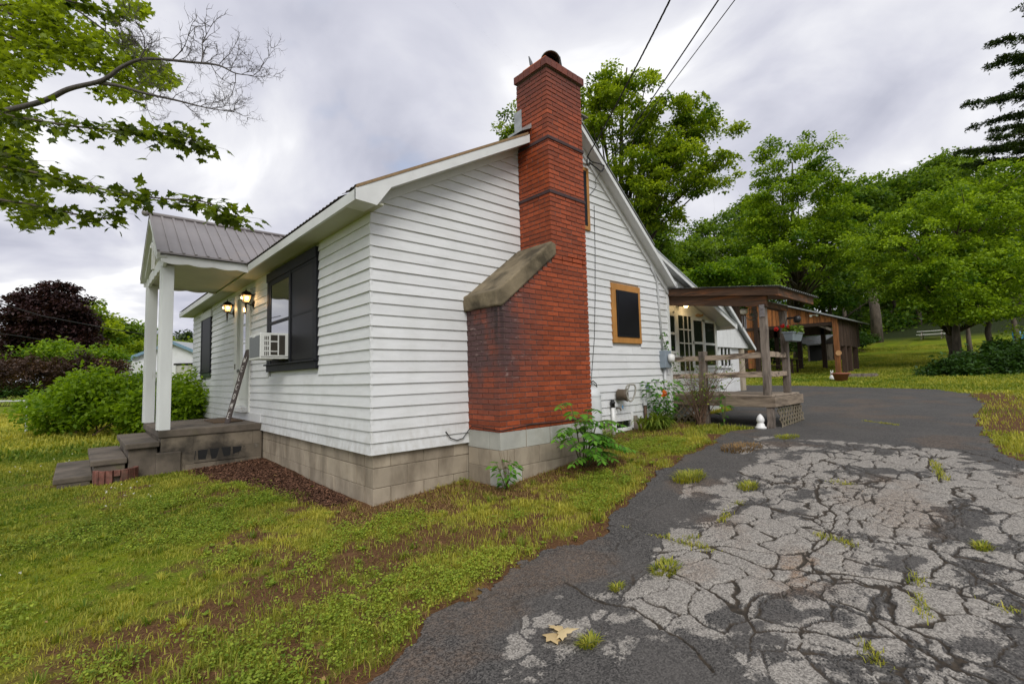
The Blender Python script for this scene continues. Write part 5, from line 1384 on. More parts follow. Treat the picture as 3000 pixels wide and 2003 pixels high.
# ---- hanging things
hp = empty('hanging_planter', (6.3, -1.31, 2.58), 'small white hanging pot with a green plant under the porch roof', 'planter')
MB().lathe([(.03, 0), (.055, .01), (.062, .05), (.055, .085), (.048, .085), (.05, .05)], (6.3, -1.31, 2.298), 16).build('pot', M['ceramic'], hp, True)
for a in range(3): MB().tube([(6.3+.05*cos(a*2.1), -1.31+.05*sin(a*2.1), 2.38), (6.3, -1.31, 2.62)], .003, 4).build('cord', M['hose'], hp)
n = 46; d = sph(n); d[:, 2] = abs(d[:, 2])*.8+.1
leaves('plant', np.tile([6.3, -1.31, 2.385], (n, 1)), np.cross(d, sph(n)), d, .06+.05*RNG.random(n), RNG.random(n), M['lf_sumac'], hp, .3)
wc = empty('wind_chime', (6.6, -1.18, 2.36), 'metal tube wind chime hanging beneath the porch roof', 'wind chime')
MB().lathe([(.04, 0), (.04, .015)], (6.6, -1.185, 2.30), 12).build('disc', M['brown_wood'], wc)
MB().tube([(6.6, -1.185, 2.315), (6.6, -1.185, 2.70)], .003, 4).build('cord', M['hose'], wc)
for a in range(5): MB().tube([(6.6+.032*cos(a*1.257), -1.185+.032*sin(a*1.257), 2.30), (6.6+.032*cos(a*1.257), -1.185+.032*sin(a*1.257), 2.04+.03*(a % 3))], .007, 6).build('tube', M['chime'], wc)
cpz = empty('compass_ornament', (7.0, -1.17, 2.35), 'round verdigris compass rose ornament hanging in the porch', 'ornament')
c0 = Vector((7.0, -1.173, 2.35)); R_ = .105; fx_ = Vector((-.86, -.5, 0)); sxv = Vector((-.5, .86, 0))
def cp(a, r): return c0 + sxv*(r*cos(a)) + Vector((0, 0, r*sin(a)))
MB().tube([cp(a, R_) for a in np.linspace(0, 2*pi, 29)], .006, 6, False).tube([cp(a, R_*.8) for a in np.linspace(0, 2*pi, 29)], .003, 5, False).build('ring', M['teal'], cpz, True)
for k in range(8):
    a = k*pi/4; r = R_*.98 if k % 2 == 0 else R_*.62
    MB().prism([cp(a, r), cp(a+.45, R_*.16), c0, cp(a-.45, R_*.16)], fx_*.008).build('ray', M['teal'], cpz)
MB().tube([cp(pi/2, R_), c0+Vector((0, 0, .32))], .002, 4).build('wire', M['cable'], cpz)
fb = empty('flower_box', (6.85, -1.86, 1.82), 'grey rail planter full of red geraniums on the porch post', 'planter')
xA, xB = 6.62, 7.16
MB().hexa([(xA+.05, -1.93, 1.80), (xB-.05, -1.93, 1.80), (xB-.05, -1.82, 1.80), (xA+.05, -1.82, 1.80), (xA, -1.96, 1.945), (xB, -1.96, 1.945), (xB, -1.80, 1.945), (xA, -1.80, 1.945)]).build('trough', M['planter_grey'], fb, bevel=.008)
MB().box(xA-.01, xB+.01, -1.97, -1.79, 1.94, 1.955).build('rim', M['planter_grey'], fb)
MB().tube([(6.9, -1.80, 1.96), (6.9, -1.76, 2.10), (6.9, -1.80, 2.22), (6.9, -1.86, 2.20)], .006, 5).build('hook', M['iron'], fb)
n = 260; P = np.stack([RNG.uniform(xA, xB, n), RNG.uniform(-1.97, -1.8, n), RNG.uniform(1.95, 2.05, n)], 1)
leaves('greenery', P, sph(n)+[0, 0, .8], sph(n), .04+.03*RNG.random(n), RNG.random(n)*.6, M['lf_lily'], fb, .9)
for (u, v) in ((1700, 785), (1805, 800), (1590, 835), (1925, 835), (1840, 800)):
    c = px(*Bz((u, v)), y=-1.88); n = 60; d = sph(n)
    leaves('geranium_bloom', c+d*.028, d, np.cross(d, sph(n)), .022+.01*RNG.random(n), RNG.random(n), M['red_flower'], fb, .9)
sc = empty('security_camera', (7.1, -1.82, 2.2), 'black dome security camera on a bracket at the porch post', 'camera')
MB().tube([(7.08, -1.73, 2.225), (7.08, -1.86, 2.225)], .018, 8).build('bracket', M['black_plastic'], sc)
MB().lathe([(.0, 0), (.045, .01), (.06, .05), (.06, .09), (.04, .12), (0, .125)], (7.08, -1.90, 2.13), 14).build('dome', M['black_plastic'], sc, True)
tag(MB().box(6.09, 6.10, DYF+.02, DYF+.10, 2.20, 2.40).tube([(6.085, DYF+.03, 2.25), (6.085, DYF+.09, 2.30), (6.085, DYF+.04, 2.33), (6.085, DYF+.09, 2.37)], .008, 5).build('metal_ornament', M['chime'], None), 'small silver ornament nailed to the near porch post', 'ornament')
fin = px(*W((1105, 1378)), x=6.0)
fz = hz(6.0, fin[1])
tag(MB().lathe([(.085, 0), (.085, .03), (.062, .045), (.058, .075), (.05, .085), (.046, .10), (.058, .115), (.062, .14), (.055, .175), (.035, .21), (.012, .235), (0, .238)], (5.98, fin[1], fz), 16).build('post_finial', M['white_plastic'], None, True), 'white post cap finial standing on the ground under the deck', 'finial')

# ================================================================== WHITE BACK BUILDING
bb = empty('back_building', (14, 4.5, .6), 'white board back building with steep roof beyond the side porch', 'building')
BY = 2.5
MB().prism([(12.3, BY+.02, .45), (15.35, BY+.02, .45), (15.35, BY+.02, 2.13), (12.3, BY+.02, 2.13)], (0, 4, 0)).build('lower_wall', M['white'], bb)
rz_ = lambda x: 3.19-.705*(x-14.68)
x = 13.3; k = 0
while x < 15.9:                                        # vertical boards of the jettied gable
    e = min(x+.29, 15.95); z0_, z1_ = rz_(x)-.1, rz_(e)-.1
    if z1_ < 2.16: z1_ = 2.16
    MB().hexa([(x, BY-.10, 2.12), (e, BY-.10, 2.12), (e, BY+.02, 2.12), (x, BY+.02, 2.12), (x, BY-.10, z0_), (e, BY-.10, z1_), (e, BY+.02, z1_), (x, BY+.02, z0_)]).build('wall_board', M['white'], bb)
    x = e+.008
MB().box(15.36, 15.66, BY-.06, BY+3, .5, 2.12).build('block_pier', M['block'], bb)
w_ = MB().box(13.72, 14.56, BY-.02, BY+.03, 1.50, 2.08).build('window', M['glass_dark'], bb)
for i in range(4): MB().box(13.72+i*.28-.03, 13.72+i*.28+.03, BY-.05, BY+.03, 1.45, 2.10).build('window_frame', M['white'], w_)
MB().box(13.66, 14.62, BY-.05, BY+.03, 1.42, 1.49).build('sill', M['white'], w_)
RBX = 13.6
MB().hexa([(RBX, BY-.25, rz_(RBX)-.06), (16.2, BY-.25, rz_(16.2)-.06), (16.2, 7, rz_(16.2)-.06), (RBX, 7, rz_(RBX)-.06), (RBX, BY-.25, rz_(RBX)), (16.2, BY-.25, rz_(16.2)), (16.2, 7, rz_(16.2)), (RBX, 7, rz_(RBX))]).hexa([(11.0, BY-.25, rz_(RBX)-1.9), (RBX, BY-.25, rz_(RBX)-.06), (RBX, 7, rz_(RBX)-.06), (11.0, 7, rz_(RBX)-1.9), (11.0, BY-.25, rz_(RBX)-1.84), (RBX, BY-.25, rz_(RBX)), (RBX, 7, rz_(RBX)), (11.0, 7, rz_(RBX)-1.84)]).build('roof', M['tin'], bb)
MB().beam((RBX, BY-.26, rz_(RBX)-.05), (16.2, BY-.26, rz_(16.2)-.05), .03, .11, (0, 0, 1)).build('rake_fascia', M['white'], bb)

# ================================================================== CARPORT
cpx, cgy = 23.8, 1.5
cpt = empty('carport', (25.5, 4.5, 1.0), 'open rustic carport with orange brown vertical boards and dark posts', 'carport')
def croof(y): return 3.635 + (y-1.15)*.368
y = 1.5
while y < 7.6:
    e = min(y+rb.uniform(.13, .24), 7.6); zb = 3.37+rb.uniform(-.03, .02)
    if y > 5.0: zb = hz(cpx, y)+.4
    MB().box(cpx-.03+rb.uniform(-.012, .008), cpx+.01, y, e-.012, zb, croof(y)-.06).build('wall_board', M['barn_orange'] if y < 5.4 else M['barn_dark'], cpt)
    y = e
def cpost(x, y, z1, w=.17, mat='barn_orange'):
    z0 = hz(x, y)-.1
    MB().box(x-w/2, x+w/2, y-w/2, y+w/2, z0, z1).build('post', M[mat], cpt, bevel=.01)
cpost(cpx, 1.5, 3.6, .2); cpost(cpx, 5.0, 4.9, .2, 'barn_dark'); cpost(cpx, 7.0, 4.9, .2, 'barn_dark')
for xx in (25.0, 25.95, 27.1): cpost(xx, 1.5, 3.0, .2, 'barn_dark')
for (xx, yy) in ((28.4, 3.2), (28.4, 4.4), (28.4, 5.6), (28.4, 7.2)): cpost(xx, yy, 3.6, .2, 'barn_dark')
MB().beam((cpx+.05, 1.55, 3.05), (cpx+.05, 2.3, 3.45), .12, .12, (1, 0, 0)).build('brace', M['grey_wood'], cpt)
x = cpx+.12
while x < 27.7:
    e = x+.2
    MB().box(x, e-.012, 1.40+rb.uniform(-.01, .01), 1.44, 2.36+rb.uniform(-.03, .03)-.0*(x-cpx), 3.62).build('side_board', M['barn_dark'], cpt)
    x = e
MB().beam((cpx-.02, 1.45, 3.40), (cpx-.02, 7.6, 3.46), .10, .16).build('header_beam', M['barn_dark'], cpt)
MB().hexa([(cpx-.25, 1.15, croof(1.15)-.06), (28.9, 1.15, croof(1.15)-.06), (28.9, 7.8, croof(7.8)-.06), (cpx-.25, 7.8, croof(7.8)-.06), (cpx-.25, 1.15, croof(1.15)), (28.9, 1.15, croof(1.15)), (28.9, 7.8, croof(7.8)), (cpx-.25, 7.8, croof(7.8))]).build('roof', M['tin'], cpt)
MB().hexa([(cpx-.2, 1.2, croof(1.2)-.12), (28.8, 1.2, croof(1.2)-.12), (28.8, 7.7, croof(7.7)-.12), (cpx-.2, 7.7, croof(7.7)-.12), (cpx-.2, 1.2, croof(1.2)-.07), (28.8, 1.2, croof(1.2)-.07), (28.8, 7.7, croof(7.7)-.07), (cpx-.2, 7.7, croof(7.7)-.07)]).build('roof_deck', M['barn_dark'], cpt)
MB().box(28.3, 28.4, 2.8, 7.6, 3.2, 3.9).build('rear_beam', M['barn_dark'], cpt)
fl = px(*Gz((1075, 248)), x=cpx-.08)
fld = empty('flood_light', tuple(fl), 'pair of small white flood lights on the carport boards', 'light')
for s in (-.13, .13): MB().lathe([(.03, 0), (.06, .06), (.06, .09)], (cpx-.04, fl[1]+s, fl[2]), 10, (-1, 0, -.3)).build('lamp_head', M['white_plastic'], fld)
MB().box(cpx-.06, cpx-.03, fl[1]-.2, fl[1]+.2, fl[2]-.02, fl[2]+.02).build('mount', M['white_plastic'], fld)
ws = px(*Gz((1493, 893)), x=cpx-.12)
tag(MB().lathe([(.12, 0), (.12, .03)], (cpx-.11, ws[1], ws[2]), 14, (-1, 0, 0)).build('wood_slice', M['wood_slice'], None), 'pale round wood slice on the near carport post', 'plaque')
ws = px(*Bz((1068, 958)), x=cpx-.12)
tag(MB().lathe([(.14, 0), (.14, .03)], (cpx-.05, ws[1], ws[2]), 14, (-1, 0, 0)).build('wood_slice', M['wood_slice'], None), 'round tan wood slice on the dark carport wall', 'plaque')
# terracotta pot, white ornament, step at the carport
tpp = gpx(*Gz((1535, 1372)))
tag(MB().lathe([(.20, 0), (.27, .26), (.33, .27), (.33, .33), (.29, .33), (.26, .20)], (tpp[0], tpp[1], hz(tpp[0], tpp[1])), 22).build('terracotta_pot', M['terracotta'], None, True), 'wide terracotta pot on the lawn before the carport post', 'pot')
gg = gpx(*Gz((1385, 1355)))
rbt = empty('rabbit_ornament', (gg[0], gg[1], hz(gg[0], gg[1])), 'small white garden animal ornament on the lawn by the carport', 'ornament')
gz0 = hz(gg[0], gg[1])
MB().lathe([(.07, 0), (.10, .06), (.085, .15), (.05, .20), (.06, .24), (.055, .29), (.02, .32)], (gg[0], gg[1], gz0), 14).build('body', M['white_plastic'], rbt, True)
for s in (-1, 1): MB().tube([(gg[0], gg[1]+s*.025, gz0+.30), (gg[0], gg[1]+s*.04, gz0+.40)], [.022, .012], 6).build('ear', M['white_plastic'], rbt, True)
st = gpx(*Gz((1870, 1300)))
tag(MB().box(st[0]-.4, st[0]+.4, st[1]-.5, st[1]+.35, hz(st[0], st[1]), hz(st[0], st[1])+.14).box(st[0]-.36, st[0]+.36, st[1]-.55, st[1]-.5, hz(st[0], st[1]), hz(st[0], st[1])+.1).build('plank_step', M['grey_wood'], None), 'low grey plank step on the grass behind the carport posts', 'step')
# garden table under the carport
gt = px(*Gz((500, 1160)), x=25.5)
gtb = empty('garden_table', (25.5, gt[1], hz(25.5, 4)), 'dark garden table with benches in the shade of the carport', 'table')
zt_ = hz(25.5, gt[1])
MB().box(25.0, 26.0, gt[1]-.9, gt[1]+.9, zt_+.68, zt_+.73).build('table_top', M['barn_dark'], gtb)
for s in (-.7, .7):
    for q in (-.4, .4): MB().box(25.5+q-.04, 25.5+q+.04, gt[1]+s-.04, gt[1]+s+.04, zt_, zt_+.68).build('leg', M['barn_dark'], gtb)
for q in (-.85, .85): MB().box(25.5+q-.13, 25.5+q+.13, gt[1]-.9, gt[1]+.9, zt_+.4, zt_+.44).build('bench', M['barn_dark'], gtb)
# old shed seen through the carport
os_ = px(*Gz((1190, 880)), x=36)
shd = empty('old_shed', (36, os_[1], hz(36, os_[1])), 'old dark shed with grey sloping roof seen through the carport', 'shed')
zs = hz(36, os_[1]); ya, yb = px(*Gz((1420, 700)), x=36)[1], px(*Gz((1000, 700)), x=36)[1]
zr0, zr1 = px(*Gz((1180, 740)), x=36)[2], px(*Gz((1355, 575)), x=36)[2]
ym = px(*Gz((1220, 740)), x=36)[1]
MB().box(36, 39, ya-.3, yb, zs-.2, zr0).build('wall', M['barn_dark'], shd)
MB().hexa([(35.2, ym, zr0-.08), (39, ym, zr0-.08), (39, yb, zr0-.08), (35.2, yb, zr0-.08), (35.2, ym-.0, zr0), (36.4, ya, zr1), (36.4, yb+2.2, zr1), (35.2, yb, zr0)]).build('roof', M['galv'], shd)
k = 0; yy = ya-.2
while yy < yb-.1:
    MB().box(35.94, 36.02, yy, yy+.28, zs-.1, zr0-.05).build('wall_board', M['grey_wood'] if k % 3 else M['barn_dark'], shd); yy += .31; k += 1
MB().box(35.90, 35.96, ym-.2, ym+.8, zs, zs+1.5).build('door', M['dark'], shd)
# picnic table far up the lawn
tb = px(*Kz((600, 520)), t=41); tz = hz(tb[0], tb[1])
ptab = empty('picnic_table', (tb[0], tb[1], tz), 'white picnic table far up the lawn under the trees', 'table')
off_ = tb[2]-tz-.72
for i in range(4): MB().box(tb[0]-.38+i*.2, tb[0]-.2+i*.2, tb[1]-.95, tb[1]+.95, tz+.71, tz+.75).build('top_plank', M['white_plastic'], ptab)
for q in (-.72, .72): MB().box(tb[0]+q-.13, tb[0]+q+.13, tb[1]-.95, tb[1]+.95, tz+.42, tz+.46).build('bench', M['white_plastic'], ptab)
for s in (-.65, .65):
    for q in (-1, 1): MB().beam((tb[0]+q*.7, tb[1]+s, tz), (tb[0]+q*.2, tb[1]+s, tz+.71), .06, .08).build('leg', M['grey_wood'], ptab)
bbp = px(*Kz((1735, 545)), t=33); bz_ = min(bbp[2], hz(bbp[0], bbp[1]))
tag(MB().lathe([(.28, 0), (.30, .03), (.30, .28), (.32, .30), (.30, .32), (.30, .58), (.32, .60), (.30, .62), (.30, .88), (.27, .9)], (bbp[0], bbp[1], hz(bbp[0], bbp[1])), 18).build('blue_barrel', M['blue'], None, True), 'blue plastic barrel among the trees at the wood edge', 'barrel')

# ================================================================== NEIGHBOUR'S HOUSE
nh0 = px(300*DK, 865*DK, t=38)
nhx, nhy = nh0[0], nh0[1]; nz = -.1
nh = empty('neighbour_house', (nhx, nhy, nz), 'white neighbour house with blue roof trim beyond the hedge', 'house')
def P_(u, v, t=38): return px(u*DK, v*DK, t=t)
a = P_(290, 868); b = P_(352, 868); c = P_(445, 868)
uu = Vector((b[0]-a[0], b[1]-a[1], 0)).normalized(); nn = Vector((uu.y, -uu.x, 0))
if nn.dot(Vector((CAM[0]-a[0], CAM[1]-a[1], 0))) < 0: nn = -nn
A = Vector((a[0], a[1], nz)); wL = (Vector((c[0], c[1], 0))-Vector((a[0], a[1], 0))).length
zT = lambda v: P_(330, v)[2]
ev, rg = zT(825), zT(792)
W2 = wL*1.25
def q(s, d, z): return A + uu*s - nn*d + Vector((0, 0, z-nz))
def hx(mb, s0, s1, d0, d1, z0, z1): return mb.hexa([q(s0, d0, z0), q(s1, d0, z0), q(s1, d1, z0), q(s0, d1, z0), q(s0, d0, z1), q(s1, d0, z1), q(s1, d1, z1), q(s0, d1, z1)])
MB().prism([q(0, 0, nz), q(W2, 0, nz), q(W2, 0, ev), q(W2*.56, 0, rg+.15), q(0, 0, ev)], -nn*7).build('wall', M['white'], nh)
M['blue_trim'] = surf('blue_trim', (.16, .26, .34), .5, .1, 5)
nro = MB().hexa([q(-.4, -.3, ev-.12), q(W2*.56, -.3, rg+.18), q(W2*.56, 7.2, rg+.18), q(-.4, 7.2, ev-.12), q(-.4, -.3, ev), q(W2*.56, -.3, rg+.32), q(W2*.56, 7.2, rg+.32), q(-.4, 7.2, ev)]).hexa([q(W2*.56, -.3, rg+.18), q(W2+.4, -.3, ev-.12), q(W2+.4, 7.2, ev-.12), q(W2*.56, 7.2, rg+.18), q(W2*.56, -.3, rg+.32), q(W2+.4, -.3, ev), q(W2+.4, 7.2, ev), q(W2*.56, 7.2, rg+.32)]).build('roof', M['tin'], nh)
MB().beam(q(-.3, -.32, ev-.08), q(W2*.56, -.32, rg+.2), .06, .22).build('rake_trim', M['blue_trim'], nro); MB().beam(q(W2*.56, -.32, rg+.2), q(W2+.3, -.32, ev-.08), .06, .22).build('rake_trim', M['blue_trim'], nro)
MB().prism([q(-.3, -1.6, ev-1.25), q(1.7, -1.6, ev-.1), q(3.6, -1.6, ev-1.25)], nn*.05).build('porch_gable', M['white'], nh); MB().beam(q(-.5, -1.7, ev-1.3), q(1.7, -1.7, ev), .1, .2).build('porch_trim', M['blue_trim'], nh)
hx(MB(), 0, 3.3, -1.5, 0, nz, ev-1.2).build('porch_wall', M['white'], nh)
for s in (.25, 1.1): hx(MB(), s, s+.55, -1.55, -1.5, ev-2.1, ev-1.35).build('window', M['glass'], nh)
hx(MB(), W2*.62, W2*1.02, -.4, 0, ev-1.9, ev-.5).build('sun_screen', M['block_grey'], nh); hx(MB(), W2*.60, W2*1.04, -.45, 0, ev-.5, ev-.35).build('screen_header', M['iron'], nh)
hx(MB(), W2*.60, W2*.63, -.5, -.4, ev-1.9, ev-.5).build('screen_post', M['trim'], nh)
hx(MB(), W2*.63, W2*.70, 2.0, 2.8, rg-.2, rg+.75).build('chimney', M['flue'], nh)
# wire across the far left and rail of the field fence
tag(MB().tube([tuple(px(-60, 870, t=16)), tuple(px(120, 925, t=18)), tuple(px(330, 965, t=21)), tuple(px(560, 1000, t=24))], .018, 5).build('street_wire', M['cable'], None), 'grey utility wire crossing the dark purple tree', 'wire')
tag(MB().tube([tuple(px(-60, 968, t=22)), tuple(px(60, 985, t=24)), tuple(px(160, 1000, t=27))], .016, 5).build('street_wire', M['cable'], None), 'lower utility wire at the far edge of the view beside the purple tree', 'wire')
frl = [px(-40, 1176, t=13), px(80, 1174, t=13.5), px(200, 1172, t=14)]
fr2 = empty('field_rail', tuple(frl[1]), 'grey pipe rail fence beyond the hedge in the pale field', 'fence')
MB().tube([tuple(p) for p in frl], .03, 6).build('rail', M['conduit'], fr2, True)
for p in frl: MB().tube([(p[0], p[1], hz(p[0], p[1])-.1), (p[0], p[1], p[2])], .03, 6).build('post', M['conduit'], fr2)
# dry leaf on the asphalt
lf = px(1280*DK, 1470*DK, z=-.09)
zz0 = hz(lf[0], lf[1])+.02
P = np.array([[lf[0]-.07, lf[1]+.05, zz0], [lf[0]-.01, lf[1]-.0, zz0+.008], [lf[0]+.0, lf[1]+.02, zz0+.012]])
tag(maple_leaves('dry_leaf', P, np.array([[.2, .1, 1.], [-.2, .3, 1], [.3, -.2, 1]]), np.array([[1., -.5, 0], [.5, -.9, .1], [1., .2, .1]]), np.array([.17, .13, .12]), np.array([.5, .9, .7]), M['dry_leaf']), 'pale dry curled leaf lying on the dark asphalt', 'leaf')
# ================================================================== LAWN BLADES, WEEDS, MULCH
def in_view(x, y, z=0.0, m=1.4):
    d0, d1, d2 = x-CAM[0], y-CAM[1], z-CAM[2]
    a = d0*RT[0]+d1*RT[1]+d2*RT[2]; b = d0*UP[0]+d1*UP[1]+d2*UP[2]; c = d0*FW[0]+d1*FW[1]+d2*FW[2]
    return (c > .3) & (abs(a) < c*1500/FPX*m) & (abs(b) < c*1001/FPX*1.15)
def free(x, y):
    ok = drive_sd(x, y) < -.02
    ok &= ~((x > -.03) & (x < 6.1) & (y > 0.02) & (y < 10.5))
    ok &= ~((x > 1.2) & (x < 2.95) & (y > -.62) & (y < .1))
    ok &= ~((x > -2.5) & (x < 0) & (y > 3.9) & (y < 6.1))
    return ok
def scatter(n, x0, x1, y0, y1, wfun, rng):
    x = rng.uniform(x0, x1, n); y = rng.uniform(y0, y1, n)
    k = in_view(x, y, hgt(x, y)) & free(x, y); x, y = x[k], y[k]
    k = rng.random(len(x)) < wfun(x, y); return x[k], y[k]
rg_ = np.random.default_rng(5)
def grass_patch(name, n, box, h, w, rng, far=0):
    def wf(x, y):
        g, mu, st, lw = masks(x, y); return np.clip(g*(1-mu), 0, 1)**1.3
    x, y = scatter(n, *box, wf, rng)
    g, mu, st, lw = masks(x, y); m = len(x)
    clump = fbm(x*6, y*6, 77, 3); big = fbm(x*.8, y*.8, 78, 3)
    H = h*(.45+.9*rng.random(m))*(.6+.9*clump)*(1-.35*lw*(x < 8)); 
    T = np.clip(.50 + .9*(big-.5) + .5*(clump-.5) + rng.normal(0, .16, m) - .20*lw*(x < 8) - .12*far + .40*(y > 9)*(x < 6), 0, 1)
    return blades(name, np.stack([x, y, hgt(x, y)-.012], 1), H, np.full(m, w)*(.7+.6*rng.random(m)), rng.random(m)*.9+.1, rng.random(m)*2*pi, T, M['grass'])
tag(grass_patch('lawn_grass', 480000, (-3.2, 4.5, -4.2, 2.2), .050, .0055, rg_), 'short patchy lawn grass near the house corner', 'grass')
tag(grass_patch('lawn_grass', 260000, (-6.5, 0.3, 1.0, 8.5), .055, .009, rg_), 'trimmed lawn grass before the front steps', 'grass')
tag(grass_patch('lawn_grass', 260000, (4, 13, -9, .6), .07, .009, rg_), 'grass strip between the gable beds and the driveway', 'grass')
tag(grass_patch('field_grass', 130000, (-16, 3, 7.5, 30), .16, .03, rg_), 'pale field grass beyond the hedge', 'grass')
tag(grass_patch('back_lawn_grass', 330000, (12, 48, -12, 14), .075, .03, rg_, 1), 'bright back lawn rising to the woods', 'grass')
# dry straw by the foundation
def wst(x, y): return masks(x, y)[2]*.9
x, y = scatter(60000, -.6, 7.6, -1.9, .3, wst, rg_); m = len(x)
tag(blades('dry_straw', np.stack([x, y, hgt(x, y)-.004], 1), .05*(.5+rg_.random(m)), np.full(m, .006), .8+.35*rg_.random(m), rg_.random(m)*2*pi, rg_.random(m), M['straw']), 'brown dry straw and needles along the gable foundation', 'straw')
def wb(x, y):
    g, mu, st, lw = masks(x, y); return np.clip(.35-g*.2, 0, 1)*(1-mu)*(1-lw)
x, y = scatter(60000, -3.2, 4.5, -4.2, 1.5, wb, rg_); m = len(x)
tag(blades('dead_grass', np.stack([x, y, hgt(x, y)-.006], 1), .04*(.4+rg_.random(m)), np.full(m, .004), .6+.5*rg_.random(m), rg_.random(m)*2*pi, rg_.random(m), M['straw']), 'thin dead grass on the bare soil', 'grass')
# mulch chips
x, y = scatter(90000, -2.2, 0, .1, 4.2, lambda x, y: masks(x, y)[1]**2, rg_); m = len(x)
P = np.stack([x, y, hgt(x, y)+.004+.012*rg_.random(m)], 1)
leaves('mulch_chips', P, np.stack([rg_.normal(0, .5, m), rg_.normal(0, .5, m), np.ones(m)], 1), np.stack([rg_.normal(size=m), rg_.normal(size=m), np.zeros(m)], 1), .012+.028*rg_.random(m), np.clip(rg_.random(m)**2, 0, 1), M['mulch'], None, .45, .03, 'stuff')
bpy.data.objects['mulch_chips']['label'] = 'dark brown mulch chips beside the stoop'; bpy.data.objects['mulch_chips']['category'] = 'mulch'
# clover and broadleaf weeds in clumps
CL1 = gpx(890*DK, 1385*DK); CL2 = gpx(640*DK, 1490*DK)
def wcl(x, y):
    g, mu, st, lw = masks(x, y); return np.clip(g, 0, 1)*(1-mu)*np.maximum(sstep(.47, .62, fbm(x*1.4+7, y*1.4, 101, 3)), np.maximum(np.exp(-((x-CL1[0])**2+(y-CL1[1])**2)/.22), np.exp(-((x-CL2[0])**2+(y-CL2[1])**2)/.12)))*(1-.7*lw)
cx_, cy_ = scatter(95000, -3.2, 4.2, -4.2, 2.4, wcl, rg_)
per = 6; m = len(cx_)*per; ci = np.repeat(np.arange(len(cx_)), per); a = rg_.random(m)*2*pi; r = .03*np.sqrt(rg_.random(m))
x = cx_[ci]+r*np.cos(a); y = cy_[ci]+r*np.sin(a)
P = np.stack([x, y, hgt(x, y)+.012+.045*rg_.random(m)], 1)
leaves('clover', P, np.stack([rg_.normal(0, .4, m), rg_.normal(0, .4, m), np.ones(m)], 1), np.stack([np.cos(a), np.sin(a), .1*rg_.normal(size=m)], 1), .009+.012*rg_.random(m), np.clip(rg_.normal(.5, .2, m)+.5*(fbm(x, y, 105, 2)-.5), 0, 1), M['clover'], None, .95, .06, 'stuff')
bpy.data.objects['clover']['label'] = 'clumps of clover and broadleaf weeds in the lawn'; bpy.data.objects['clover']['category'] = 'weeds'
# taller tufts, rosettes and litter scattered through the lawn
tx, ty = scatter(1500, -3.2, 4.4, -4.2, 2.4, lambda x, y: (.25+.5*masks(x, y)[0])*(1-masks(x, y)[1]), rg_); k = 26
a = rg_.random((len(tx), k))*2*pi; r = .035*np.sqrt(rg_.random((len(tx), k))); x = (tx[:, None]+r*np.cos(a)).ravel(); y = (ty[:, None]+r*np.sin(a)).ravel(); m = len(x)
hs_ = np.repeat(rg_.uniform(.04, .11, len(tx)), k); tt_ = np.repeat(rg_.uniform(.05, .8, len(tx)), k)
tag(blades('grass_tufts', np.stack([x, y, hgt(x, y)-.008], 1), hs_*(.5+.6*rg_.random(m)), np.full(m, .0065), .25+.7*rg_.random(m), a.ravel()+rg_.normal(0, .5, m), np.clip(tt_+rg_.normal(0, .12, m), 0, 1), M['grass']), 'taller grass tufts of mixed height in the lawn', 'grass')
tx, ty = scatter(900, -3.2, 4.4, -4.2, 2.4, lambda x, y: (.5-.3*masks(x, y)[0])*(1-masks(x, y)[1])+.1, rg_); k = 9
a = rg_.random((len(tx), k))*2*pi; x = np.repeat(tx, k); y = np.repeat(ty, k); m = len(x); sz_ = np.repeat(rg_.uniform(.018, .05, len(tx)), k)
tag(leaves('broadleaf_rosettes', np.stack([x, y, hgt(x, y)+.012], 1), np.stack([-.5*np.cos(a.ravel()), -.5*np.sin(a.ravel()), np.ones(m)], 1)+rg_.normal(0, .15, (m, 3)), np.stack([np.cos(a.ravel()), np.sin(a.ravel()), np.full(m, .35)], 1), sz_*(.7+.5*rg_.random(m)), np.clip(rg_.normal(.45, .2, m), 0, 1), M['clover'], None, .5, .08, 'stuff'), 'flat rosettes of broadleaf weeds in the lawn', 'weeds')
x, y = scatter(1100, -3.2, 7.0, -4.2, 4.0, lambda x, y: .15+.5*np.maximum(masks(x, y)[2], masks(x, y)[1]), rg_); m = len(x)
tag(leaves('leaf_litter', np.stack([x, y, hgt(x, y)+.02+.012*rg_.random(m)], 1), rg_.normal(0, .35, (m, 3))+[0, 0, 1], rg_.normal(0, 1, (m, 3))*[1, 1, .15], .018+.03*rg_.random(m)**2, rg_.random(m), M['straw'], None, .6, .15, 'stuff'), 'small dry leaf litter over soil and lawn', 'litter')
# white clover heads
x, y = scatter(900, -6, -1.5, .3, 7.5, lambda x, y: sstep(.5, .62, fbm(x*.7, y*.7, 111, 2))*.4, rg_); m = len(x)
P = np.stack([x, y, hgt(x, y)+.05], 1)
M['lf_white'] = leaf_mat('white_petals', (.55, .55, .48), (.75, .75, .7), .2)
leaves('clover_flowers', np.repeat(P, 4, 0), sph(4*m), sph(4*m), np.full(4*m, .016), np.full(4*m, .5), M['lf_white'], None, .9, .1, 'stuff')
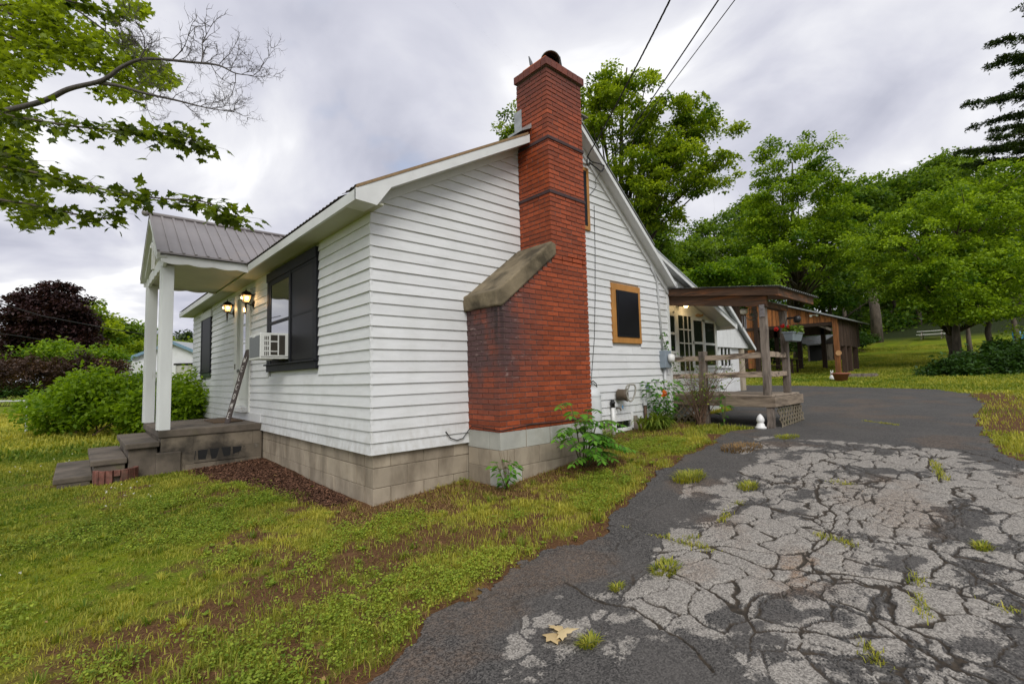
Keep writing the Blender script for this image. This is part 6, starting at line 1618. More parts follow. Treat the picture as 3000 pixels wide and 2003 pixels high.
# grass growing out of the cracks
Pc = []
for ln in GRASSY:
    for i in range(len(ln)-1):
        p0, p1 = np.array(ln[i]), np.array(ln[i+1]); n = int(420*np.linalg.norm(p1-p0))+5
        t = rg_.random(n); q_ = p0+(p1-p0)*t[:, None] + rg_.normal(0, .022, (n, 2)); k = vnoise(q_[:, 0]*7, q_[:, 1]*7, 5) > .36; Pc.append(q_[k])
Pc = np.concatenate(Pc); m = len(Pc)
blades('crack_grass', np.stack([Pc[:, 0], Pc[:, 1], hgt(Pc[:, 0], Pc[:, 1])-.01], 1), .045*(.4+rg_.random(m)), np.full(m, .006), rg_.random(m)*.9+.2, rg_.random(m)*6.28, np.clip(rg_.normal(.55, .25, m), 0, 1), M['grass'])
def tuft(u, v, r, h, n, label, mat='grass', w=.008):
    c = gpx(u*DK, v*DK); a = rg_.random(n)*2*pi; q_ = r*np.sqrt(rg_.random(n))
    x = c[0]+q_*np.cos(a)*1.2; y = c[1]+q_*np.sin(a)*.8
    o = blades('weed_tuft', np.stack([x, y, hgt(x, y)-.005], 1), h*(.5+.7*rg_.random(n)), np.full(n, w), .4+.6*rg_.random(n), a+rg_.normal(0, .5, n), np.clip(rg_.normal(.45, .2, n), 0, 1), M[mat], None, None)
    o['label'] = label; o['category'] = 'weed'; o['group'] = 'weed tufts in the driveway'
tuft(1580, 1098, .17, .10, 420, 'broad green weed tuft on dark asphalt nearest the lawn edge')
tuft(1700, 1028, .28, .07, 420, 'brown dying weed patch on the asphalt before the deck', 'straw')
tuft(1716, 1118, .10, .07, 200, 'small light green weed tuft between two pale asphalt patches')
tuft(1527, 1306, .10, .06, 220, 'bright weed tuft at the edge of a dark asphalt patch')
tuft(1352, 1478, .05, .06, 130, 'tiny weed sprout on the asphalt beside the dry leaf')
tuft(1415, 1350, .04, .05, 80, 'tiny weed sprout in the dark near asphalt')
tuft(2253, 1255, .06, .05, 110, 'small weed tuft in the pale cracked slab far right')
tuft(1805, 1003, .18, .06, 260, 'thin green weed line in the asphalt joint by the deck')

# ================================================================== PLANTS BY THE GABLE
LEAFLET = None
def leaflet_mesh(mat):
    V_ = [(0, 0, 0), (.3, .18, .02), (.6, .2, .0), (1, 0, -.06), (.6, -.2, 0), (.3, -.18, .02), (.5, 0, -.03)]
    F_ = [(0, 6, 1), (1, 6, 2), (2, 6, 3), (3, 6, 4), (4, 6, 5), (5, 6, 0)]
    me = bpy.data.meshes.new('leaflet'); me.from_pydata(V_, [], F_); at_ = me.attributes.new('tint', 'FLOAT', 'POINT'); at_.data.foreach_set('value', np.full(7, .5, np.float32)); me.materials.append(mat); return me
def obj_leaf(me, name, p, d, n, s, parent):
    d = Vector(d).normalized(); n = Vector(n); n = (n-d*n.dot(d)).normalized(); w = n.cross(d)
    o = bpy.data.objects.new(name, me); COL.objects.link(o)
    adopt(o, parent)
    o.matrix_basis = Matrix(((d.x*s, w.x*s, n.x*s, p[0]), (d.y*s, w.y*s, n.y*s, p[1]), (d.z*s, w.z*s, n.z*s, p[2]), (0, 0, 0, 1)))
    return o
def tinted(me, t):
    m2 = me.copy(); m2.attributes['tint'].data.foreach_set('value', np.full(len(m2.vertices), t, np.float32)); return m2
rs_ = random.Random(9)
sm = empty('sumac_shoot', (2.35, -.86, .18), 'leafy green sumac shoot growing at the foot of the chimney', 'plant')
lm0 = leaflet_mesh(M['lf_sumac']); LM = [tinted(lm0, t) for t in (.25, .45, .6, .85)]
stems = [((2.32, -.86, .16), (2.10, -.90, .98)), ((2.35, -.86, .16), (2.26, -.98, .84)), ((2.38, -.86, .16), (2.45, -1.02, .74)), ((2.38, -.84, .16), (2.64, -.90, .72)), ((2.34, -.88, .16), (2.18, -1.08, .62)), ((2.36, -.9, .16), (2.4, -1.12, .50)), ((2.36, -.84, .16), (2.54, -.80, .86)), ((2.32, -.84, .16), (2.02, -.94, .70)), ((2.36, -.9, .16), (2.55, -1.08, .42)), ((2.32, -.9, .16), (2.22, -1.1, .38))]
for si, (s0, s1) in enumerate(stems):
    path = curve_pts(s0, s1, .05, 6, .01, rs_); MB().tube(path, [.010, .009, .008, .007, .006, .005, .003], 6).build('stem', M['stem'], sm, True)
    for bi in range(4):
        p0 = path[min(6, 3+bi)]; az = rs_.uniform(0, 2*pi) if bi < 3 else math.atan2(s1[1]-s0[1], s1[0]-s0[0])
        if bi < 3 and sin(az) > .4: az = -az
        dirv = Vector((cos(az), sin(az), .25)); Lr = rs_.uniform(.22, .34)
        rp = [p0 + dirv*Lr*t + Vector((0, 0, -.35*Lr*t*t)) for t in np.linspace(0, 1, 7)]
        MB().tube(rp, .0035, 4).build('leaf_stalk', M['stem'], sm)
        for k in range(1, 7):
            dd = (rp[k]-rp[k-1]).normalized(); sd_ = dd.cross(Vector((0, 0, 1))).normalized()
            for s in (-1, 1):
                obj_leaf(LM[rs_.randrange(4)], 'leaflet', rp[k], sd_*s+dd*.5+Vector((0, 0, -.35)), (rs_.uniform(-.3, .3), rs_.uniform(-.4, 0), 1), rs_.uniform(.085, .125)*(1 if k < 5 else .8), sm)
        obj_leaf(LM[3], 'leaflet', rp[-1], rp[-1]-rp[-2], (0, -.2, 1), .10, sm)
def leafy_weed(name, base, h, r, n, mat, label, leaf=.06, cat='plant', stems=5, ratio=.5, tb=0):
    t = empty(name, base, label, cat); base = Vector(base)
    mb = MB()
    for i in range(stems):
        a = i*2.4; mb.tube(curve_pts(base, base+Vector((cos(a)*r*.7, sin(a)*r*.7, h*rs_.uniform(.6, 1))), .02, 4), [.006, .005, .004, .003, .002], 5)
    mb.build('stems', M['stem'], t)
    d = sph(n, rg_); z = rg_.random(n)
    P = np.stack([base.x+d[:, 0]*r*np.sqrt(z), base.y+d[:, 1]*r*np.sqrt(z), base.z+h*(.1+.9*z)], 1)
    leaves('foliage', P, np.stack([d[:, 0]*.4, d[:, 1]*.4-.2, np.ones(n)], 1)+rg_.normal(0, .25, (n, 3)), d+[0, 0, -.2], leaf*(.6+.8*rg_.random(n)), np.clip(rg_.normal(.5+tb, .22, n), 0, 1), mat, t, ratio, kind='stuff')
    return t
leafy_weed('corner_weed', (1.20, -.72, .10), .30, .15, 60, M['lf_sumac'], 'small weed with dead stalks at the chimney base corner', .075)
dd_ = MB()
for i in range(9): dd_.tube(curve_pts((1.20, -.74, .1), (1.20+rs_.uniform(-.12, .10), -.74+rs_.uniform(-.08, .05), .35+rs_.uniform(0, .2)), .03, 5), [.003, .003, .0025, .002, .002, .001], 4)
cw = bpy.data.objects['corner_weed']; dd_.build('dead_stalk', M['straw'], cw)
def lily(base, n, L_, spread, label, seed):
    rng = np.random.default_rng(seed); root = empty('daylily_clump', base, label, 'plant', 'daylilies along the gable')
    V_ = []; F_ = []; T_ = []
    for i in range(n):
        a = rng.uniform(pi*.95, pi*2.05) if rng.random() < .8 else rng.uniform(0, 2*pi); l = L_*rng.uniform(.55, 1.1); p0 = np.array([base[0]+rng.normal(0, spread*.45), base[1]+rng.normal(0, .05), base[2]]); w = rng.uniform(.010, .018); bend = rng.uniform(.6, 1.25)
        d = np.array([cos(a), sin(a)*.75, 0]); s = np.array([-sin(a), cos(a), 0]); b = len(V_); K = 7; tt = np.clip(rng.normal(.45, .25), 0, 1)
        for k in range(K+1):
            t = k/K; th = 1.35-bend*1.9*t
            if k: pc_ = pc_ + (d*cos(th)+np.array([0, 0, sin(th)]))*l/K
            else: pc_ = p0
            ww = w*(1-t**2.2)+.001; V_ += [pc_-s*ww, pc_+s*ww]; T_ += [tt, tt]
        for k in range(K): F_.append((b+2*k, b+2*k+1, b+2*k+3, b+2*k+2))
    V_ = np.array(V_); V_[:, 2] = np.maximum(V_[:, 2], hgt(V_[:, 0], V_[:, 1])+.004)
    tag(np_mesh('leaf_blades', V_, np.array(F_), M['lf_lily'], root, {'tint': np.array(T_)}), kind='stuff'); return root
lily((3.38, -.30, .29), 120, .42, .24, 'daylily clump of arching blades next to the chimney', 1)
lily((5.0, -.28, .365), 190, .55, .34, 'larger daylily clump of arching blades right of the basement window', 2)
# trumpet vine bush with an orange flower by the corner
ob = leafy_weed('trumpet_vine', (5.30, -.24, .37), .82, .36, 330, M['lf_sumac'], 'leafy green vine with one orange flower at the house corner', .10, 'plant', 9, .5, -.15)
c = px(1650+1155*.2554, 1080+285*.2554, y=-.55); n = 26; d = sph(n)
leaves('flower', c+d*.02, d, d+sph(n)*.4+[0, -.5, 0], .05+.03*RNG.random(n), RNG.random(n), M['orange_flower'], ob, .7)
vn = [px(1650+u*.2554, 780+v*.2554, y=-.06) for u, v in ((1130, 780), (1150, 850), (1180, 930), (1200, 990), (1240, 1040), (1280, 1130), (1300, 1200), (1350, 1260))]
MB().tube([tuple(p) for p in vn], .004, 4).build('vine_stem', M['stem'], ob)
vnp = np.repeat(np.array(vn), 9, 0)+rg_.normal(0, .045, (len(vn)*9, 3)); n = len(vnp)
tag(leaves('vine_leaves', vnp, sph(n)+[0, -.7, .5], sph(n)+[0, 0, -.5], .045+.03*rg_.random(n), np.clip(rg_.normal(.4, .2, n), 0, 1), M['lf_sumac'], ob, .6), kind='stuff')
# twiggy shrub at the deck corner
sb = empty('twiggy_shrub', (5.86, -.62, .36), 'twiggy brown shrub with sparse leaves before the deck', 'shrub')
mb = MB(); tips = []
for i in range(34):
    a = rs_.uniform(0, 2*pi); top = Vector((5.86+rs_.gauss(0, .10), -.66+rs_.gauss(0, .30)-.08, .36+rs_.uniform(.55, 1.15)))
    pth = curve_pts((5.86+rs_.gauss(0, .04), -.62+rs_.gauss(0, .05), .34), top, .03, 6, .014, rs_); mb.tube(pth, [.008, .007, .006, .005, .004, .003, .002], 5)
    for k in range(3, 7):
        for j in range(2):
            e_ = pth[k]+Vector((rs_.gauss(0, .06), rs_.gauss(0, .09), rs_.uniform(.02, .12))); mb.tube([pth[k], e_], [.003, .0015], 4); tips.append(e_)
mb.build('twigs', M['shrub_twig'], sb)
tp_ = np.array([tuple(t) for t in tips]); pick = rg_.random(len(tp_)) < .75; tp_ = np.repeat(tp_[pick], 2, 0)+rg_.normal(0, .03, (2*pick.sum(), 3)); n = len(tp_)
leaves('foliage', tp_, sph(n)+[0, 0, .8], sph(n), .028+.025*rg_.random(n), np.clip(rg_.normal(.45, .2, n), 0, 1), M['lf_lily'], sb, .55, kind='stuff')
leafy_weed('broadleaf_shoot', (5.98, -1.0, .36), .72, .10, 26, M['lf_sumac'], 'glossy broadleaf shoot rising before the deck boards', .12, 'plant', 4, .45, -.2)

# ================================================================== HEDGE AND LEFT-HAND BACKGROUND
def shrub_mass(name, ells, mat, n_cl, per, leaf, cl_r, label, seed, cat='shrub', stems=14, droop=.3, tb=0, flat=.7, sprigs=0):
    rng = np.random.default_rng(seed); rnd = random.Random(seed); cx = float(np.mean([c[0] for c, r in ells])); cy = float(np.mean([c[1] for c, r in ells])); bz_ = hz(cx, cy)
    root = empty(name, (cx, cy, bz_), label, cat); C, Dn = crown_points(ells, n_cl, rng, .35)
    C[:, 2] = np.maximum(C[:, 2], hgt(C[:, 0], C[:, 1])+.1); mb = MB()
    for i in range(stems):
        c = C[rng.integers(n_cl)]; e = ells[i % len(ells)]; b0 = Vector((e[0][0]+rnd.gauss(0, e[1][0]*.3), e[0][1]+rnd.gauss(0, e[1][1]*.3), 0)); b0.z = hz(b0.x, b0.y)-.05
        mb.tube(curve_pts(b0, Vector(c), .1, 5, .04, rnd), [.022, .018, .015, .012, .008, .004], 5)
    mb.build('stems', M['shrub_twig'], root)
    m = n_cl*per; ci = np.repeat(np.arange(n_cl), per); d = sph(m, rng)*np.sqrt(rng.random((m, 1)))*(np.array([1, 1, flat])*cl_r); P = C[ci]+d; P[:, 2] -= droop*np.linalg.norm(d[:, :2], axis=1)**2/cl_r
    P[:, 2] = np.maximum(P[:, 2], hgt(P[:, 0], P[:, 1])+.02)
    Nn = rng.normal(0, .5, (m, 3))+[0, 0, .8]; U = d+rng.normal(0, .4*cl_r, (m, 3))+[0, 0, -.2*cl_r]
    T = np.clip(rng.normal(.45+tb, .18, m)+rng.normal(0, .13, n_cl)[ci]+.15*d[:, 2]/cl_r, 0, 1)  # upper leaves of each clump tinted lighter, painting in light from above
    S_ = leaf*(.6+.8*rng.random(m))
    for i in range(sprigs):                      # loose shoots standing out of the mass
        c = C[rng.integers(n_cl)]; dv = unit((np.array([rng.normal(0, .5), rng.normal(0, .5), .9]))[None])[0]; l = rng.uniform(.3, .75); k = 16; t = rng.random(k)
        q = c+dv*(t*l)[:, None]+rng.normal(0, .035, (k, 3)); q[:, 2] -= .15*l*t**2
        P = np.concatenate([P, q]); Nn = np.concatenate([Nn, rng.normal(0, .5, (k, 3))+[0, 0, .8]]); U = np.concatenate([U, rng.normal(0, 1, (k, 3))+dv*.4]); T = np.concatenate([T, np.clip(rng.normal(.62, .18, k), 0, 1)]); S_ = np.concatenate([S_, leaf*(.5+.6*rng.random(k))])
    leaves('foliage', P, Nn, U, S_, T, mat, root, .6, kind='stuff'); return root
def el(u, v, t, ru, rv, rd=None):
    """ellipsoid at D-pixel (u,v), depth t, radii in D pixels converted at that depth"""
    k = DK*t/FPX; return (tuple(px(u*DK, v*DK, t=t)), (ru*k, (rd if rd else ru*k), rv*k))
shrub_mass('hedge', [el(150, 935, 12.6, 65, 52, 1.0), el(220, 915, 12.2, 70, 62, 1.0), el(300, 925, 12.0, 55, 60, 1.0), el(370, 935, 11.8, 60, 62, 1.0), el(430, 925, 11.6, 45, 60, 1.0), el(190, 900, 12.4, 40, 30, .8), el(95, 930, 13.2, 35, 20, .6), el(410, 880, 12.3, 22, 28, .5)], M['lf_bright'], 380, 80, .11, .34, 'bright green overgrown hedge between the lawn and the field', 41, sprigs=110)
tree('purple_maple', px(120*DK, 905*DK, t=30)*[1, 1, 0]+[0, 0, -.1], [el(115, 735, 30, 72, 62), el(80, 685, 30, 36, 34), el(130, 678, 30, 42, 28), el(165, 715, 30, 40, 36), el(70, 780, 30, 46, 46), el(185, 775, 30, 42, 36), el(30, 825, 28, 34, 24), el(215, 800, 30, 22, 22)], M['lf_purple'], 300, 120, .20, .6, 'large dark purple leaved maple beyond the hedge', 42, .3, 'bark_dark')
tree('weeping_maple', px(150*DK, 905*DK, t=21)*[1, 1, 0], [el(60, 850, 21, 90, 32), el(170, 845, 21, 90, 35), el(250, 850, 21, 40, 28)], M['lf_weep'], 170, 120, .10, .42, 'low spreading brown red weeping maple behind the hedge', 43, .12, 'bark_dark', droop=.8)
shrub_mass('green_thicket', [el(140, 810, 22.5, 70, 26, 1.0), el(215, 822, 22.5, 60, 28, 1.0)], M['lf_bright'], 120, 60, .15, .5, 'yellow green bushes growing over the weeping maple', 44, 'shrub', 8, .5, -.12)
def el3(*a): return el(*a)
tree('green_maple', px(215*DK, 880*DK, t=42)*[1, 1, 0], [el(205, 740, 42, 45, 48), el(240, 770, 42, 35, 45), el(200, 800, 42, 50, 40)], M['lf_maple'], 130, 80, .32, .9, 'green maple standing behind the purple maple', 45, .25)
tree('white_pine', px(300*DK, 880*DK, t=60)*[1, 1, 0], [el(295, 770, 60, 45, 34), el(280, 800, 60, 40, 30), el(325, 790, 60, 25, 40)], M['lf_forest'], 120, 80, .42, 1.3, 'distant dark green pine behind the neighbour house', 46, .3, 'bark_dark')
tree('rounded_maple', px(320*DK, 880*DK, t=48)*[1, 1, 0], [el(315, 808, 48, 26, 24), el(380, 800, 52, 50, 28)], M['lf_maple'], 90, 70, .32, .8, 'lighter rounded tree beside the neighbour roof', 47, .2)
tree('blue_spruce', px(425*DK, 880*DK, t=56)*[1, 1, 0], [el(425, 800, 56, 22, 30), el(427, 775, 56, 12, 20), el(440, 820, 56, 20, 20), el(400, 815, 60, 30, 25)], M['lf_pine'], 90, 70, .4, .9, 'dark pointed spruce beyond the neighbour chimney', 48, .25, 'bark_dark')
tree('far_pine', px(10*DK, 880*DK, t=70)*[1, 1, 0], [el(10, 790, 70, 30, 30), el(0, 830, 65, 50, 25)], M['lf_pine'], 80, 70, .5, 1.4, 'pale far pine at the edge of the view', 49, .3, 'bark_dark')
shrub_mass('clipped_hedge', [el(10, 893, 36, 40, 10, 1.2), el(60, 893, 36, 30, 10, 1.2)], M['lf_dark'], 60, 60, .22, .5, 'low dark clipped hedge across the far field', 50, 'hedge')

# ================================================================== TREES BEHIND AND RIGHT
tree('sugar_maple', (15.6, 8.2, .5), [el(1420, 230, 19, 80, 85), el(1400, 165, 19, 28, 40), el(1470, 175, 19, 22, 36), el(1520, 300, 19, 95, 70), el(1350, 260, 20, 60, 70), el(1600, 290, 19, 70, 45), el(1640, 255, 19, 32, 28), el(1550, 400, 19, 110, 60), el(1650, 395, 19, 60, 26), el(1440, 430, 19, 100, 90), el(1520, 490, 19, 60, 40), el(1200, 310, 20.5, 50, 50), el(1165, 285, 20.5, 24, 34), el(1190, 262, 20.5, 22, 24), el(1400, 132, 19, 9, 26), el(1352, 180, 19, 10, 24), el(1440, 155, 19, 9, 22), el(1478, 148, 19, 9, 24), el(1495, 170, 19, 10, 20), el(1560, 225, 19, 14, 24), el(1660, 238, 19, 10, 18), el(1690, 300, 19, 16, 12)], M['lf_maple'], 430, 120, .125, .34, 'tall bright green maple rising behind the house roof', 60, .26, 'bark', .55, .35, 60, shell=.4)
tree('tall_walnut', gpx(*Gz((800, 985))), [el(1820, 380, 30, 85, 60), el(1850, 350, 30, 60, 32), el(1780, 350, 30, 40, 30), el(1830, 470, 30, 120, 70), el(1880, 430, 30, 60, 40), el(1790, 560, 30, 115, 65), el(1890, 560, 30, 100, 75), el(1740, 480, 30, 55, 50)], M['lf_walnut'], 310, 125, .17, .60, 'tall walnut tree behind the porch with a high rounded crown', 61, .30, 'bark', .5, .45, 40)
tree('spreading_walnut', px(*Kz((860, 800)), t=25), [el(2080, 560, 23, 110, 90), el(2150, 500, 23, 110, 80), el(2270, 480, 24, 110, 85), el(2300, 400, 24, 70, 42), el(2060, 640, 23, 85, 60), el(2170, 640, 22, 110, 55), el(2290, 620, 22, 90, 60), el(2260, 700, 22, 110, 45), el(2140, 710, 22, 70, 40), el(2330, 740, 22, 60, 50)], M['lf_walnut'], 480, 120, .135, .46, 'broad leafy walnut with drooping sprays at the lawn edge', 62, .27, 'bark', .5, .6, 40, tint_bias=.05, trunk_top=8.0)
for (k_, r_, lab) in (((975, 830), .20, 'leaning grey trunk tree next to the spreading walnut'), ((1105, 740), .13, 'slim dark trunk tree behind the undergrowth'), ((1420, 900), .15, 'grey trunk tree standing in the undergrowth'), ((1760, 700), .16, 'dark trunk tree near the blue barrel')):
    b_ = px(*Kz(k_), t=23 if k_[1] > 760 else 27); b_[2] = hz(b_[0], b_[1])
    tree('edge_tree', b_, [((b_[0]+.3, b_[1], b_[2]+5.2), (1.5, 1.5, 1.3)), ((b_[0]+.8, b_[1]+.6, b_[2]+4.4), (1.6, 1.6, 1.0))], M['lf_walnut'], 70, 70, .18, .6, lab, 70+k_[0], r_, 'bark', .5, .6, 8, group='trees at the lawn edge')
shrub_mass('undergrowth', [el(2190, 852, 18.5, 50, 34, 1.0), el(2260, 850, 18.5, 65, 42, 1.0), el(2330, 845, 18, 55, 48, 1.0), el(2300, 820, 21, 60, 40, 1.0), el(2160, 862, 19, 30, 26, .7), el(2400, 840, 18, 60, 50, 1.0)], M['lf_dark'], 330, 70, .14, .42, 'dark green undergrowth around the trunks at the lawn edge', 63, 'undergrowth', 20)
# hemlock whose limbs reach in at the upper right
hb = px(3190, 1000, t=26); hb[2] = hz(hb[0], hb[1])
hem = empty('hemlock', tuple(hb), 'dark hemlock with layered limbs reaching in from the upper edge', 'tree')
MB().tube([(hb[0], hb[1], hb[2]-.2), tuple(px(3180, 600, t=26)), tuple(px(3170, 100, t=26)), tuple(px(3160, -300, t=26))], [.35, .3, .22, .1], 9).build('trunk', M['bark_dark'], hem, True)
limbs = [((2420, 30), (2338, 18)), ((2420, 60), (2275, 98)), ((2420, 100), (2266, 152)), ((2420, 150), (2325, 170)), ((2420, 160), (2300, 130)), ((2420, 205), (2204, 240)), ((2420, 225), (2290, 225)), ((2420, 245), (2228, 292)), ((2420, 262), (2310, 270)), ((2420, 290), (2262, 320)), ((2420, 320), (2188, 352)), ((2420, 340), (2240, 345)), ((2420, 355), (2215, 378)), ((2420, 375), (2290, 372)), ((2420, 300), (2330, 300)), ((2420, 330), (2300, 335)), ((2420, 190), (2330, 200)), ((2420, 275), (2270, 300))]
mb = MB(); PP = []; UU = []
rng = np.random.default_rng(64)
for (a, b) in limbs:
    t0 = 25+rng.uniform(-1.5, 2.5); p0 = px(a[0]*DK+80, a[1]*DK+rng.uniform(-15, 15), t=t0+rng.uniform(-1, 2)); p1 = px(b[0]*DK, b[1]*DK, t=t0)
    pth = curve_pts(p0, p1, .12, 8, .05, random); mb.tube(pth, [.05-.045*i/8 for i in range(9)], 5)
    base_ = np.array([tuple(q) for q in pth]); dv = unit((p1-p0)[None])[0]; Ltot = np.linalg.norm(p1-p0)
    # side sprays along the limb, each a little drooping fan of needles
    ns = int(11*Ltot)
    for k in range(ns):
        t = rng.random()**.85; i0 = min(int(t*8), 7); q0 = base_[i0]+(base_[i0+1]-base_[i0])*(t*8-i0)
        ang = rng.uniform(0, 2*pi); sdv = unit((np.array([cos(ang), sin(ang), rng.normal(.05, .15)])+dv*.9)[None])[0]
        l = (.25+.75*(1-t)**.7)*rng.uniform(.5, 1.1); n = int(75*l)+8; s = rng.random(n)
        q = q0+sdv*(s*l)[:, None]+rng.normal(0, .055, (n, 3)); q[:, 2] -= .22*l*s**2; PP.append(q)
        UU.append(sdv+rng.normal(0, .5, (n, 3)))
mb.build('limbs', M['bark_dark'], hem, True)
PP = np.concatenate(PP); UU = np.concatenate(UU); n = len(PP)
leaves('foliage', PP, rng.normal(0, .5, (n, 3))+[0, 0, 1], UU, .09+.10*rng.random(n), np.clip(rng.normal(.4, .22, n), 0, 1), M['lf_pine'], hem, .4, kind='stuff')
# forest behind: individual trees in rows, then a mass
lab = ['forest tree with dense dark crown on the hill', ]
spots = [(1640, 560, 44, 70, 70), (1560, 600, 40, 90, 60), (1720, 520, 50, 60, 70), (1950, 480, 52, 70, 60), (2030, 450, 56, 65, 50), (2110, 440, 54, 60, 50), (2000, 580, 48, 90, 75), (2160, 400, 58, 60, 40), (2220, 455, 50, 85, 80), (1900, 640, 42, 80, 60), (2320, 500, 46, 80, 90), (1480, 560, 36, 60, 60), (1690, 640, 36, 80, 50), (2380, 420, 50, 60, 60)]
names_ = ['left of the walnut crown', 'low behind the house roof', 'tucked left behind the walnut top', 'right behind the tall walnut', 'on the skyline between two walnuts', 'on the skyline left of the hemlock', 'in the dark gap between the walnuts', 'just below the hemlock tips', 'behind the spreading walnut', 'low behind the carport', 'behind the right edge of the spreading walnut', 'directly behind the rear rake', 'above the porch roof', 'beyond the hemlock limbs']
for i, (u, v, t, ru, rv) in enumerate(spots):
    b_ = px(u*DK, v*DK, t=t); b_[2] = hz(b_[0], b_[1])
    tree('forest_tree', b_, [el(u, v, t, ru, rv), el(u-ru*.5, v+rv*.5, t, ru*.7, rv*.6), el(u+ru*.5, v+rv*.55, t, ru*.7, rv*.6), el(u, v-rv*.5, t, ru*.55, rv*.6)], M['lf_forest'], 120, 75, .30*t/45, 1.0*t/45, 'dark forest tree '+names_[i], 80+i, .24, 'bark_dark', .55, .4, 10, group='forest trees on the hill', tint_bias=(-.05, .08, 0)[i % 3])
tree('young_maple', gpx(1640*DK, 760*DK), [el(1690, 625, 26, 80, 28), el(1620, 635, 26, 50, 24), el(1740, 640, 26, 35, 18)], M['lf_bright'], 130, 80, .16, .5, 'bright yellow green young tree just above the porch roof', 96, .12, 'bark', tint_bias=-.15)
shrub_mass('forest_understory', [el(u, 750, 51, 50, 42, 1.6) for u in range(1900, 2440, 50)] + [el(u, 735, 54, 55, 50, 2.0) for u in range(1560, 2440, 60)] + [el(u, 650, 60, 80, 80, 3.0) for u in range(1500, 2450, 85)], M['lf_forest'], 1250, 60, .42, 1.5, 'dark mass of woodland behind the back lawn', 97, 'woodland', 20, .3, -.22)
bpy.data.objects['forest_understory']['kind'] = 'stuff'
shrub_mass('meadow_edge', [el(1860, 770, 36, 60, 16, 2.0), el(1950, 780, 40, 60, 14, 2.0), el(1720, 770, 30, 40, 26, 1.5), el(1760, 800, 30, 50, 22, 1.5)], M['lf_dark'], 160, 60, .2, .5, 'green shrubs behind the carport at the foot of the hill', 98, 'shrub', 10, .3, .15)
tr_n = 0
for (u, v0, v1, t, r_) in ((2012, 690, 783, 44, .42), (2110, 640, 760, 50, .2), (1975, 660, 780, 52, .2), (2060, 650, 775, 55, .16), (2085, 660, 780, 57, .2), (1940, 690, 770, 48, .18), (2140, 670, 780, 56, .2)):
    b_ = px(u*DK, v1*DK, t=t); b_[2] = hz(b_[0], b_[1])
    tb_ = empty('bare_trunk', tuple(b_), ['thick grey trunk at the wood edge right of the carport', 'slim trunk in the dark wood near the picnic table', 'thin trunk in shade left of the thick grey trunk', 'thin trunk in shade between the wood edge trunks', 'straight trunk deep in the dark wood', 'thin trunk right behind the carport roof', 'slim trunk behind the picnic table'][tr_n], 'tree', 'trunks at the wood edge'); tr_n += 1
    MB().tube([(b_[0], b_[1], b_[2]-.2), (b_[0]+.1, b_[1], b_[2]+2.5), (b_[0], b_[1]+.1, b_[2]+5)], [r_*1.15, r_, r_*.8], 9).build('trunk', M['bark'], tb_, True)

# ================================================================== NEAR MAPLE AT UPPER LEFT
mp = px(-520, 1000, t=8.5); mp[2] = hz(mp[0], mp[1])
nm = empty('overhanging_maple', tuple(mp), 'maple with leafy and dead branches overhanging the front lawn', 'tree')
MB().tube([(mp[0], mp[1], mp[2]-.2), (mp[0]+.05, mp[1], 2), tuple(px(-470, 350, t=8.5)), tuple(px(-420, 0, t=8.7)), tuple(px(-380, -500, t=9))], [.32, .26, .22, .18, .1], 12).build('trunk', M['bark'], nm, True)
def nb(pts, r0, r1, name='branch', mat='bark', jit=.0):
    P = smooth_path([tuple(px(u, v, t=t)) for u, v, t in pts], 6); n = len(P)
    return MB().tube(P, [r0+(r1-r0)*i/(n-1) for i in range(n)], 7).build(name, M[mat], nm, True), P
# dead limbs with fine twigs
deadA, pa = nb([(-420, 420, 8.4), (-150, 360, 7.6), (100, 305, 7.2), (200, 262, 7.1), (300, 236, 7.0), (360, 195, 7.0), (430, 173, 7.0), (560, 183, 7.0), (640, 192, 7.0), (690, 215, 7.0), (742, 222, 7.0)], .048, .004, 'dead_branch', 'twig')
deadB, pb2 = nb([(285, 243, 7.05), (350, 252, 7.0), (430, 275, 6.95), (520, 295, 6.9), (600, 315, 6.9), (690, 330, 6.9)], .028, .004, 'dead_branch', 'twig')
deadC, pc2 = nb([(180, -10, 7.6), (240, 40, 7.5), (300, 85, 7.4), (350, 130, 7.3), (400, 128, 7.3)], .018, .004, 'dead_branch', 'twig')
rt_ = random.Random(21); tw = MB()
def twig(p, d, L_, r, lv):
    n = 4; pts = [Vector(p)]; d = Vector(d).normalized()
    for i in range(n):
        d = (d + Vector((rt_.gauss(0, .28), rt_.gauss(0, .28), rt_.gauss(.05, .28)))).normalized(); pts.append(pts[-1]+d*L_/n)
    tw.tube(pts, [r*(1-.75*i/n) for i in range(n+1)], 4, False)
    if lv > 0:
        for i in range(1, n+1):
            for s in range(2 if lv > 1 else 2):
                e_ = (d + Vector((rt_.gauss(0, .8), rt_.gauss(0, .8), rt_.gauss(.1, .8)))).normalized(); twig(pts[i], e_, L_*rt_.uniform(.35, .6), r*.6, lv-1)
rtv = Vector(RT); upv = Vector(UP)
for P, lo_ in ((pa, .50), (pb2, .25), (pc2, .55)):
    n = len(P)
    for i in range(int(n*lo_), n, 2):
        s = 1 if i % 4 < 2 else -.7
        twig(P[i], rtv*.8+upv*s*rt_.uniform(.5, 1.0)+Vector((rt_.gauss(0, .3), rt_.gauss(0, .3), 0)), rt_.uniform(.28, .5), .006, 2)
for (u, v) in ((410, 170), (500, 180), (590, 185)):
    twig(px(u, v, t=7.0), rtv*.35+upv, .62, .010, 2)
tw.build('dead_twigs', M['twig'], nm)
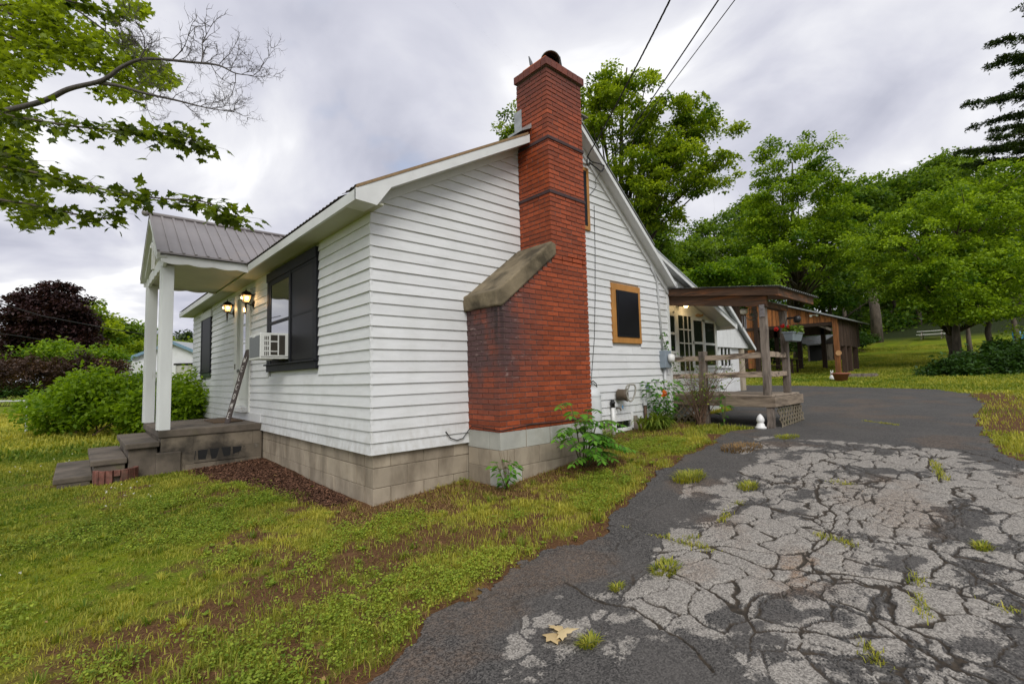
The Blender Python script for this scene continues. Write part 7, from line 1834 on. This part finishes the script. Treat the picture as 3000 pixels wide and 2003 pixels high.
# leafy sprays: (path, leaf size, spread, count)
sprays = [([(-300, 350, 7.5), (-50, 335, 6.9), (60, 345, 6.7), (200, 368, 6.5), (320, 380, 6.4), (430, 385, 6.3), (540, 398, 6.2), (592, 425, 6.2)], .15, .20, 330),
          ([(-300, 450, 7.5), (-50, 480, 6.9), (100, 505, 6.7), (230, 538, 6.5), (330, 560, 6.4), (460, 580, 6.3), (600, 592, 6.2), (660, 625, 6.2), (712, 640, 6.2)], .15, .17, 330),
          ([(-200, 560, 7.2), (0, 585, 6.9), (120, 605, 6.8), (210, 625, 6.7), (290, 640, 6.6), (335, 618, 6.6)], .14, .14, 130),
          ([(-100, -60, 7.6), (150, -10, 7.3), (250, 15, 7.2), (330, 40, 7.1), (365, 60, 7.1)], .15, .12, 80),
          ([(-200, 420, 7.4), (-20, 440, 7.1), (60, 470, 7.0), (110, 520, 7.0)], .14, .22, 130)]
maple_me = None
def maple_obj_mesh(t):
    k = len(MAPLE); V_ = [(.35, 0, .04)]+[(b, a, -(abs(a)*.25+.12*(b-.35)**2)) for a, b in MAPLE]; F_ = [(0, i+1, (i+1) % k+1) for i in range(k)]
    me = bpy.data.meshes.new('leaf'); me.from_pydata(V_, [], F_); at_ = me.attributes.new('tint', 'FLOAT', 'POINT'); at_.data.foreach_set('value', np.full(k+1, t, np.float32)); me.materials.append(M['lf_near']); return me
MM = [maple_obj_mesh(t) for t in (.08, .25, .4, .6)]  # low tints paint the sprays as dark backlit silhouettes
rng = np.random.default_rng(77); cand = []
for pts, ls, spd, cnt in sprays:
    bo, P = nb(pts, .022, .004); n = len(P); Pn = np.array([tuple(p) for p in P])
    kmin = next((i for i in range(n) if (Pn[i]-CAM)@RT/((Pn[i]-CAM)@FW)*FPX+1500 > -80), 0)
    for j in range(cnt):
        i = rng.integers(kmin+1, n); q = Pn[i]+rng.normal(0, 1, 3)*spd*np.array([1, 1, .45])*(.35+.65*rng.random()); q[2] -= .02
        d = unit((q-Pn[i]+Pn[min(i+1, n-1)]*.0+rng.normal(0, .1, 3)+(Pn[min(i+1, n-1)]-Pn[i-1])*.8)[None])[0]+np.array([0, 0, -.55])
        nn_ = rng.normal(0, .45, 3)+np.array([0, 0, 1.0]); cand.append((bo, q, d, nn_, ls*rng.uniform(.65, 1.15), Pn[i]))
order = rng.permutation(len(cand))
pet = MB()
RP, RN, RU, RS, RTt = [], [], [], [], []
for oi, ix in enumerate(order):
    bo, q, d, nn_, s, anc = cand[ix]
    if oi < 300: obj_leaf(MM[rng.integers(4)], 'leaf', q, d, nn_, s, bo)
    else: RP.append(q); RN.append(nn_); RU.append(d); RS.append(s); RTt.append(rng.uniform(.05, .6))
    if oi % 2 == 0: pet.tube([anc, tuple(q)], [.0025, .0015], 3, False)
tag(pet.build('leaf_stalks', M['twig'], nm), kind='stuff')
# masses further back in the crown
mass = [(60, 60, 120, 70, 9.5, 620), (180, 110, 110, 70, 9.5, 560), (300, 150, 110, 60, 9.5, 520), (400, 200, 90, 50, 9.5, 360), (470, 230, 60, 30, 9.5, 170), (80, 170, 110, 60, 9.0, 460), (40, 220, 70, 50, 8.8, 260), (20, 290, 60, 45, 8.6, 220), (30, 390, 70, 60, 8.4, 240), (40, 470, 60, 60, 8.2, 200), (60, 570, 80, 50, 8.6, 300), (110, 640, 70, 30, 8.6, 220), (330, 265, 60, 25, 9.2, 110), (400, 275, 40, 20, 9.2, 60), (390, 20, 45, 25, 9.0, 110), (420, 40, 20, 14, 9.0, 40), (120, 20, 90, 30, 9.2, 240), (-80, 200, 100, 200, 9, 500), (-60, 500, 100, 120, 8.6, 300)]
for (u, v, ru, rv, t, cnt) in mass:
    n = int(cnt*1.5); a = rng.random(n)*2*pi; r = np.sqrt(rng.random(n)); 
    for i in range(n):
        q = px(u+ru*r[i]*cos(a[i])+rng.normal(0, 8), v+rv*r[i]*sin(a[i])+rng.normal(0, 6), t=t+rng.normal(0, .5))
        RP.append(q); RN.append(rng.normal(0, .5, 3)+[0, 0, 1.0]); RU.append(rng.normal(0, .6, 3)+[0, 0, -.5]); RS.append(.125*rng.uniform(.6, 1.15)); RTt.append(np.clip(rng.normal(.72, .22), 0, 1))  # high tint paints these masses as sunlit against the dark sprays
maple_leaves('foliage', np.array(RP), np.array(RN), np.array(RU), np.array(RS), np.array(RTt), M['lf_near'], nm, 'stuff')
for pts in ([(-420, 100, 9), (-100, 20, 9.3), (80, 60, 9.4), (230, 130, 9.4), (330, 215, 9.4), (430, 230, 9.4)], [(-420, 0, 9), (0, 100, 9.2), (200, 170, 9.3), (300, 200, 9.4)], [(-400, 500, 8.5), (-50, 590, 8.6), (80, 600, 8.6), (160, 650, 8.6)], [(-400, 150, 9), (0, 15, 9.3), (140, 60, 9.4), (280, 140, 9.4)]):
    nb(pts, .03, .005)
